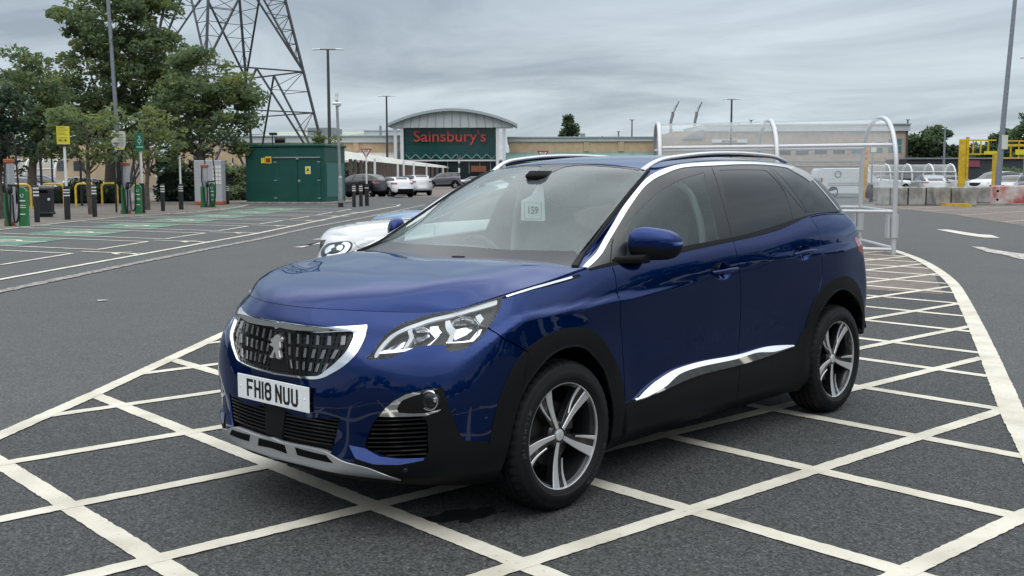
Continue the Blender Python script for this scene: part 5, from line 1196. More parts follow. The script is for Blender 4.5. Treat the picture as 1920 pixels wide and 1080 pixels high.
# ------------------------------------------------------------------ other cars, from a coarser pass of the same body builder
def CF(P):   # outline helper: side outlines given as (x, z)
    return P
def make_bg_car(name, label, body_mat, hx=1.0, hz=1.0, shape='suv', rail=False, group=None, detail=False, cat='car', dark=True, rear_up=False):
    root = empty(name); root.name = name; tag(root, label, cat, group)
    nu, nv = (120, 34) if detail else (66, 18)
    def deform(P):
        P = P.copy(); x, y, z = P[:, 0], P[:, 1], P[:, 2]
        if shape == 'hatch':      # lower roof, sloping tail
            z = np.where(z > 1.0, 1.0+(z-1.0)*.86, z); z = z*.95; x = np.where(x < -2.0, -2.0+(x+2.0)*.80, x)
            x = np.where(z > 1.1, x+.10*(z-1.1), x)
        elif shape == 'saloon':
            z = np.where(z > .95, .95+(z-.95)*.80, z); t = np.clip((-x-2.0)/1.2, 0, 1); z = np.where(z > 1.03, 1.03+(z-1.03)*(1-.93*t**1.6), z); x = np.where(x < -2.9, -2.9+(x+2.9)*1.3, x)
        elif shape == 'estate':
            z = np.where(z > 1.0, 1.0+(z-1.0)*.85, z); t = np.clip((-x-1.7)/1.3, 0, 1); x = np.where((x < -2.4) & (z > 1.0), x-.18*np.clip((z-1.0)/.4, 0, 1), x)
            z = np.where(z > 1.25, z+.05*t, z)
        elif shape == 'boxy':
            t = np.clip((-x-1.7)/1.3, 0, 1); x = np.where((x < -2.5) & (z > 1.0), x-.20*np.clip((z-1.0)/.4, 0, 1), x); z = np.where(z > 1.3, z+.13*t+.03, z); z = np.where((z > .8), z+.05, z)
        elif shape == 'mini':
            x = np.where(x < -1.3, -1.3+(x+1.3)*.78, x)
        return np.stack([x, y, z], 1)*np.array([hx, 1.0, hz])
    charts = {}
    for k, (f, U_, V_, a, b) in {'LB': (lb_eval, LBU, LBV, nu, nv), 'GS': (gs_eval, 3.2, .6, nu//2, nv//2), 'TC': (tc_eval, 3.6, .62, nu//2, nv//2), 'BC': (bc_eval, 1.0, .85, nu//4, nv//2)}.items():
        c = Chart(f, U_, V_, a, b); 
        c.flip = CHARTS[k].flip; charts[k] = c
    R_ = REG
    def bake(part):
        V, F, N = part; 
        if len(V) == 0: return part
        V2 = deform(V); N2 = N*np.array([1, 1, 1/hz]); return V2, F, N2/np.maximum(np.linalg.norm(N2, axis=1, keepdims=True), 1e-9)
    lampR = R_['lamp']
    if detail:
        q3 = [(.775, .50, .73), (.765, .50, .79), (.72, .56, .835), (.60, .70, .865), (.48, .785, .87), (.425, .81, .835), (.44, .82, .77), (.53, .80, .715), (.64, .73, .685), (.74, .57, .68)]
        lampR = LBCH.trace(q3)
    C = Cut(charts['LB'], [('hole', R_['archF']), ('hole', R_['archR']), ('lampF', lampR), ('grille', R_['grille_out']), ('intake', R_['intake']), ('clad', R_['clad_front']), ('clad', R_['sill']), ('clad', R_['clad_rear']), ('tail', R_['taillamp'])]+([('gap', g) for g in R_['gaps']] if detail else []), 'paint')
    Cg = Cut(charts['GS'], [('wf', R_['wf']), ('wr', R_['wr']), ('wq', R_['wq']), ('frame', R_['low'])], 'paint')
    Ct = Cut(charts['TC'], [('ws', R_['ws']), ('trim', R_['wst']), ('rw', R_['rw'])], 'paint')
    bc = charts['BC']; Nb = bc.nrm(bc.uv); Nb[Nb[:, 2] < 0] *= -1
    fl_ = np.cross(bc.P[bc.quads[5][1]]-bc.P[bc.quads[5][0]], bc.P[bc.quads[5][3]]-bc.P[bc.quads[5][0]])[2] < 0
    bon = (bc.P, [tuple(q[::-1]) if fl_ else tuple(q) for q in bc.quads], Nb)
    sk = .012 if detail else 0
    paint_low = shape in ('hatch', 'saloon', 'estate')
    emit('body', [bake(C.part(['paint', 'clad'] if paint_low else 'paint', skirt=sk)), bake(Cg.part('paint', skirt=0)), bake(Ct.part('paint', skirt=0)), bake(bon)], body_mat, root)
    if not paint_low: emit('cladding', [bake(C.part('clad', off=.003, skirt=0))], M['black_plastic'], root)
    emit('grille', [bake(C.part('grille', off=-.01, skirt=0))], M['gloss_black'], root); emit('intake', [bake(C.part('intake', off=-.01, skirt=0))], M['gloss_black'], root)
    emit('headlamp', [bake(C.part('lampF', off=.002, skirt=0))], M['drl'] if not detail else M['lamp_inner'], root, 'two'); emit('tail_lamp', [bake(C.part('tail', off=.002, skirt=0))], M['tail_red'], root, 'two')
    emit('window_frame', [bake(Cg.part('frame', skirt=0)), ], M['frame_black'], root, 'two')
    g = M['far_glass']
    for k in ('wf', 'wr', 'wq'): emit('side_window', [bake(Cg.part(k, off=-.002, skirt=0))], g, root, 'two')
    emit('windscreen', [bake(Ct.part('ws', skirt=0))], g, root); emit('rear_window', [bake(Ct.part('rw', skirt=0))], g, root); emit('windscreen_trim', [bake(Ct.part('trim', skirt=0))], M['black_plastic'], root)
    if detail:
        emit('lamp_cover', [bake(C.part('lampF', off=.012, skirt=0))], M['lamp_glass'], root, 'two')
        cen_ = lampR.mean(0)
        for (a0_, a1_, k0, k1, tl) in ((2.2, 5.4, .62, .90, (0, 0, .3)), (-.6, 1.3, .20, .62, (0, 0, .9)), (2.0, 3.6, .15, .50, (0, 0, .8))):
            dd_ = lampR-cen_; n_ = len(dd_); i0, i1 = int((a0_/6.2832 % 1)*n_), int((a1_/6.2832 % 1)*n_); idx = [(i0+q) % n_ for q in range((i1-i0) % n_)]
            pol = np.concatenate([cen_+dd_[idx]*k1, (cen_+dd_[idx]*k0)[::-1]]); emit('reflector', [bake(patch(charts['LB'], pol, .004, 0, grid=.05, tilt=tl))], M['reflector'], root, 'two')
    # dark inner, floor
    f = MB(); f.box((-1.33*hx, 0, .33*hz), (1.9*hx, 1.5, .25)); f.box((-1.4*hx, 0, .45*hz), (4.0*hx, 1.1, .3)); f.build('underbody', M['dark_void'], root)
    wr = .0
    for (x, side) in ((0, 1), (-2.675, 1), (0, -1), (-2.675, -1)):
        w = bpy.data.objects.new('wheel', None); link(w, root); xx = (x if shape not in ('mini',) or x > -1.3 else -1.3+(x+1.3)*.78)
        if shape == 'hatch' and x < -2: xx = -2.0+(x+2.0)*.80
        w.location = (xx*hx, .80*side, .333*hz); w.rotation_euler = (0, 0, 0 if side > 0 else math.pi); w.scale = (1.0, 1, hz)
        for o in BGW: c = o.copy(); link(c, w)
    return root
# simple wheel pieces shared by all other vehicles
def bg_wheel():
    t = MB(); t.lathe([(.215, -.1), (.26, -.11), (.32, -.10), (.335, -.07), (.335, .07), (.32, .10), (.27, .112), (.24, .10), (.235, .085)], n=32, axis='y')
    r = MB(); r.lathe([(.0, .03), (.20, .02), (.235, .07), (.24, .095), (.235, .10), (.225, .09)], n=32, axis='y')
    s = MB()
    for k in range(5):
        a = 2*math.pi*k/5+.3; ca, sa = math.cos(a), math.sin(a); px, pz = -sa, ca
        V = []
        for (rr, w, y) in ((.03, .022, .08), (.13, .022, .085), (.232, .045, .092)): V += [(rr*ca+px*w, y, rr*sa+pz*w), (rr*ca-px*w, y, rr*sa-pz*w)]
        V += [(v[0], v[1]-.02, v[2]) for v in V]
        s.add(V, [(0, 1, 3, 2), (2, 3, 5, 4), (0, 2, 8, 6), (2, 4, 10, 8), (1, 7, 9, 3), (3, 9, 11, 5)])
    s.cyl((0, .06, 0), .05, .03, 12, axis='y')
    out = []
    for nm, m_, mt in (('tyre', t, M['tyre']), ('rim', r, M['rim_black']), ('spokes', s, M['machined'])):
        o = m_.build(nm, mt, None, smooth=nm != 'spokes', auto=40); out.append(o)
    return out
M['far_glass'] = mat('far_car_glass', (0.012, .015, .017), rough=.04, spec=.9)
BGW = bg_wheel()
for o in BGW: scene.collection.objects.unlink(o)
def car_paint(n, c, metal=.2): return mat('car_paint_'+n, c, rough=.35, metal=metal, coat=1.0)
PC = {'white': car_paint('white', (.62, .63, .63), 0), 'black': car_paint('black', (.002, .002, .004)), 'silver': car_paint('silver', (.38, .39, .40), .6), 'grey': car_paint('grey', (.10, .105, .115), .4), 'blue': car_paint('blue', (.03, .13, .28)), 'red': car_paint('red', (.25, .02, .02)), 'dgrey': car_paint('dark_grey', (.035, .04, .045), .4), 'navy': car_paint('navy', (.01, .018, .05), .3)}
CARS = []
def place_car(px, py, head, *a, base_at=(0, .9), **k):
    "ground contact of local point base_at shows at this pixel; head = heading of the nose, degrees clockwise from straight away as seen from the camera"
    c = make_bg_car(*a, **k); P = G(px, py); ang = math.atan2(HF[1], HF[0])-R(head)
    bx, by = base_at; ca, sa = math.cos(ang), math.sin(ang); c.location = (P[0]-(bx*ca-by*sa), P[1]-(bx*sa+by*ca), 0); c.rotation_euler = (0, 0, ang); CARS.append(c); return c
def far_cars():
    D = 'car'
    # two parked just behind the blue car
    def near(px, py, Y, rz, *a, **k):
        c = make_bg_car('parked_car', *a, detail=True, **k); P = W(px, py, Y); ang = R(rz); bx, by = .80, .55; ca, sa = math.cos(ang), math.sin(ang); c.location = (P[0]-(bx*ca-by*sa), P[1]-(bx*sa+by*ca), 0); c.rotation_euler = (0, 0, ang)
    near(600, 465, 11.2, -44, 'white car with a rounded headlamp, parked close behind the blue SUV', PC['white'], 1.0, .99, 'hatch')
    near(695, 412, 14.6, -42, 'bright blue car with only its bonnet showing beyond the white car', PC['blue'], 1.0, .99, 'hatch')
    # by the store, left of the windscreen
    place_car(690, 371, -64, 'parked_car', 'black SUV with silver window trim, tail towards us, behind the give way sign', PC['black'], 1.0, 1.0, 'suv', base_at=(-2.675, .9))
    place_car(732, 370.5, -38, 'parked_car', 'white hatchback with alloy wheels between the black SUV and the silver estate', PC['white'], .92, .97, 'hatch', base_at=(-2.5, .9))
    place_car(764, 367, -28, 'parked_car', 'silver estate car with tall red tail lamps beside the white hatchback', PC['silver'], 1.03, 1.0, 'estate', base_at=(-2.675, .9))
    place_car(810, 353.5, -100, 'parked_car', 'metallic grey boxy off-roader broadside in front of the store entrance', PC['grey'], 1.0, 1.06, 'boxy', base_at=(0, .9))
    place_car(905, 352, -100, 'parked_car', 'light grey car partly hidden behind the grey off-roader', PC['silver'], 1.0, .95, 'hatch', base_at=(-2.4, .9))
    place_car(905, 362, -60, 'parked_car', 'small white car with only its front corner showing above the blue roofline', PC['white'], .9, .93, 'mini', base_at=(0, .9))
    # left, behind the hoops
    for (px, py, hd, lab, pc, sh, bs) in ((30, 372, 60, 'dark grey hatchback parked behind the leftmost charger', 'dgrey', 'hatch', (-2.6, .9)), (60, 371, 78, 'black car with a bright side strip parked behind the litter bin', 'black', 'suv', (0, .9)),
                                      (128, 369, 84, 'navy car parked beyond the hoops, behind the yellow notice', 'navy', 'suv', (0, .9)), (205, 367, 84, 'white car glimpsed beyond the hoops near the tall lamp column', 'white', 'hatch', (0, .9)), (470, 362, 84, 'silver car seen between the striped pole and the green cabin', 'silver', 'hatch', (0, .9)), (2, 374, 70, 'pale car at the left edge of the car park, behind the hedge', 'silver', 'hatch', (-2.6, .9))):
        place_car(px, py, hd, 'parked_car', lab, PC[pc], 1.0, 1.0, sh, base_at=bs)
    # right, behind the concrete blocks
    place_car(1698, 358, 90, 'parked_car', 'small white car seen through the end of the trolley shelter', PC['white'], .95, .95, 'hatch', base_at=(0, -.9))
    place_car(1775, 372, 8, 'parked_car', 'silver saloon with its rear window facing us behind the concrete blocks', PC['silver'], 1.0, .98, 'saloon', base_at=(-2.675, -.75))
    place_car(1795, 357, 20, 'parked_car', 'dark car with red tail lamps beyond the silver saloon', PC['dgrey'], .95, .95, 'hatch', base_at=(-2.5, -.8))
    place_car(1826, 360, 110, 'parked_car', 'white car between the two yellow barrier posts', PC['white'], .95, .93, 'hatch', base_at=(0, -.9))
    place_car(1862, 367, -118, 'parked_car', 'large white SUV nose-on beneath the yellow barrier', PC['white'], 1.0, 1.05, 'suv', base_at=(0, .9))
    place_car(1905, 371, -130, 'parked_car', 'silver hatchback behind the red and white barrier block', PC['silver'], .95, .98, 'hatch', base_at=(0, .9))
    place_car(1920, 362, -112, 'parked_car', 'white car with a pink side stripe at the right edge of the picture', PC['white'], .95, 1.02, 'suv', base_at=(0, .9))
    place_car(1528, 356, 75, 'parked_car', 'dark car behind the tail of the white van', PC['dgrey'], .95, .93, 'hatch', base_at=(-2.5, -.9))
    # white van: own body
    van = empty('white_van'); van.name = 'van'; tag(van, 'white panel van with a green ring emblem on its side, seen through the trolley shelter', 'van')
    prof = [(.30, .28), (.42, .72), (.30, .95), (-.35, 1.12), (-.85, 1.60), (-1.15, 1.80), (-1.6, 1.86), (-4.05, 1.86), (-4.15, 1.70), (-4.22, .95), (-4.20, .35), (-3.9, .28)]
    V = []; F = []; n = len(prof); rings = [(-.86, .0), (-.93, .0)]
    def yw(z): return .93-(.0 if z < 1.0 else .13*((z-1.0)/.86)**1.5)
    ins = [(sum(p[0] for p in prof)/n, .95)]
    for sy in (-1, 1):
        for (x, z) in prof: V.append((x, sy*yw(z), z))
        for (x, z) in prof: V.append((x+(-.04 if x > -2 else .04), sy*(yw(z)-.05), z+(.03 if z > 1.2 else 0)))
    F = [tuple(range(n)), tuple(range(3*n-1, 2*n-1, -1))]
    for i in range(n):
        j = (i+1) % n; F += [(i, j, n+j, n+i), (2*n+i, 3*n+i, 3*n+j, 2*n+j), (n+i, n+j, 3*n+j, 3*n+i)]
    mesh_obj('body', V, F, PC['white'], van, smooth=True, auto=40)
    for sy in (1, -1):
        y = sy*.90
        g_ = MB(); g_.add([(-.60, sy*.905, 1.16), (-1.50, sy*.905, 1.16), (-1.50, sy*.845, 1.66), (-1.14, sy*.84, 1.66), (-.86, sy*.865, 1.45)], [tuple(range(5))]); g_.build('cab_window', M['far_glass'], van)
        for (x0, x1, z0) in ((-.1, -3.9, .93), (-.1, -3.9, .80)):
            g_ = MB(); g_.box(((x0+x1)/2, sy*.934, z0), (abs(x1-x0)*.9, .012, .02)); g_.build('side_moulding', M['black_plastic'], van)
        g_ = MB(); g_.box((-4.14, sy*.88, 1.12), (.10, .10, .30), bevel=.02); g_.build('tail_lamp', M['tail_red'], van)
        ring = MB(); pts = [(-3.05+.20*math.cos(a), sy*(yw(1.50)+.008), 1.50+.20*math.sin(a)) for a in np.linspace(0, 2*math.pi, 25)]; ring.tube(pts, .022, 6, False); ring.build('ring_emblem', mat('emblem_green', (.08, .22, .18)), van, smooth=True)
    g_ = MB(); g_.box((-4.2, 0, .40), (.12, 1.8, .22), bevel=.03); g_.build('bumper', M['black_plastic'], van)
    for (x, side) in ((-.35, 1), (-3.35, 1), (-.35, -1), (-3.35, -1)):
        w = bpy.data.objects.new('wheel', None); link(w, van); w.location = (x, .83*side, .333); w.rotation_euler = (0, 0, 0 if side > 0 else math.pi)
        for o in BGW: link(o.copy(), w)
        a_ = MB(); pts = [(x+.38*math.cos(t), side*.925, .333+.38*math.sin(t)) for t in np.linspace(0, math.pi, 13)]; a_.add(pts+[(p[0], p[1]-side*.003, p[2]) for p in pts], [tuple(range(13))]); a_.build('wheel_well', M['dark_void'], van)
    P = G(1562, 370.5); ang = math.atan2(HF[1], HF[0])-R(84); ca, sa = math.cos(ang), math.sin(ang); bx, by = -3.35, -.9
    van.location = (P[0]-(bx*ca-by*sa), P[1]-(bx*sa+by*ca), 0); van.rotation_euler = (0, 0, ang)
far_cars()
# ------------------------------------------------------------------ street furniture
M['galv'] = mat('galvanised_steel', (.30, .31, .32), rough=.45, metal=.5, noise_amt=.15, noise_scale=4)
M['pole_dark'] = mat('dark_pole', (.06, .065, .07), rough=.5, metal=.3)
M['pole_grey'] = mat('grey_pole', (.20, .22, .25), rough=.5, metal=.2, noise_amt=.1)
M['bollard'] = mat('bollard_black', (.012, .013, .016), rough=.5)
M['white_paint'] = mat('white_paint', (.62, .62, .60), rough=.5)
M['yellow'] = mat('yellow_paint', (.55, .36, .02), rough=.5, noise_amt=.18, noise_scale=5)
M['sign_yellow'] = mat('sign_yellow', (.62, .55, .03), rough=.45)
M['sign_green'] = mat('sign_green', (.01, .16, .09), rough=.45)
M['sign_cream'] = mat('sign_cream', (.55, .57, .50), rough=.5)
M['orange'] = mat('orange_plastic', (.34, .085, .035), rough=.5)
M['charger_green'] = mat('charger_green', (.02, .14, .045), rough=.4)
M['charger_grey'] = mat('charger_grey', (.34, .35, .37), rough=.45)
M['cabin_green'] = mat('cabin_green', (.004, .060, .048), rough=.42, noise_amt=.10, noise_scale=2)
M['cabin_side'] = mat('cabin_side_green', (.03, .13, .12), rough=.3)
M['bin'] = mat('bin_plastic', (.015, .018, .022), rough=.5)
M['concrete'] = mat('concrete', (.27, .26, .24), rough=.9, noise_amt=.35, noise_scale=2.2, detail=10, bump=.3, bump_scale=20)
M['red_worn'] = mat('worn_red_white', (.50, .47, .44), rough=.75, col2=(.36, .035, .035), noise_scale=1.7, detail=10)
M['red'] = mat('sign_red', (.32, .02, .02), rough=.5)
M['lamp_head'] = mat('lamp_head', (.70, .72, .72), rough=.3)
M['perspex'] = glass_mat('perspex', (.93, .95, .95), .8, .05, .01, .10, (.75, .78, .80))
M['alu'] = mat('aluminium_tube', (.50, .51, .52), rough=.4, metal=.35)
M['cable'] = mat('cable_rubber', (.008, .009, .011), rough=.5)
M['tan'] = mat('tan_post', (.50, .28, .09), rough=.7, noise_amt=.2)
def local(obj_, p):  return p
def dims(base_px, top_py):
    P = G(*base_px); Y = hdist(P); return P, Y, float(W(base_px[0], top_py, Y)[2])
BOL = None
def bollards():
    root = empty('bollard'); b = MB(); b.lathe([(.0, 1.02), (.05, 1.02), (.078, .99), (.085, .95), (.085, 0)], n=16); b.build('post', M['bollard'], root, smooth=True, auto=40)
    for z in (.93, .83, .74): r_ = MB(); r_.lathe([(.087, z-.022), (.0885, z-.015), (.0885, z+.015), (.087, z+.022)], n=16); r_.build('reflective_band', M['white_paint'], root, smooth=True)
    spots = [(70, 417, 347, 'black bollard with white bands between the leftmost charger and the bin'), (178, 407, 346, 'black banded bollard in front of the young tree trunk'), (306, 396, 345, 'black banded bollard right of the green charging sign, alone on the paving'),
             (427, 383, 347, 'black banded bollard just left of the green cabin'), (320, 377, 345, 'shorter-looking bollard set back beside the hedge'), (354, 375, 345, 'bollard set back against the grey feeder cabinet'), (664, 388, 346, 'left of the two bare bollards on the kerbed tip beside the camera pole'), (677, 387, 346, 'right of the two bare bollards, next to the give way sign post')]
    for i, (x, y, t, lab) in enumerate(spots):
        P, Y, h = dims((x, y), t); o = root if i == 0 else copy_tree(root); o.location = (P[0], P[1], 0); o.scale = (1, 1, h/1.02)
        tag(o, lab, 'bollard', 'banded bollards along the charging bays')
def signs_left():
    up = ROT_CAM
    # yellow notice
    P, Y, h = dims((127, 412), 237); o = empty('sign', P, up); o.name = 'notice_sign'; tag(o, 'bright yellow notice of small print on a white pole in a black banded base', 'sign')
    s = Y/FPX; b = MB(); b.cyl((0, 0, 0), .045, h-.05, 12); b.build('pole', M['white_paint'], o, smooth=True, auto=40)
    b = MB(); b.cyl((0, 0, 0), .10, 1.15, 14); base = b.build('pole_sleeve', M['bollard'], o, smooth=True, auto=40)
    for z in (.93, .83, 1.02): r_ = MB(); r_.lathe([(.102, z-.02), (.104, z), (.102, z+.02)], n=14); r_.build('reflective_band', M['white_paint'], base)
    w = 24*s; hh = 33*s; b = MB(); b.box((0, -.07, h-hh/2), (w, .02, hh), bevel=.004); pl = b.build('sign_board', M['sign_yellow'], o)
    b = MB(); rnd = random.Random(2)
    for k in range(11):
        if k == 6: continue
        L_ = w*(.62 if k == 0 else rnd.uniform(.6, .84)); b.box((-w*.43+L_/2, -.0815, h-.05-k*.047), (L_, .003, .010 if k else .02))
    for dx in (-.1, .08): b.box((dx, -.0815, h-.47), (.06, .003, .05))
    b.build('small_print', M['ink'], pl)
    b = MB(); b.box((0, -.07, h-hh-.045), (w, .02, .06)); b.build('lower_plate', M['bollard'], o)
    # green charging sign
    P, Y, h = dims((268, 400), 250); s = Y/FPX; o = empty('sign', P, up); o.name = 'charging_sign'; tag(o, 'tall green sign with a white plug symbol on a white post', 'sign')
    b = MB(); b.cyl((0, 0, 0), .05, h-.1, 12); b.build('pole', M['white_paint'], o, smooth=True, auto=40)
    b = MB(); b.cyl((0, 0, 0), .10, 1.2, 14); b.build('pole_sleeve', M['bollard'], o, smooth=True, auto=40)
    w, hh = 15.5*s, 33*s; b = MB(); b.box((0, -.08, h-hh/2), (w, .02, hh), bevel=.004); pl = b.build('sign_board', M['sign_green'], o)
    b = MB(); pts = [(.06*math.cos(a)*1.1, -.095, h-.30+.075*math.sin(a)) for a in np.linspace(math.pi*.65, math.pi*2.35, 14)]; b.tube(pts, .011, 6); b.bar((0, -.095, h-.26), (0, -.095, h-.12), .02); b.bar((-.03, -.095, h-.16), (-.03, -.095, h-.10), .015); b.bar((.03, -.095, h-.16), (.03, -.095, h-.10), .015); b.bar((0, -.095, h-.38), (0, -.095, h-.46), .02); b.build('plug_symbol', M['white_paint'], pl)
    b = MB(); b.box((0, -.0915, h-.54), (w*.8, .003, .035)); b.build('lettering', M['white_paint'], pl)
    # cream tariff boards on the tall column
    P, Y, h = dims((230, 381), 248); s = Y/FPX
    # at the front charger's distance
    Pq = G(232, 399); Y2 = hdist(Pq); s2 = Y2/FPX
    for k, (px, y0, y1, lab) in enumerate(((232, 246, 281, 'cream round-cornered board of small print in front of the tall lamp column'), (219, 244, 284, 'edge-on pale round-cornered board just left of the cream board'))):
        Pk = np.array(W(px, 400, Y2+.3*k)); z1 = zat(y0, Y2, px); z0 = zat(y1, Y2, px); w = (17 if k == 0 else 9)*s2
        o = empty('information_board', (Pk[0], Pk[1], 0), up+(0 if k == 0 else .5)); tag(o, lab, 'sign')
        b = MB(); n = 8; pts = [(-w/2, z0), (w/2, z0)]+[(w/2-w*.35+w*.35*math.cos(a), z1-w*.35+w*.35*math.sin(a)) for a in np.linspace(0, math.pi/2, 6)]+[(-w/2+w*.35+w*.35*math.cos(a), z1-w*.35+w*.35*math.sin(a)) for a in np.linspace(math.pi/2, math.pi, 6)]
        m = len(pts); b.add([(x, -.02, z) for x, z in pts]+[(x, .02, z) for x, z in pts], [tuple(range(m)), tuple(range(2*m-1, m-1, -1))]+[(i, m+i, m+(i+1) % m, (i+1) % m) for i in range(m)]); pl = b.build('sign_board', M['sign_cream'], o)
        b = MB(); b.cyl((0, .05, 0), .04, z0+.3, 10); b.build('pole', M['bollard'], o, smooth=True)
        if k == 0:
            b = MB(); 
            for q in range(8): b.box((random.Random(q).uniform(-.03, .02), -.0225, z1-.13-q*.062), (w*(.55+.25*((q*7) % 3)/2), .003, .014))
            b.build('small_print', M['ink'], pl); b = MB(); b.box((0, -.0228, z0+.045), (w*.96, .003, .06)); b.build('yellow_band', M['sign_yellow'], pl)
    # white post right of the green sign
    P, Y, h = dims((340, 393), 286); o = empty('marker_post', P, up); tag(o, 'thin white post with a dark cap and a black banded sleeve beside the hedge', 'post')
    b = MB(); b.cyl((0, 0, 0), .045, h, 12); b.build('pole', M['white_paint'], o, smooth=True, auto=40); b = MB(); b.cyl((0, 0, 0), .10, 1.13, 14); sl = b.build('pole_sleeve', M['bollard'], o, smooth=True, auto=40); b = MB(); b.box((0, -.05, h-.06), (.12, .05, .10)); b.build('cap', M['bollard'], o)
    for z in (.93, .83, 1.02): r_ = MB(); r_.lathe([(.102, z-.02), (.104, z), (.102, z+.02)], n=14); r_.build('reflective_band', M['white_paint'], sl)
    # black and white striped pole, dark square post
    P, Y, h = dims((438, 362), 296); o = empty('striped_pole', P, up); tag(o, 'black and white striped pole between the hedge and the green cabin', 'pole')
    for k in range(7): b = MB(); b.cyl((0, 0, h*k/7), .06, h/7, 10); b.build('stripe', M['white_paint'] if k % 2 else M['bollard'], o, smooth=True, auto=40)
    P, Y, h = dims((421, 380), 320); b = MB(); b.box((0, 0, h/2), (.2, .2, h), bevel=.02); b.box((0, 0, h), (.22, .22, .04), bevel=.01); o = b.build('square_post', M['bollard']); o.location = P; tag(o, 'dark square post immediately left of the bollard by the cabin', 'post')
    # dark slender posts behind the hoops
    proto = None
    for (x, y0, y1, lab) in ((80, 287, 392, 'dark slender post behind the bin, tallest of the hedge posts'), (100, 291, 372, 'dark slender post right of the tallest hedge post'), (154, 289, 386, 'dark slender post between the two middle hoops')):
        P = G(x, y1); Y = hdist(P); h = zat(y0, Y, x); b = MB(); b.cyl((0, 0, 0), .06, h, 8); b.cyl((0, 0, h), .07, .04, 8); b.cyl((0, 0, 0), .12, .03, 8); o = b.build('fence_post', M['bollard'], smooth=True, auto=40); o.location = P; tag(o, lab, 'post', 'dark posts behind the hoops')
    # bin
    P, Y, h = dims((86, 407), 347); o = empty('litter_bin', P, up+.15); tag(o, 'black litter bin with a hooded lid beside the yellow notice pole', 'bin')
    s = Y/FPX; w = 27*s; b = MB(); b.box((0, 0, h*.48), (w, w*.9, h*.78), bevel=.04); b.build('body', M['bin'], o); b = MB(); b.box((0, 0, h*.94), (w*1.12, w, h*.10), bevel=.03); b.box((0, 0, h*.885), (w*.8, w*.8, .05)); b.build('lid', M['galv'], o)
    b = MB(); b.box((0, 0, .05), (w*.8, w*.75, .1), bevel=.02); b.box((0, 0, .14), (w*1.1, w, .1), bevel=.03); b.build('base', M['bin'], o); b = MB(); b.box((0, -w*.452, h*.80), (w*.6, .02, .10)); b.build('opening', M['dark_void'], o)
    b = MB(); b.cyl((w*.36, -w*.46, h*.56), .05, .012, 12, axis='y'); b.build('badge', M['white_paint'], o)
    # yellow hoops
    for i, (xa, xb, yb, yt, lab) in enumerate(((18, 59, 392, 346.5, 'leftmost yellow hoop barrier, half hidden behind the charger'), (80, 121, 390, 345, 'yellow hoop barrier behind the bin'), (143, 178, 387, 344.5, 'yellow hoop barrier behind the young tree'), (192, 221, 383, 344, 'rightmost yellow hoop barrier by the lamp column foot'))):
        A = G(xa, yb); B = G(xb, yb-.5); h = zat(yt, hdist(A), xa); d = (B-A)/np.linalg.norm(B-A); L_ = np.linalg.norm(B-A); r_ = .22; pts = [A]
        pts += [A+d*(r_-r_*math.cos(t))+np.array([0, 0, h-r_+r_*math.sin(t)]) for t in np.linspace(0, math.pi/2, 6)]; pts += [B-d*(r_-r_*math.cos(t))+np.array([0, 0, h-r_+r_*math.sin(t)]) for t in np.linspace(math.pi/2, 0, 6)]+[B]
        b = MB(); b.tube(pts, .055, 8); o = b.build('hoop_barrier', M['yellow'], smooth=True); tag(o, lab, 'barrier', 'yellow hoops in front of the hedge')
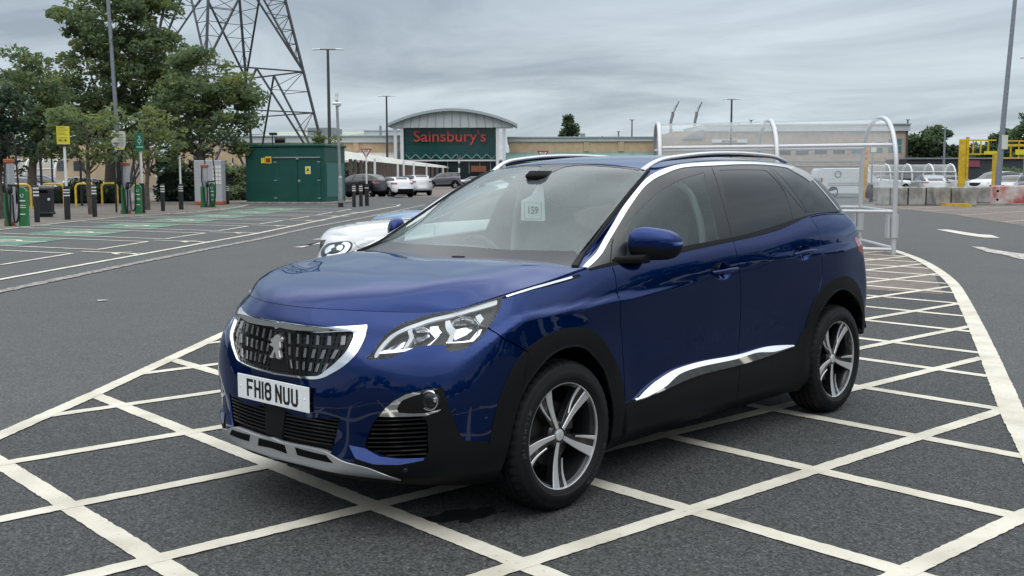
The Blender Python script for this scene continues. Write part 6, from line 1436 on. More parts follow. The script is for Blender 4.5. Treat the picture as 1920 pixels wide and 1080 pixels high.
def charger(px, py, yt, gap_px, lab, flip=False):
    P = G(px, py); Y = hdist(P); s = Y/FPX; h = zat(yt, Y, px); o = empty('charging_point', P, ROT_CAM); tag(o, lab, 'charger')
    w = 8.5*s
    b = MB(); b.box((0, .12, h*.5), (w*1.25, .34, h), bevel=.02); tower = b.build('tower', M['charger_grey'], o)
    b = MB(); b.box((w*.1, .10, h-.03), (w*1.35, .38, .12), bevel=.02); b.build('top_band', M['orange'], o)
    b = MB(); b.box((w*.35, -.06, h*.70), (w*.6, .05, .34), bevel=.01); b.build('screen', M['charger_grey'], tower)
    b = MB(); b.box((-w*.1, -.10, .50), (w*1.1, .12, 1.0), bevel=.02); b.build('green_panel', M['charger_green'], o)
    b = MB(); b.box((w*.55, -.08, .52), (w*.35, .14, .95), bevel=.02); b.build('grey_panel', M['charger_grey'], o)
    b = MB(); x2 = gap_px*s; hp = 1.16; pts = [(x2-.13, 0), (x2+.13, 0), (x2+.13, hp-.12), (x2+.08, hp-.03), (x2, hp), (x2-.08, hp-.03), (x2-.13, hp-.12)]
    b.add([(x, -.12, z) for x, z in pts]+[(x, .04, z) for x, z in pts], [tuple(range(7)), tuple(range(13, 6, -1))]+[(i, 7+i, 7+(i+1) % 7, (i+1) % 7) for i in range(7)]); pp = b.build('socket_post', M['charger_green'], o)
    b = MB(); rg = [(x2+.045*math.cos(a), -.127, .92+.055*math.sin(a)) for a in np.linspace(-4, 1, 12)]; b.tube(rg, .009, 5); b.box((x2, -.124, .76), (.2, .006, .035)); b.box((x2, -.124, .56), (.22, .006, .02)); b.box((x2, -.124, .62), (.2, .006, .02)); b.box((x2, -.124, .36), (.16, .006, .03)); b.build('panel_print', M['white_paint'], pp)
    b = MB(); b.box((-w*.8, -.05, .06), (.05, .1, .2)); b.build('foot_marker', M['orange'], o); b = MB(); b.box((w*1.0, -.05, .06), (.05, .1, .16)); b.build('foot_marker', M['orange'], o)
    cb = MB()
    def cable(pts, r_=.028): cb2 = MB(); c = curve(pts)(np.linspace(0, 1, 26)); cb2.tube([tuple(p) for p in c], r_, 6); cb2.build('cable', M['cable'], o, smooth=True)
    cable([(w*.2, .1, h+.05), (w*.3, 0, h+.45), (w*1.2, -.05, h+.78), (w*2.1, -.08, h+.55), (w*2.5, -.1, h*.75), (w*2.6, -.12, .8), (w*2.4, -.16, .25), (w*1.8, -.18, .12), (w*1.5, -.18, .4), (w*1.35, -.15, .95)])
    cable([(-w*.3, -.05, h-.1), (-w*.35, -.12, h*.7), (-w*.1, -.15, 1.1), (w*.1, -.18, .6), (w*.5, -.2, .12), (w*.75, -.2, .16), (w*.9, -.18, .6), (w*.85, -.15, 1.0)])
    b = MB(); b.box((w*.9, -.16, 1.08), (.14, .12, .22), bevel=.03); b.box((w*1.7, -.16, 1.22), (.34, .08, .07), bevel=.02); b.build('connector', M['cable'], o, smooth=True, auto=40)
    return o
def chargers():
    charger(19, 424, 300, 28, 'nearest electric car charger at the left edge, with orange cap and looping cable')
    charger(236, 401, 306, 25, 'middle electric car charger beneath the cream board and green sign')
    charger(384, 389, 310, 15, 'farthest electric car charger, in front of the grey feeder cabinet')
    P = G(383, 385); Y = hdist(P); s = Y/FPX; h = zat(300, Y, 383); o = empty('feeder_cabinet', P, ROT_CAM); tag(o, 'tall grey electrical feeder cabinet with orange skirting and a grid of vents', 'cabinet')
    P2 = P+HF*.9; o.location = P2; w = 52*s
    b = MB(); b.box((0, .3, h*.5), (w, .8, h), bevel=.03); b.build('housing', M['charger_grey'], o); b = MB(); b.box((0, .29, .10), (w*1.02, .84, .16), bevel=.01); b.build('skirting', M['orange'], o)
    b = MB(); 
    for i in range(3):
        for j in range(5): b.box((w*.22+i*w*.11, -.108, h*.5+j*.20), (w*.085, .012, .15))
    b.build('vent_grid', M['white_paint'], o)
def cabin():
    A = G(462, 382); B = G(610, 382.5); Cc = G(628, 378); o = empty('substation_cabin', A); tag(o, 'dark green windowless electrical cabin with double doors and yellow warning labels', 'cabin')
    ex = (B-A); L_ = np.linalg.norm(ex); ex /= L_; ey = np.array([-ex[1], ex[0], 0]); ey = ey if ey@HF > 0 else -ey
    o.rotation_euler = (0, 0, math.atan2(ex[1], ex[0])); sgn = 1 if np.cross(ex, ey)[2] > 0 else -1
    dp = 3.0; h = zat(276, hdist(A), 462)
    b = MB(); b.box((L_/2, sgn*dp/2, h/2), (L_, dp, h), bevel=.03); b.build('wall', M['cabin_green'], o)
    b = MB(); b.box((L_/2, sgn*dp/2, h+.07), (L_+.16, dp+.16, .14), bevel=.03); b.build('roof', M['cabin_green'], o)
    s = hdist(A)/FPX; X = lambda px: (px-462)*s*1.0*L_/(148*s); Z = lambda py: zat(py, hdist(A)*.998, 540)
    fy = -sgn*.012
    for x0, x1 in ((516, 560), (561, 603)):
        b = MB(); b.box(((X(x0)+X(x1))/2, fy, (Z(297)+Z(379))/2), (X(x1)-X(x0)-.03, .05, Z(297)-Z(379)), bevel=.008); d = b.build('door', M['cabin_green'], o)
        b = MB()
        for zz in (304, 338, 371): b.box((X(x0+3) if x0 < 540 else X(x1-3), fy-.035*1, Z(zz)), (.18, .03, .05))
        b.build('hinge', M['galv'], d)
    b = MB(); b.box((X(559), fy-.05, Z(295.5)), (X(603)-X(515), .08, .06)); b.box((X(561), fy-.06, Z(297.5)), (.14, .06, .10)); b.build('door_bar', M['galv'], o); b = MB(); b.cyl((X(563), fy-.04, Z(339)), .07, .02, 12, axis='y'); b.build('lock', M['galv'], o)
    b = MB(); b.box((X(506), fy-.025, Z(300)), (.36, .03, .36), bevel=.005); w_ = b.build('warning_label', M['sign_yellow'], o); b = MB(); b.box((X(506), fy-.042, Z(300.5)), (.26, .006, .24)); b.build('label_panel', M['red'], w_)
    b = MB(); b.box((X(496), fy-.025, Z(301)), (.20, .03, .28), bevel=.005); b.build('warning_label', M['sign_yellow'], o)
    b = MB(); b.box((X(580), fy-.045, Z(319.5)), (.30, .03, .40), bevel=.005); w_ = b.build('hazard_label', M['white_paint'], o); b = MB(); b.box((X(580), fy-.062, Z(319.5)), (.24, .004, .34)); b.build('label_panel', M['sign_yellow'], w_); b = MB(); t_ = [(X(580)-.09, Z(320)-.02), (X(580)+.09, Z(320)-.02), (X(580), Z(320)+.14)]; b.add([(x, fy-.066, z) for x, z in t_], [(0, 1, 2)]); b.build('hazard_triangle', M['ink'], w_)
    b = MB(); b.box((L_+.012, sgn*dp/2, h*.42), (.03, dp*.86, h*.6)); b.build('side_panel', M['cabin_side'], o)
    # plinth
    b = MB(); b.box((L_/2, sgn*dp/2, .05), (L_+.5, dp+.5, .1), bevel=.02); b.build('plinth', M['kerb'], o)
    # floodlight / camera on the roof
    f = empty('security_camera'); px = 517; Pc = W(px, 276, hdist(A)+.6); f.location = (Pc[0], Pc[1], h+.14); f.rotation_euler = (0, 0, ROT_CAM); tag(f, 'black camera on a stalk mounted on the green cabin roof', 'camera')
    b = MB(); b.cyl((-.17, 0, 0), .03, .55, 8); b.box((-.12, 0, .58), (.42, .16, .14), bevel=.03); b.build('mast', M['bollard'], f); b = MB(); b.cyl((-.02, 0, .26), .15, .52, 12, axis='x'); b.build('lens', M['bollard'], f, smooth=True, auto=40)
def lamps():
    def lamp(px, py, yt, arm_px, lab, style='T', r_=.10, lean=0.0, mt='pole_dark', tilt=0):
        P = G(px, py); Y = hdist(P); h = zat(yt, Y, px); s = Y/FPX; o = empty('lamp_post', P, ROT_CAM); tag(o, lab, 'lamp post', None)
        b = MB(); b.tube([(0, 0, 0), (lean*.35, 0, h*.35), (lean, 0, h)], [r_*1.3, r_*1.05, r_*.75], 10); b.build('column', M[mt], o, smooth=True)
        b = MB(); b.cyl((0, 0, 0), r_*1.6, 1.2, 10); b.build('column_base', M[mt], o, smooth=True, auto=40)
        for sx in ((-1, 1) if style != 'L' else (-1,)):
            a = arm_px/2*s; b = MB()
            if style == 'T': b.bar((lean, 0, h-.03), (lean+sx*a*.55, 0, h-.03), .07)
            else: b.tube([(lean, 0, h-.25), (lean+sx*a*.4, 0, h), (lean+sx*a*.6, 0, h+.08)], .04, 6)
            b.build('arm', M[mt], o)
            b = MB(); b.box((0, 0, 0), (a*.55, .30, .09), bevel=.03); hd = b.build('lamp_head', M['lamp_head'], o); hd.location = (lean+sx*a*.78, 0, h-.02+(.12 if style == 'Y' else 0)); hd.rotation_euler = (0, sx*(-.25 if style == 'Y' else .04), 0)
        return o
    lamp(620, 366, 92, 55, 'twin-headed lamp post rising behind the green cabin', r_=.13)
    lamp(727, 350, 180, 31, 'twin-headed lamp post just left of the store arch', r_=.15)
    lamp(1369, 349, 186, 32, 'twin-headed lamp post seen above and through the trolley shelter roof', r_=.15)
    lamp(1184, 345, 224, 17, 'small Y-armed lamp post above the store roof right of the chimney', 'Y', r_=.13)
    lamp(1159, 344, 246, 13, 'smallest Y-armed lamp post, just left of a taller one over the store roof', 'Y', r_=.13)
    lamp(1406, 346, 225, 17, 'Y-armed lamp post behind the middle hoop of the trolley shelter', 'Y', r_=.13)
    lamp(1698, 346, 224, 14, 'Y-armed lamp post standing above the end of the two-storey brick block', 'Y', r_=.13)
    lamp(1768, 349, 241, 10, 'slim lamp post in front of the round dark tree', r_=.14, mt='pole_grey')
    # near columns without a visible head: they run out of the top of the frame
    P = G(228, 381); Y = hdist(P); o = empty('lamp_post', P, ROT_CAM); tag(o, 'very tall grey lamp column leaning slightly in front of the left trees', 'lamp post'); h = zat(-90, Y, 216)
    b = MB(); b.tube([(0, 0, 0), (-.12, 0, h*.4), (-.38, 0, h)], [.15, .12, .09], 12); b.build('column', M['pole_grey'], o, smooth=True); b = MB(); b.cyl((-.02, 0, 0), .20, 2.9, 12); b.build('column_base', M['bollard'], o, smooth=True, auto=40); b = MB(); b.bar((-1.2, 0, h), (.5, 0, h), .08); b.build('arm', M['pole_grey'], o)
    b = MB(); b.box((-1.3, 0, h), (.6, .3, .1), bevel=.03); b.build('lamp_head', M['lamp_head'], o)
    P = G(1868, 379); Y = hdist(P); o = empty('lamp_post', P, ROT_CAM); tag(o, 'tall grey lamp column rising past the yellow barrier at the right', 'lamp post'); h = zat(-90, Y, 1890)
    b = MB(); b.tube([(0, 0, 0), (.20, 0, h*.35), (.64, 0, h)], [.17, .13, .09], 12); b.build('column', M['pole_grey'], o, smooth=True); b = MB(); b.bar((-.5, 0, h), (1.7, 0, h), .08); b.build('arm', M['pole_grey'], o); b = MB(); b.box((1.8, 0, h), (.6, .3, .1), bevel=.03); b.build('lamp_head', M['lamp_head'], o)
    b = MB(); b.box((.24, -.16, zat(267, Y, 1871)), (.32, .04, .74), bevel=.01); b.build('notice', M['sign_cream'], o)
    P = G(1916, 364); Y = hdist(P); o = empty('lamp_post', P, ROT_CAM); tag(o, 'lamp column at the right edge carrying a long arm with a pale head', 'lamp post'); h = zat(108, Y, 1916)
    b = MB(); b.tube([(.15, 0, 0), (.15, 0, h)], [.15, .09], 10); b.build('column', M['pole_grey'], o, smooth=True); b = MB(); b.bar((.15, 0, h), (-.35, 0, h), .07); b.build('arm', M['pole_grey'], o); b = MB(); b.box((-.25, 0, h), (.62, .3, .10), bevel=.03); b.build('lamp_head', M['lamp_head'], o)
    # CCTV pole
    P = G(639, 388); Y = hdist(P); h = zat(180, Y, 635); o = empty('camera_pole', P, ROT_CAM); tag(o, 'pale grey pole with a domed camera cluster on top, right of the green cabin', 'camera pole')
    b = MB(); b.tube([(0, 0, 1.3), (-.10, 0, h)], .065, 10); b.build('pole', M['galv'], o, smooth=True); b = MB(); b.cyl((0, 0, .2), .12, 1.2, 12, .10); b.cyl((0, 0, 1.4), .10, .05, 12, .07); b.build('pole_base', M['galv'], o, smooth=True, auto=40); b = MB(); b.cyl((0, 0, 0), .125, .2, 12); b.build('foot', M['bollard'], o)
    b = MB(); b.box((-.1, 0, h-.35), (.42, .26, .12), bevel=.04); b.lathe([(0, -.10), (.10, -.06), (.13, 0), (.09, .02)], (-.02, 0, h-.42), 12); b.build('camera', M['lamp_head'], o, smooth=True, auto=40); b = MB(); b.cyl((-.1, 0, h-.2), .07, .25, 10); b.cyl((-.1, 0, h+.05), .09, .10, 10); b.build('camera', M['lamp_head'], o, smooth=True, auto=40)
    # give way signs
    for (px, py, yt, lab, sc) in ((688, 386, 279, 'give way triangle on a white pole above the banded sleeve, left of the windscreen', 1.0), (1018, 352, 283, 'give way triangle peeping over the blue roof, in front of the store wall', .7)):
        P = G(px, py) ; Y = hdist(P) 
        if sc < 1: P = G(px, 371); Y = hdist(P)
        h = zat(yt, Y, px); s = Y/FPX; o = empty('give_way_sign', P, ROT_CAM); tag(o, lab, 'sign'); R2 = (9.5 if sc == 1 else 10)*s
        b = MB(); b.cyl((0, .03, 0), .04, h-.2, 10); b.build('pole', M['white_paint'], o, smooth=True)
        if sc == 1: b = MB(); b.cyl((0, .03, 0), .10, 1.08, 12); sl = b.build('pole_sleeve', M['bollard'], o, smooth=True, auto=40); r_ = MB(); r_.lathe([(.102, .86), (.104, .88), (.102, .90)], (0, .03, 0), n=12); r_.build('reflective_band', M['white_paint'], sl)
        def tri(k, y): zc = h-R2*.62; return [(-R2*k, y, zc+R2*.58*k), (R2*k, y, zc+R2*.58*k), (0, y, zc-R2*1.15*k)]
        b = MB(); t0 = tri(1.12, 0); b.add(t0+[(x, .02, z) for x, y, z in t0], [(2, 1, 0), (3, 4, 5), (0, 1, 4, 3), (1, 2, 5, 4), (2, 0, 3, 5)]); bd = b.build('sign_board', M['red'], o); b = MB(); b.add(tri(.74, -.006), [(2, 1, 0)]); f = b.build('sign_face', M['white_paint'], bd)
        for q, (tx_, dz) in enumerate((('GIVE', .22), ('WAY', -.06))):
            v, f_ = text_mesh(tx_, R2*.36, 0, .002); mesh_obj('lettering', [(x, -.010, h-R2*.62+dz*R2+y) for x, y, z in v], f_, M['ink'], f)
def right_side():
    # trolley shelter
    D_r = 21.3; Pr = W(1648, 300, D_r); Pl = W(1233, 300, 23.3); A = G(1675, 478); B = G(1611, 460)
    wv = (B-A); wv[2] = 0; wl = np.linalg.norm(wv); wv /= wl; cR = (A+B)/2; top = zat(222, hdist(cR), 1648)
    ax = np.array([Pl[0]-Pr[0], Pl[1]-Pr[1], 0]); ax /= np.linalg.norm(ax)
    # end positions along the axis so that the hoops fall at x=1440 and 1233
    def along(px):
        best = None
        for t in np.linspace(0, 8, 801):
            p = cR+ax*t; q = np.array([p[0], p[1], top])-CAM; x = 960+FPX*(q@_r)/(q@_d)
            if best is None or abs(x-px) < best[0]: best = (abs(x-px), t)
        return best[1]
    ts = [0, along(1440), along(1233)]
    o = empty('trolley_shelter', cR); tag(o, 'barrel-roofed trolley shelter of clear perspex on three silver hoops behind the blue car', 'trolley shelter')
    def prof(a, k=1.0):   # a 0..pi over the arch: returns (lateral, z)
        zs = .55*top; return (wl/2*k*math.copysign(abs(math.cos(a))**.8, math.cos(a)), zs+(top-zs)*math.sin(a)**.9)
    for t in ts:
        c = ax*t; pts = [c-wv*wl/2]+[c-wv*prof(a)[0]+np.array([0, 0, prof(a)[1]]) for a in np.linspace(0.0, math.pi, 25)]+[c+wv*wl/2]
        b = MB(); b.tube([tuple(p) for p in pts], .045, 10); hp = b.build('hoop', M['alu'], o, smooth=True)
        for sg in (-1, 1):
            q = c+wv*sg*wl/2; b = MB(); b.cyl((q[0]+.06*0, q[1], .32), .075, .42, 14); b.box((q[0]+ax[0]*.12, q[1]+ax[1]*.12, .53), (.04, .16, .42), rz=ROT_CAM); b.build('hoop_sleeve', M['alu'], hp, smooth=True, auto=40)
    def rail(z, sg, r_=.04, k=1.0, name='rail'):
        b = MB(); b.tube([tuple(ax*ts[0]+wv*sg*wl/2*k+np.array([0, 0, z])), tuple(ax*ts[-1]+wv*sg*wl/2*k+np.array([0, 0, z]))], r_, 8); b.build(name, M['alu'], o, smooth=True)
    zr = zat(268, hdist(A), 1645)
    for sg in (-1, 1): rail(zr*(.985 if sg < 0 else .985), sg, .038, .86); rail(.80, sg, .03); rail(.10, sg, .03)
    b = MB(); b.tube([tuple(-wv*wl/2+np.array([0, 0, .12])), tuple(wv*wl/2+np.array([0, 0, .12]))], .035, 8); b.tube([tuple(-wv*wl/2+np.array([0, 0, .80])), tuple(wv*wl/2+np.array([0, 0, .80]))], .03, 8); b.build('end_rail', M['alu'], o, smooth=True)
    for i in range(2):
        V = []; F = []; n = 24
        for a in np.linspace(-.0, math.pi, n+1):
            lt, z = prof(a, .985)
            for t in (ts[i]+.05, ts[i+1]-.05): p = ax*t-wv*lt+np.array([0, 0, z-.01]); V.append(tuple(p))
        F = [(2*k, 2*k+1, 2*k+3, 2*k+2) for k in range(n)]; mesh_obj('roof_panel', V, F, M['perspex'], o, smooth=True)
        for sg in (-1, 1):
            V = [tuple(ax*t+wv*sg*wl/2*.985+np.array([0, 0, z])) for t, z in ((ts[i]+.05, .84), (ts[i+1]-.05, .84), (ts[i+1]-.05, .55*top), (ts[i]+.05, .55*top))]; mesh_obj('side_panel', V, [(0, 1, 2, 3)], M['perspex'], o)
    # far trolley shelter
    def small_shelter(px0, px1, py, yt, n, lab, wd=2.4):
        P0 = G(px0, py); P1 = G(px1, py); h = zat(yt, hdist(P0), px0); o = empty('trolley_shelter', P0); tag(o, lab, 'trolley shelter'); d = P1-P0; L_ = np.linalg.norm(d); d /= L_; q = HF
        for k in range(n+1):
            c = d*L_*k/n; pts = [c]+[c+q*(wd/2-wd/2*math.cos(a))+np.array([0, 0, h*.5+h*.5*math.sin(a)]) for a in np.linspace(0, math.pi, 11)]+[c+q*wd]; b = MB(); b.tube([tuple(p) for p in pts], .07, 6); b.build('hoop', M['white_paint'], o, smooth=True)
        for k in range(n):
            V = []
            for a in np.linspace(0, math.pi, 11):
                for t in (k/n+.01, (k+1)/n-.01): V.append(tuple(d*L_*t+q*(wd/2-wd/2*math.cos(a))+np.array([0, 0, h*.5+h*.5*math.sin(a)-.03])))
            mesh_obj('roof_panel', V, [(2*j, 2*j+1, 2*j+3, 2*j+2) for j in range(10)], M['perspex'], o, smooth=True)
        b = MB(); b.tube([(0, 0, h*.72), tuple(d*L_+np.array([0, 0, h*.72]))], .05, 6); b.build('rail', M['white_paint'], o)
    small_shelter(1629, 1791, 360, 308, 4, 'distant clear trolley shelter beyond the concrete blocks, right of the leaning tan post')
    small_shelter(20, 104, 366, 297, 3, 'pale trolley shelter glimpsed behind the hedge left of the yellow notice')
    # concrete blocks
    specs = [(1651, 1754, 385.5, 350.5, 'long concrete block directly behind the near shelter post'), (1755, 1784, 386, 350.5, 'short concrete block between the long block and the yellow ramp'), (1785, 1808, 386, 350.5, 'narrow concrete block behind the yellow wheel stop'), (1809, 1833, 387, 350.5, 'weathered concrete block, fourth from the shelter post'), (1834, 1860, 381, 350, 'set-back concrete block beside the yellow post foot'), (1638, 1652, 376, 350, 'set-back concrete block behind the end of the long block')]
    for x0, x1, yb, yt, lab in specs:
        A_ = G(x0, yb); B_ = G(x1, yb); Y = hdist(A_); h = zat(yt, Y, x0); c = (A_+B_)/2+HF*.35; L_ = np.linalg.norm(B_-A_)-.03; o = empty('concrete_block', c, ROT_CAM); tag(o, lab, 'concrete block', 'concrete blocks closing off the bays')
        b = MB(); b.box((0, 0, h/2), (L_, .66, h), bevel=.05); b.build('block', M['concrete'], o)
        if L_ > 1.5:
            for q in np.linspace(-L_*.34, L_*.34, 3): g_ = MB(); g_.box((q, -.33, h/2), (.05, .03, h*.9)); g_.build('groove', M['dark_void'], o)
    for x0, x1, lab in ((1866, 1937, 'red and white worn barrier block beside the yellow post'), (1939, 2010, 'second red barrier block running out of the right edge')):
        A_ = G(x0, 384); B_ = G(x1, 385.5); Y = hdist(A_); h = zat(347.5, Y, x0); c = (A_+B_)/2+HF*.3; L_ = np.linalg.norm(B_-A_)-.04; o = empty('barrier_block', c, ROT_CAM); tag(o, lab, 'barrier')
        b = MB(); b.box((0, 0, h/2), (L_, .6, h), bevel=.06); bl = b.build('block', M['red_worn'], o)
        for z in (.28, .72):
            for q in (-L_*.44, L_*.44): g_ = MB(); g_.cyl((q, -.31, h*z), .06, .03, 10, axis='y'); g_.build('lifting_hole', M['dark_void'], o)
    # yellow wheel stops
    A_ = G(1760, 385.5); B_ = G(1816, 388); b = MB(); b.bar(A_+[0, 0, .07], B_+[0, 0, .07], .3, .14); o = b.build('wheel_stop', M['yellow']); tag(o, 'low yellow bar lying on the ground before the concrete blocks', 'wheel stop')
    b = MB(); c = G(1786, 383.5); b.box((c[0], c[1], .2), (.7, .35, .18), ROT_CAM, .04); o = b.build('kerb_stone', M['white_paint']); tag(o, 'white painted lump on top of the low yellow bar', 'stone')
    # yellow height barriers
    def post(px, py, yt, wpx, lab, Yo=None, x2=None):
        P = G(px, py); Y = hdist(P); s = Y/FPX; h = zat(yt, Y, px); o = empty('height_barrier', P, ROT_CAM); tag(o, lab, 'barrier'); w = wpx*s
        b = MB(); b.box((0, 0, h/2), (w, .22, h), bevel=.01); b.build('post', M['yellow'], o); b = MB(); b.box((w*.85, .05, h*.5+.6), (w*.45, .2, h*.75), bevel=.01); b.build('post_channel', M['yellow'], o)
        return o, s, h, w
    o, s, h, w = post(1801, 372, 261, 11, 'tall yellow height barrier post with a ladder-like beam reaching right')
    L_ = 62*s
    def frame(o, x0, x1, z0, z1, n):
        b = MB(); b.bar((x0, 0, z1), (x1, 0, z1), .085); b.build('beam', M['yellow'], o); b = MB(); b.bar((x0, 0, z0), (x1, 0, z0), .075); b.build('beam', M['yellow'], o)
        for k in range(1, n): x = x0+(x1-x0)*k/n; b = MB(); b.bar((x, 0, z0), (x, 0, z1), .065); b.build('beam_strut', M['yellow'], o)
    Y = hdist(G(1801, 372)); frame(o, w/2, L_, zat(289, Y, 1801), zat(263, Y, 1801), 4); b = MB(); b.box((L_-.35, -.08, zat(286.5, Y, 1850)), (.8, .03, .20)); b.build('clearance_plate', M['sign_yellow'], o)
    o, s, h, w = post(1863, 377, 287, 8.5, 'shorter yellow barrier post standing on the kerb before the grey lamp column')
    P = G(1990, 374); Y = hdist(P); o = empty('height_barrier', G(1876, 374), ROT_CAM); tag(o, 'yellow lattice barrier beam at the right edge above the white SUV', 'barrier'); s = Y/FPX; Z = lambda py: zat(py, Y, 1880)
    frame(o, 0, 90*s, Z(296), Z(273), 6); frame(o, 0, 90*s, Z(273)+.06, Z(264), 3); b = MB(); b.box((90*s, 0, Z(262)/2), (.3, .2, Z(262)), bevel=.01); b.build('post', M['yellow'], o); b = MB(); b.box((40*s, -.1, Z(285)), (1.1, .03, .3)); b.build('clearance_plate', M['sign_yellow'], o)
    # leaning tan post and the sign with a bag
    P = G(1617, 375); Y = hdist(P); o = empty('tan_post', P, ROT_CAM); h = zat(268, Y, 1617); tag(o, 'broad tan wooden-looking post leaning behind the shelter', 'post'); b = MB(); w = 11*Y/FPX; b.add([(-w/2, -.08, 0), (w/2, -.08, 0), (w/2, .08, 0), (-w/2, .08, 0), (w/2-.10, -.08, h), (w/2+.16, -.08, h), (w/2+.16, .08, h), (w/2-.10, .08, h)], [(0, 1, 5, 4), (1, 2, 6, 5), (2, 3, 7, 6), (3, 0, 4, 7), (4, 5, 6, 7), (3, 2, 1, 0)]); b.build('board', M['tan'], o)
    b = MB(); 
    for z in (.72, .82): b.box((.12, -.09, h*z), (.10, .01, .14))
    b.build('marking', M['orange'], o)
    P = G(1633, 379); Y = hdist(P); o = empty('bag_post', P, ROT_CAM); h = zat(266, Y, 1633); tag(o, 'thin pale signpost with a black bag tied low on it', 'post'); b = MB(); b.cyl((0, 0, 0), .04, h, 8); b.build('pole', M['galv'], o, smooth=True); b = MB(); b.cyl((0, 0, 0), .10, .95, 10); b.build('pole_sleeve', M['bollard'], o, smooth=True, auto=40); b = MB(); b.box((.05, -.03, h-.3), (.30, .03, .5), bevel=.01); b.build('sign_board', M['sign_cream'], o)
    b = MB(); b.lathe([(0, -.45), (.14, -.4), (.20, -.2), (.13, .15), (.05, .36), (0, .4)], (-.16, -.06, .62), 10); b.build('bag', M['bin'], o, smooth=True)
bollards(); signs_left(); chargers(); cabin(); lamps(); right_side()
# ------------------------------------------------------------------ store, buildings, pylon
M['brick_tan'] = mat('tan_brick', (.46, .34, .22), rough=.9, noise_amt=.10, noise_scale=1.2, detail=8)
M['brick_brown'] = mat('brown_brick', (.38, .30, .24), rough=.9, noise_amt=.12, noise_scale=1.5, detail=8)
M['band_white'] = mat('white_cladding', (.46, .49, .49), rough=.5, noise_amt=.05, noise_scale=.6)
M['fascia'] = mat('grey_fascia', (.33, .38, .38), rough=.5)
M['roof_green'] = mat('pale_green_roof', (.30, .34, .27), rough=.7, noise_amt=.06, noise_scale=.3)
M['teal_roof'] = mat('teal_canopy', (.15, .26, .24), rough=.5, noise_amt=.12, noise_scale=.8)
M['store_glass'] = mat('store_glass', (.008, .06, .056), rough=.12, spec=.6, noise_amt=.25, noise_scale=.15)
M['store_glass2'] = mat('store_glass_low', (.012, .022, .025), rough=.1, spec=.6)
M['sign_letters'] = mat('sign_letters', (.46, .055, .045), rough=.5)
M['white_col'] = mat('white_column', (.62, .64, .64), rough=.45)
M['canopy'] = mat('walkway_roof', (.50, .50, .45), rough=.5, noise_amt=.10, noise_scale=.6)
M['brown_post'] = mat('brown_post', (.10, .075, .065), rough=.7)
M['dark_win'] = mat('building_window', (.03, .04, .05), rough=.1, spec=.7)
M['teal_win'] = mat('teal_window', (.05, .16, .16), rough=.1, spec=.7)
M['steel'] = mat('pylon_steel', (.06, .067, .073), rough=.6, metal=.3)
M['dist_red'] = mat('distant_red', (.24, .17, .17), rough=.9)
M['dist_grey'] = mat('distant_grey', (.20, .22, .24), rough=.9)
class Fr:
    "upright frame facing the camera: x = metres to the picture's right, z = height; both found from pixels at distance Y"
    def __init__(s, Y): s.Y = Y; s.o = np.array([CAM[0], CAM[1], 0])+HF*Y
    def X(s, px): q = W(px, 328, s.Y)-s.o; return float(q@HR)
    def Z(s, py, px=960): return zat(py, s.Y, px)
    def root(s, name): return empty(name, s.o, ROT_CAM)
def slab(f, x0, x1, y0, y1, depth0, depth1, name, m, parent, bevel=0):
    b = MB(); X0, X1 = f.X(x0), f.X(x1); Z1 = f.Z(y0); Z0 = f.Z(y1) if y1 is not None else 0.0
    b.box(((X0+X1)/2, (depth0+depth1)/2, (Z0+Z1)/2), (X1-X0, depth1-depth0, Z1-Z0), bevel=bevel); return b.build(name, m, parent)
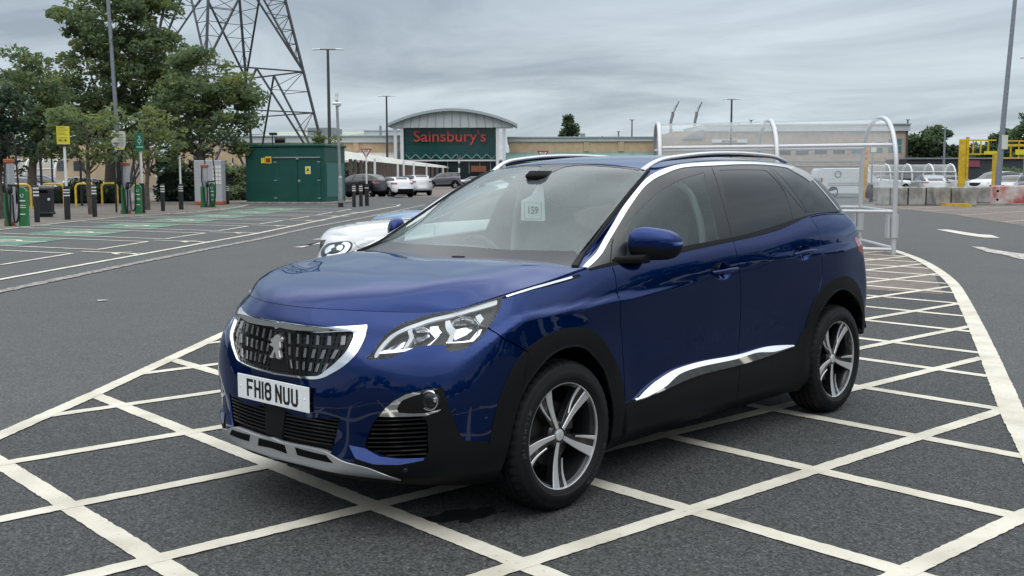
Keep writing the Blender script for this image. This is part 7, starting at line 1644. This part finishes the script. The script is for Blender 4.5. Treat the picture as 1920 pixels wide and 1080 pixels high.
def store():
    f = Fr(176); o = f.root('supermarket'); tag(o, 'supermarket with an arched glass entrance, red name letters and long tan brick wings', 'supermarket')
    # wings
    slab(f, 955, 1700, 265, None, 1.0, 40, 'wall', M['brick_tan'], o); slab(f, 953, 1345, 258, 265.3, .7, 40.2, 'parapet', M['band_white'], o); slab(f, 951, 1345, 256.2, 258.1, .4, 40.4, 'coping', M['fascia'], o)
    slab(f, 330, 752, 266, None, 1.0, 40, 'wall', M['brick_tan'], o); slab(f, 330, 750, 254.5, 266.3, .7, 40.2, 'parapet', M['band_white'], o); slab(f, 330, 751, 253, 254.7, .4, 40.4, 'coping', M['fascia'], o)
    for x in (1095, 1160, 662): slab(f, x, x+10, 266, 284, .8, 1.3, 'pilaster', M['brick_tan'], o)
    slab(f, 740, 756, 283, 300, .2, 1.5, 'low_roof', M['teal_roof'], o)
    # teal lean-to roof on the right
    b = MB(); X0, X1 = f.X(948), f.X(1345); b.add([(X0, -3.2, f.Z(301)), (X1, -3.2, f.Z(301)), (X1, .9, f.Z(286)), (X0, .9, f.Z(286)), (X0, -3.2, f.Z(304)), (X1, -3.2, f.Z(304))], [(0, 1, 2, 3), (4, 5, 1, 0)]); b.build('lean_to_roof', M['teal_roof'], o)
    b = MB(); X0, X1 = f.X(560), f.X(742); b.add([(X0, -3.2, f.Z(300)), (X1, -3.2, f.Z(300)), (X1, .9, f.Z(285)), (X0, .9, f.Z(285)), (X0, -3.2, f.Z(304)), (X1, -3.2, f.Z(304))], [(0, 1, 2, 3), (4, 5, 1, 0)]); b.build('lean_to_roof', M['canopy'], o)
    # shallow pitched roof and plant behind the left wing
    b = MB(); X0, X1 = f.X(470), f.X(668); b.add([(X0, 2, f.Z(253)), (X1-2, 2, f.Z(253)), (X1, 22, f.Z(236)), (X0, 22, f.Z(236))], [(0, 1, 2, 3)]); b.build('roof', M['roof_green'], o)
    slab(f, 662, 752, 238, 253.2, 14, 30, 'plant_screen', M['band_white'], o); slab(f, 661, 753, 236.8, 238.2, 13.8, 30.2, 'coping', M['fascia'], o)
    slab(f, 572, 625, 237, 266, 3, 10, 'plant_room', M['dist_grey'], o)
    # entrance block
    slab(f, 757, 936, 240, 300, -1.0, 1.0, 'glass_front', M['store_glass'], o)
    slab(f, 757, 955, 302, None, -.6, 1.0, 'glass_front', M['store_glass2'], o); slab(f, 755, 957, 299.5, 302.2, -1.4, 1.0, 'transom', M['white_col'], o)
    b = MB()
    for k in range(1, 7): x = f.X(757+179*k/7); b.box((x, -1.02, (f.Z(240)+f.Z(300))/2), (.08, .1, f.Z(240)-f.Z(300)))
    for y in (255, 270, 286): b.box(((f.X(757)+f.X(936))/2, -1.02, f.Z(y)), (f.X(936)-f.X(757), .08, .07))
    b.build('mullion_grid', mat('mullion', (.02, .075, .075), rough=.4), o)
    # zig-zag truss band
    b = MB(); n = 18
    for k in range(n):
        xa, xb = f.X(762+170*k/n), f.X(762+170*(k+1)/n); z0, z1 = f.Z(298), f.Z(289); b.bar((xa, -1.25, z0 if k % 2 else z1), (xb, -1.25, z1 if k % 2 else z0), .16)
    b.build('truss_band', M['teal_roof'], o)
    for x in (750.5, 757.5+0, 933.5, 945.5):
        pass
    for x, w_ in ((745, 6), (757, 6), (933.5, 6), (945.5, 6)): slab(f, x-w_/2, x+w_/2, 239, None, -2.4, -1.9, 'column', M['white_col'], o)
    b = MB()
    for k in range(8):
        x = f.X(780+k*20); b.box((x, -.62, f.Z(311)), (.1, .06, 2.4))
    b.build('door_frame', M['fascia'], o)
    slab(f, 884, 912, 311, 322, -1.6, -1.2, 'door_display', mat('brown_display', (.22, .07, .04)), o); slab(f, 780, 800, 305, 309, -.75, -.62, 'lit_panel', M['white_col'], o)
    # arched fascia: segments between lower chord and arch, with thickness
    def arch(px): t = (px-850)/118.0; return 231-25.5*(1-t*t) if True else 0
    n = 40; V = []; F = []
    for k in range(n+1):
        px = 736+(962-736)*k/n; x = f.X(px); zt = f.Z(arch(px)+3.0); zb = f.Z(240.3)
        V += [(x, -2.6, zb), (x, -2.6, max(zt, zb+.05)), (x, 1.0, max(zt, zb+.05)), (x, 1.0, zb)]
    for k in range(n):
        for j in range(4): F.append((k*4+j, (k+1)*4+j, (k+1)*4+(j+1) % 4, k*4+(j+1) % 4))
    F += [(0, 1, 2, 3), (4*n+3, 4*n+2, 4*n+1, 4*n)]; mesh_obj('arched_fascia', V, F, M['band_white'], o)
    V = []; F = []
    for k in range(n+1):
        px = 731+(970-731)*k/n; t = (px-850)/119.5; z = f.Z(231.5+2*abs(t)-26.5*(1-t*t)); x = f.X(px)
        V += [(x, -3.6, z-.42), (x, -3.6, z), (x, 6.0, z), (x, 6.0, z-.42)]
    for k in range(n):
        for j in range(4): F.append((k*4+j, (k+1)*4+j, (k+1)*4+(j+1) % 4, k*4+(j+1) % 4))
    F += [(0, 1, 2, 3), (4*n+3, 4*n+2, 4*n+1, 4*n)]; mesh_obj('arched_roof', V, F, M['fascia'], o, smooth=True, auto=30)
    b = MB()
    for k in range(1, 14):
        xb = 742+216*k/14; xt = 850+(xb-850)*1.0+(xb-850)*-.06; 
        b.bar((f.X(xb), -2.63, f.Z(240)), (f.X(xt), -2.63, f.Z(arch(xt)+3.4)), .09, .05)
    b.build('fascia_joint', M['dist_grey'], o)
    # name letters, lower edge on y=267
    v, f_ = text_mesh("Sainsbury's", 1.0, .12, .008, 1.0); xs = [a[0] for a in v]; wdt = max(xs)-min(xs); sc = (f.X(912)-f.X(778))/wdt; zb = f.Z(265.5); sz = (f.Z(244.5)-zb)/.73
    xm = (max(xs)+min(xs))/2; pls = mesh_obj('name_letters', [((x-xm)*sc+(f.X(912)+f.X(778))/2, -1.5-z*1.0, zb+y*sz) for x, y, z in v], f_, M['sign_letters'], o)
    # chimney and pointed vents on the roof
    slab(f, 1094, 1103, 247, 258, 8, 9, 'flue', M['dist_grey'], o); slab(f, 1095.5, 1101.5, 236, 247, 8.1, 8.9, 'flue', M['white_col'], o); slab(f, 1135, 1138, 252, 257, 8, 8.4, 'vent', M['dist_grey'], o); slab(f, 704, 708, 232, 253, 6, 6.4, 'vent', M['dist_grey'], o)
    # right-hand two storey block
    f = Fr(158); o = f.root('office_block'); tag(o, 'brown brick two-storey block with a band of windows, seen through the trolley shelter', 'building')
    slab(f, 1262, 1700, 247, None, 0, 18, 'wall', M['brick_brown'], o); slab(f, 1318, 1702, 235, 247.4, -.4, 18.4, 'parapet', M['band_white'], o); slab(f, 1316, 1703, 233.6, 235.4, -.7, 18.7, 'coping', M['fascia'], o)
    b = MB(); b.add([(f.X(1278), -.3, f.Z(262)), (f.X(1318), -.3, f.Z(262)), (f.X(1318), -.3, f.Z(244)), (f.X(1296), -.3, f.Z(251)), (f.X(1278), 15, f.Z(262)), (f.X(1318), 15, f.Z(262)), (f.X(1318), 15, f.Z(244)), (f.X(1296), 15, f.Z(251))], [(0, 1, 2, 3), (7, 6, 5, 4), (0, 3, 7, 4), (3, 2, 6, 7)]); b.build('sloping_roof', M['dist_grey'], o)
    for x0, x1, y0, y1, t in ((1461, 1481, 274, 291, 0), (1492, 1515, 274, 291, 0), (1526, 1549, 274, 290, 0), (1561, 1583, 273, 290, 0), (1596, 1616, 272, 289, 1), (1630, 1653, 268, 288, 1), (1664, 1688, 262, 288, 1)):
        w_ = slab(f, x0, x1, y0, y1, -.06, .05, 'window', M['teal_win'] if t else M['dark_win'], o); b = MB(); b.box(((f.X(x0)+f.X(x1))/2, -.09, f.Z((y0+y1)/2)), (f.X(x1)-f.X(x0), .06, .12)); b.build('window_bar', M['fascia'], w_)
    slab(f, 1333, 1399, 262.5, 268.5, -.3, 0, 'sign_board', M['white_col'], o)
    v, f_ = text_mesh('RESTAURANT', .36, .01, .01); mesh_obj('lettering', [(x+f.X(1366), -.34-z, f.Z(267.3)+y) for x, y, z in v], f_, M['ink'], o)
    for k, c in enumerate(('dark_win', 'red', 'tan', 'red')): slab(f, 1333+k*17, 1346+k*17, 277, 281, -.1, 0, 'poster', M[c], o)
    for y in (303, 312): slab(f, 1400, 1698, y, y+1.2, -.1, 0, 'ledge', M['fascia'], o)
    # long dark shed at the far right and the store on the left edge
    f = Fr(140); o = f.root('low_shed'); tag(o, 'long dark low shed behind the far trolley shelter and yellow barrier', 'building'); slab(f, 1700, 2100, 300, None, 0, 8, 'wall', mat('shed_dark', (.035, .04, .047), rough=.7), o); slab(f, 1699, 2100, 297.5, 300.3, -.3, 8.3, 'roof', M['dist_grey'], o)
    slab(f, 1808, 1835, 303, 315, -.2, 0, 'mural', mat('mural_red', (.22, .05, .08), rough=.7), o)
    f = Fr(120); o = f.root('brick_building'); tag(o, 'tan brick building with dark windows glimpsed between the left-hand trees', 'building'); slab(f, -200, 225, 268, None, 0, 12, 'wall', M['brick_tan'], o); slab(f, -200, 100, 258, 268.3, -.3, 12.3, 'roof', M['white_col'], o); slab(f, 30, 225, 287, 288.5, -.15, 0, 'band', M['brick_brown'], o)
    for x0, x1 in ((108, 126), (139, 160)): slab(f, x0, x1, 300, 318, -.06, .1, 'window', M['dark_win'], o)
    # covered walkway
    o = empty('covered_walkway'); tag(o, 'long covered walkway with a pale barrel roof on brown posts leading to the store', 'walkway')
    pa = [(632, 281, 77), (700, 291, 95), (760, 300.5, 122), (810, 307.5, 155), (849, 313, 185)]
    pb = [(651, 297.5, 76), (711, 304, 94), (768, 309.8, 121), (815, 313.5, 154), (851, 316.0, 184)]
    n = len(pa); V = []; m = 6
    for a, b_ in zip(pa, pb):
        A_ = W(*a); B_ = W(*b_); back = A_-HF*(-2.2); back = np.array([back[0], back[1], B_[2]])
        for k in range(m+1):
            t = k/m; P = (1-t)**2*B_+2*t*(1-t)*(A_+np.array([0, 0, .05]))+t*t*(A_+HF*1.2); V.append(tuple(P))
    F = [(i*(m+1)+k, (i+1)*(m+1)+k, (i+1)*(m+1)+k+1, i*(m+1)+k+1) for i in range(n-1) for k in range(m)]; mesh_obj('roof', V, F, M['canopy'], o, smooth=True)
    b_ = MB()
    cb = curve([W(*p) for p in pb]); 
    for t in np.linspace(0.01, .99, 22):
        p = cb(np.array([t]))[0]
        for off in (0.3, 2.6):
            q = p+HF*off; b = MB(); b.box((q[0], q[1], q[2]/2), (.22, .22, q[2]), ROT_CAM); b.build('post', M['brown_post'], o)
    for (px, yt, yb, Y) in ((703, 297, 326, 80), (757, 301, 332, 95), (776, 305, 330, 105), (800, 307, 330, 115), (831, 310, 326, 150), (746, 308, 330, 90)):
        P = W(px, 328, Y); z1 = zat(yt, Y, px); b = MB(); b.cyl((P[0], P[1], 0), .09, z1, 8); oo = b.build('white_marker', M['white_col'], smooth=True); tag(oo, None, 'post', 'slim white posts beside the walkway')
        oo['label'] = {703: 'slim white post just right of the give way sign', 757: 'slim white post above the silver estate', 776: 'slim white post right of the silver estate', 800: 'slim white post above the grey off-roader bonnet', 831: 'farthest slim white post, above the grey off-roader roof', 746: 'short white post above the white hatchback roof'}[px]
    P = W(861, 328, 140); o = empty('beacon_pole', (P[0], P[1], 0)); tag(o, 'black and white crossing beacon pole before the store doors', 'beacon'); h = zat(297, 140, 861)
    for k in range(6): b = MB(); b.cyl((0, 0, h*k/6), .12, h/6, 8); b.build('stripe', M['white_paint'] if k % 2 else M['bollard'], o)
    b = MB(); b.cyl((0, 0, h), .38, .35, 10, .2); b.build('beacon', M['bollard'], o, smooth=True)
    # tower cranes far away
    for (px, yb, yt, lean, lab) in ((1258, 228, 190, 8, 'left of the two distant crane jibs above the trolley shelter'), (1303, 228, 191, 7, 'right of the two distant crane jibs above the trolley shelter')):
        o = empty('crane'); Y = 420; tag(o, lab, 'crane'); a = W(px, yb, Y); m_ = W(px+lean*.45, yb-14, Y); t_ = W(px+lean*1.9, yt, Y); base = np.array([a[0], a[1], 0]); b = MB(); b.bar(base, a, .8); b.bar(a, m_, .8); b.build('mast', M['dist_grey'], o); b = MB(); b.bar(m_, t_, .45); b.bar(m_+np.array([0, 0, 1.6]), t_, .15); b.build('jib', M['dist_grey'], o); b = MB(); b.bar(m_+np.array([0, 0, -.8]), m_+np.array([0, 0, .9]), .8); b.build('cab', M['dist_red'], o)
def pylon():
    Y = 112; c = W(432, 328, Y); o = empty('electricity_pylon', (c[0], c[1], 0)); tag(o, 'huge steel lattice pylon towering out of the frame behind the left trees', 'pylon')
    s = Y/FPX
    def rad(z): return max(1.2, 10.6-.235*z)*1.0
    dirs = [HR, -HF, -HR, HF]
    def P(k, z): q = dirs[k % 4]*rad(z)*(1.0); return np.array([q[0], q[1], z])
    zc = lambda py: zat(py, Y, 432)
    lv = [0, zc(212), zc(135), zc(-22), zc(-150), zc(-260)]
    for k in range(4): b = MB(); b.bar(P(k, 0), P(k, lv[-1]), .21); b.build('leg', M['steel'], o)
    def bar(a, b_, w, nm='brace'): m = MB(); m.bar(a, b_, w); m.build(nm, M['steel'], o)
    for k in range(4):
        for i, (z0, z1) in enumerate(((lv[0], lv[2]), (lv[2], lv[3]), (lv[3], lv[4]), (lv[4], lv[5]))):
            A, B = P(k, z0), P(k+1, z0); Cm = (P(k, z1)+P(k+1, z1))/2
            bar(A, Cm, .17); bar(B, Cm, .17); bar(P(k, z1), P(k+1, z1), .14, 'strut')
            if i == 0: bar(P(k, lv[1]), P(k+1, lv[1]), .12, 'strut')
            # redundant lattice between each leg and its brace, merged per panel
            n = 6
            for side, leg in ((0, k), (1, k+1)):
                m = MB()
                L0, L1 = P(leg, z0), P(leg, z1); Q0 = L0; Q1 = Cm
                pl = [L0+(L1-L0)*t for t in np.linspace(0, 1, n+1)]; pb = [Q0+(Q1-Q0)*t for t in np.linspace(0, 1, n+1)]
                for j in range(1, n+1):
                    if i == 0 and j not in (3, 5): continue
                    m.bar(pl[j], pb[j], .06)
                    if j < n: m.bar(pl[j+1], pb[j], .055)
                m.build('lattice', M['steel'], o)
store(); pylon()
# ------------------------------------------------------------------ trees and hedges
def leaf_mat(name, c, sub=.52):
    m = bpy.data.materials.new(name); m.use_nodes = True; nt = m.node_tree; L = nt.links; b = nt.nodes['Principled BSDF']; out = nt.nodes['Material Output']
    tc = nt.nodes.new('ShaderNodeTexCoord'); n = nt.nodes.new('ShaderNodeTexNoise'); n.inputs['Scale'].default_value = 1.3; n.inputs['Detail'].default_value = 6; L.new(tc.outputs['Object'], n.inputs['Vector'])
    r = nt.nodes.new('ShaderNodeValToRGB'); L.new(n.outputs['Fac'], r.inputs[0]); r.color_ramp.elements[0].position = .36; r.color_ramp.elements[1].position = .64
    r.color_ramp.elements[0].color = (c[0]*.72, c[1]*.75, c[2]*.85, 1); r.color_ramp.elements[1].color = (c[0]*1.35, c[1]*1.25, c[2]*1.05, 1); L.new(r.outputs[0], b.inputs['Base Color'])
    b.inputs['Roughness'].default_value = .6; b.inputs['Specular IOR Level'].default_value = .25
    t = nt.nodes.new('ShaderNodeBsdfTranslucent'); L.new(r.outputs[0], t.inputs[0]); mx = nt.nodes.new('ShaderNodeMixShader'); mx.inputs[0].default_value = sub; L.new(b.outputs[0], mx.inputs[1]); L.new(t.outputs[0], mx.inputs[2]); L.new(mx.outputs[0], out.inputs[0])
    return m
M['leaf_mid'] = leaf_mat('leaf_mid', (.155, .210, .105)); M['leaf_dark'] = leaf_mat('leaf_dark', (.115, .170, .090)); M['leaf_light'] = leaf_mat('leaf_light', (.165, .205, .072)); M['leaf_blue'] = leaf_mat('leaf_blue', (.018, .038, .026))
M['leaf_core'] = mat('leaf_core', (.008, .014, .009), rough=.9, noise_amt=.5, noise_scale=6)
M['bark'] = mat('bark', (.085, .07, .055), rough=.9, noise_amt=.3, noise_scale=9, bump=.4, bump_scale=30)
def leaves(cl, size, mats, rnd, per, nm, parent, flat=.55):
    "cl: list of (centre, radius); returns one crown mesh of many small leaf faces"
    rs = np.random.RandomState(rnd); V = []; F = []; MI = []
    for (c, r, mi) in cl:
        n = max(6, int(per*r*r)); d = rs.normal(size=(n, 3)); d /= np.linalg.norm(d, axis=1, keepdims=True); rad = r*rs.uniform(.25, 1.0, (n, 1))**.6; p = np.array(c)+d*rad*np.array([1, 1, flat])
        a = rs.normal(size=(n, 3)); a[:, 2] *= .6; a /= np.linalg.norm(a, axis=1, keepdims=True); b = np.cross(a, rs.normal(size=(n, 3))); b /= np.linalg.norm(b, axis=1, keepdims=True); sz = size*rs.uniform(.6, 1.35, (n, 1))
        q0 = p-a*sz; q1 = p+b*sz*.55+a*sz*.1; q2 = p+a*sz; q3 = p-b*sz*.55+a*sz*.1
        base = len(V)*1; k0 = sum(len(x) for x in V) if V else 0
        V.append(np.stack([q0, q1, q2, q3], 1).reshape(-1, 3)); idx = k0+np.arange(n*4).reshape(n, 4); F.append(idx); MI.append(np.where(rs.uniform(size=n) < .72, mi, (mi+1) % len(mats)))
    V = np.concatenate(V); F = np.concatenate(F); MI = np.concatenate(MI)
    me = bpy.data.meshes.new(nm); me.vertices.add(len(V)); me.vertices.foreach_set('co', V.astype(np.float32).ravel()); me.loops.add(len(F)*4); me.loops.foreach_set('vertex_index', F.astype(np.int32).ravel()); me.polygons.add(len(F)); me.polygons.foreach_set('loop_start', (np.arange(len(F))*4).astype(np.int32))
    me.update(calc_edges=True)
    for m in mats: me.materials.append(m)
    me.polygons.foreach_set('material_index', MI.astype(np.int32)); me.validate(); o = bpy.data.objects.new(nm, me); return link(o, parent)
def tree(label, base, blobs, seed, leaf=.16, per=60, mats=('leaf_mid', 'leaf_dark', 'leaf_light'), trunk_r=.22, ncl=1.0, group=None, cat='tree', Y=None, clr=(.45, .95), flat=.55, limbs=True, lean=0.0, dens=1.0, name='tree'):
    "base: ground pixel; blobs: (px, py, rx_px, ry_px) crown ellipses in the picture, given real depth"
    P = G(*base) if Y is None else np.array([*W(base[0], base[1], Y)[:2], 0.0]); Yb = hdist(P); s = Yb/FPX; rs = random.Random(seed)
    o = empty(name, P); tag(o, label, cat, group); cl = []
    for (px, py, rx, ry) in blobs:
        c = W(px, py, Yb)-P; RX, RZ = rx*s, ry*s; RY = min(RX, 2.3)
        vol = RX*RZ; n = int(max(8, vol*9*ncl))
        for k in range(n):
            while True:
                u = [rs.uniform(-1, 1) for _ in range(3)]; q = sum(a*a for a in u)
                if .12 < q < 1: break
            if q < .35 and rs.random() < .5: continue
            pos = c+HR*u[0]*RX+HF*u[1]*RY+np.array([0, 0, u[2]*RZ]); r_ = rs.uniform(*clr)*(.8 if q > .7 else 1)
            if rs.random() < .05: continue
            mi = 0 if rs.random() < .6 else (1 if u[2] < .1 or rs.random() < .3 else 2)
            cl.append((pos, r_, mi))
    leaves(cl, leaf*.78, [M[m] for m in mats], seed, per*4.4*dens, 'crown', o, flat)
    cz = sum(c[0][2] for c in cl)/len(cl); cx = sum(c[0] for c in cl)/len(cl)
    b = MB(); tp = np.array([cx[0]*.8, cx[1]*.8, cz*.95]); b.tube([(0, 0, 0), tuple(tp*.35+np.array([.05, .0, 0])), tuple(tp*.7), tuple(tp*1.15)], [trunk_r*1.15, trunk_r*.85, trunk_r*.6, trunk_r*.25], 9)
    if limbs:
        for k in range(min(16, len(cl)//3)):
            c = rs.choice(cl)[0]; t = rs.uniform(.4, .95); a = tp*t; mid = (a+c)/2+np.array([0, 0, -.15*abs(c[2]-a[2])]); b.tube([tuple(a), tuple(mid), tuple(c)], [trunk_r*.32, trunk_r*.2, trunk_r*.07], 5)
    b.build('trunk', M['bark'], o, smooth=True)
    return o
def hedge(label, px0, px1, py, yt, seed, mats, leaf=.09, per=150, depth_=1.6, bumps=.25, kind=None, cat='hedge', Y=None):
    A = G(px0, py); B = G(px1, py); 
    if Y: A = np.array([*W(px0, 328, Y)[:2], 0]); B = np.array([*W(px1, 328, Y)[:2], 0])
    h = zat(yt, hdist(A), px0); rs = random.Random(seed); L_ = np.linalg.norm(B-A); n = int(L_*h*4.0)+10; cl = []
    for k in range(n):
        t = rs.random(); p = A+(B-A)*t; hh = h*(1-bumps*rs.random()); z = rs.uniform(.15, 1)*hh; p = p+HF*rs.uniform(0, depth_)+np.array([0, 0, z-.2]); cl.append((p, rs.uniform(.35, .6), rs.choice([0, 0, 1])))
    o = leaves([(c-A, r, m) for c, r, m in cl], leaf*1.2, [M[m] for m in mats], seed, per*3.5, 'hedge', None, .8); o.location = A; tag(o, label, cat)
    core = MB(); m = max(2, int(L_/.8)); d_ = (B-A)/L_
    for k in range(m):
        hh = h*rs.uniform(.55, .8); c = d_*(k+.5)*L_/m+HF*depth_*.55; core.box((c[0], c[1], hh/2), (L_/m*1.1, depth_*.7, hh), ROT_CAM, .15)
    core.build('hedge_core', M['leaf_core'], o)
    return o
def greens():
    g = 'broad-leaved trees behind the charging bays'
    tree('tallest broad-leaved tree, rising out of the top of the picture behind the tall lamp column', (205, 377), [(215, 60, 95, 95), (180, 150, 110, 80), (260, 130, 80, 90), (150, 215, 60, 40), (120, 28, 20, 10), (240, -30, 70, 60), (215, 262, 95, 42), (300, 200, 60, 60), (290, 40, 50, 60), (130, 190, 60, 55), (320, 110, 55, 50)], 1, leaf=.17, per=46, trunk_r=.3, group=g, Y=62)
    tree('broad leafy tree at the left, lower than the tallest tree beside it', (60, 382), [(70, 175, 70, 75), (35, 130, 35, 40), (115, 215, 55, 50), (55, 245, 70, 45), (90, 275, 60, 25)], 2, leaf=.16, per=46, trunk_r=.25, group=g, Y=55)
    tree('dark dense tree cut off by the left edge of the picture', (-8, 400), [(2, 215, 40, 50), (5, 275, 38, 45), (-25, 180, 40, 40)], 3, leaf=.11, per=90, mats=('leaf_blue', 'leaf_blue', 'leaf_dark'), trunk_r=.25, Y=38)
    tree('wide leafy tree directly left of the green cabin, overhanging the feeder cabinet', (376, 382), [(385, 150, 70, 60), (430, 200, 58, 60), (340, 200, 65, 65), (455, 250, 35, 38), (395, 262, 85, 38), (345, 280, 45, 28), (360, 110, 30, 25), (445, 165, 40, 40), (320, 220, 50, 45)], 4, leaf=.16, per=48, trunk_r=.26, group=g, Y=58)
    tree('young open tree with a pale slim trunk in front of the hoops', (172, 402), [(160, 245, 55, 38), (200, 225, 40, 26), (115, 240, 30, 26), (185, 285, 35, 18), (130, 215, 30, 18)], 5, leaf=.13, per=42, mats=('leaf_mid', 'leaf_light', 'leaf_dark'), trunk_r=.11, clr=(.3, .6), ncl=1.3)
    tree('young yellow-green tree behind the green charging sign', (277, 394), [(270, 245, 50, 32), (300, 225, 38, 24), (240, 262, 30, 20), (320, 260, 30, 22), (280, 285, 36, 14)], 6, leaf=.13, per=46, mats=('leaf_light', 'leaf_mid', 'leaf_light'), trunk_r=.11, clr=(.3, .6), ncl=1.4)
    tree('bushy sapling showing above the right end of the green cabin', (600, 378), [(590, 262, 22, 12), (612, 258, 20, 14), (600, 280, 30, 18), (628, 270, 10, 14)], 7, leaf=.11, per=70, mats=('leaf_light', 'leaf_mid', 'leaf_light'), trunk_r=.07, clr=(.25, .5), ncl=2.0, Y=63)
    tree('round dark tree beyond the right-hand brick block', (1745, 345), [(1748, 275, 42, 38), (1720, 285, 28, 30), (1772, 300, 28, 28)], 8, leaf=.42, per=14, mats=('leaf_dark', 'leaf_blue', 'leaf_dark'), trunk_r=.5, Y=185, clr=(1.0, 1.9), ncl=.35)
    tree('dark broad tree behind the yellow barrier beam', (1850, 345), [(1850, 285, 38, 22), (1835, 300, 30, 22), (1890, 275, 34, 28)], 9, leaf=.38, per=14, mats=('leaf_dark', 'leaf_blue', 'leaf_dark'), trunk_r=.5, Y=170, clr=(1.0, 1.8), ncl=.4)
    tree('tall dark tree touching the right edge of the picture', (1925, 345), [(1925, 255, 24, 45), (1915, 290, 30, 30)], 10, leaf=.35, per=16, mats=('leaf_dark', 'leaf_blue', 'leaf_mid'), trunk_r=.5, Y=150, clr=(.9, 1.6), ncl=.5)
    tree('ragged conifer standing alone above the store roof', (1067, 330), [(1067, 238, 8, 18), (1066, 225, 4, 8), (1055, 250, 5, 8), (1078, 247, 5, 12)], 11, leaf=.38, per=16, mats=('leaf_dark', 'leaf_blue', 'leaf_dark'), trunk_r=.4, Y=230, clr=(.7, 1.3), ncl=.9, flat=.8)
    tree('low dark tree behind the far trolley shelter at the right', (1880, 350), [(1885, 325, 34, 14)], 12, leaf=.25, per=24, mats=('leaf_dark', 'leaf_mid', 'leaf_dark'), trunk_r=.3, Y=120, clr=(.7, 1.2), ncl=.7)
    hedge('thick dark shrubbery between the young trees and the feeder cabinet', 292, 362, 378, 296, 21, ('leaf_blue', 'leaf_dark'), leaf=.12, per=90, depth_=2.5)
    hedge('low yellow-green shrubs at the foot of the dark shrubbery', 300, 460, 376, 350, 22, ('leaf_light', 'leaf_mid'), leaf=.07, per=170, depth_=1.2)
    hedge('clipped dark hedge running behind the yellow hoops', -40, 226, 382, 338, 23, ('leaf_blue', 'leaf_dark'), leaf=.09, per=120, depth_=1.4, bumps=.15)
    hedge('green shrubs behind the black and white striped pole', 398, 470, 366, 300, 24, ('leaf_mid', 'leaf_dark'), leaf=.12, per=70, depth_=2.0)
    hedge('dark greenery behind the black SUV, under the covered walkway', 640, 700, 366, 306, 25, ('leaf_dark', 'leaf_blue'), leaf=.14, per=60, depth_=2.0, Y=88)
greens()
def wood_behind():
    # the tree belt on the other side of the car park, behind the photographer: seen mirrored in the paintwork
    rs = random.Random(99); cl = []; c0 = np.array([CAM[0], CAM[1], 0]); 
    for k in range(420):
        a = rs.uniform(-2.2, 2.2); rad = rs.uniform(46, 56); d = -HF*math.cos(a)+HR*math.sin(a); p = c0+d*rad
        top = 6.2+2.6*math.sin(a*7.0+1)+1.6*math.sin(a*17.0); z = rs.uniform(.3, 1.0)*top; cl.append((p+np.array([0, 0, z]), rs.uniform(1.2, 2.1), rs.choice([0, 1])))
    o = leaves(cl, .55, [M['leaf_dark'], M['leaf_blue']], 99, 26, 'tree_belt', None, .8); tag(o, 'dark tree belt behind the photographer, seen only as the dark band mirrored in the blue paint', 'trees', kind='stuff')
wood_behind()
def distant_wood():
    rs = random.Random(5); cl = []; c0 = np.array([CAM[0], CAM[1], 0])
    for k in range(620):
        a = rs.uniform(-2.3, 2.3); rad = rs.uniform(285, 330); d = HF*math.cos(a)+HR*math.sin(a); p = c0+d*rad
        top = 6.5+1.8*math.sin(a*11.0)+1.2*math.sin(a*37.0); cl.append((p+np.array([0, 0, rs.uniform(.15, 1.0)*top]), rs.uniform(2.2, 3.6), rs.choice([0, 1])))
    o = leaves(cl, 1.1, [M['leaf_dark'], M['leaf_blue']], 5, 9, 'distant_wood', None, .8); tag(o, 'low far-off line of trees along the horizon beyond the car park', 'trees', kind='stuff')
distant_wood()
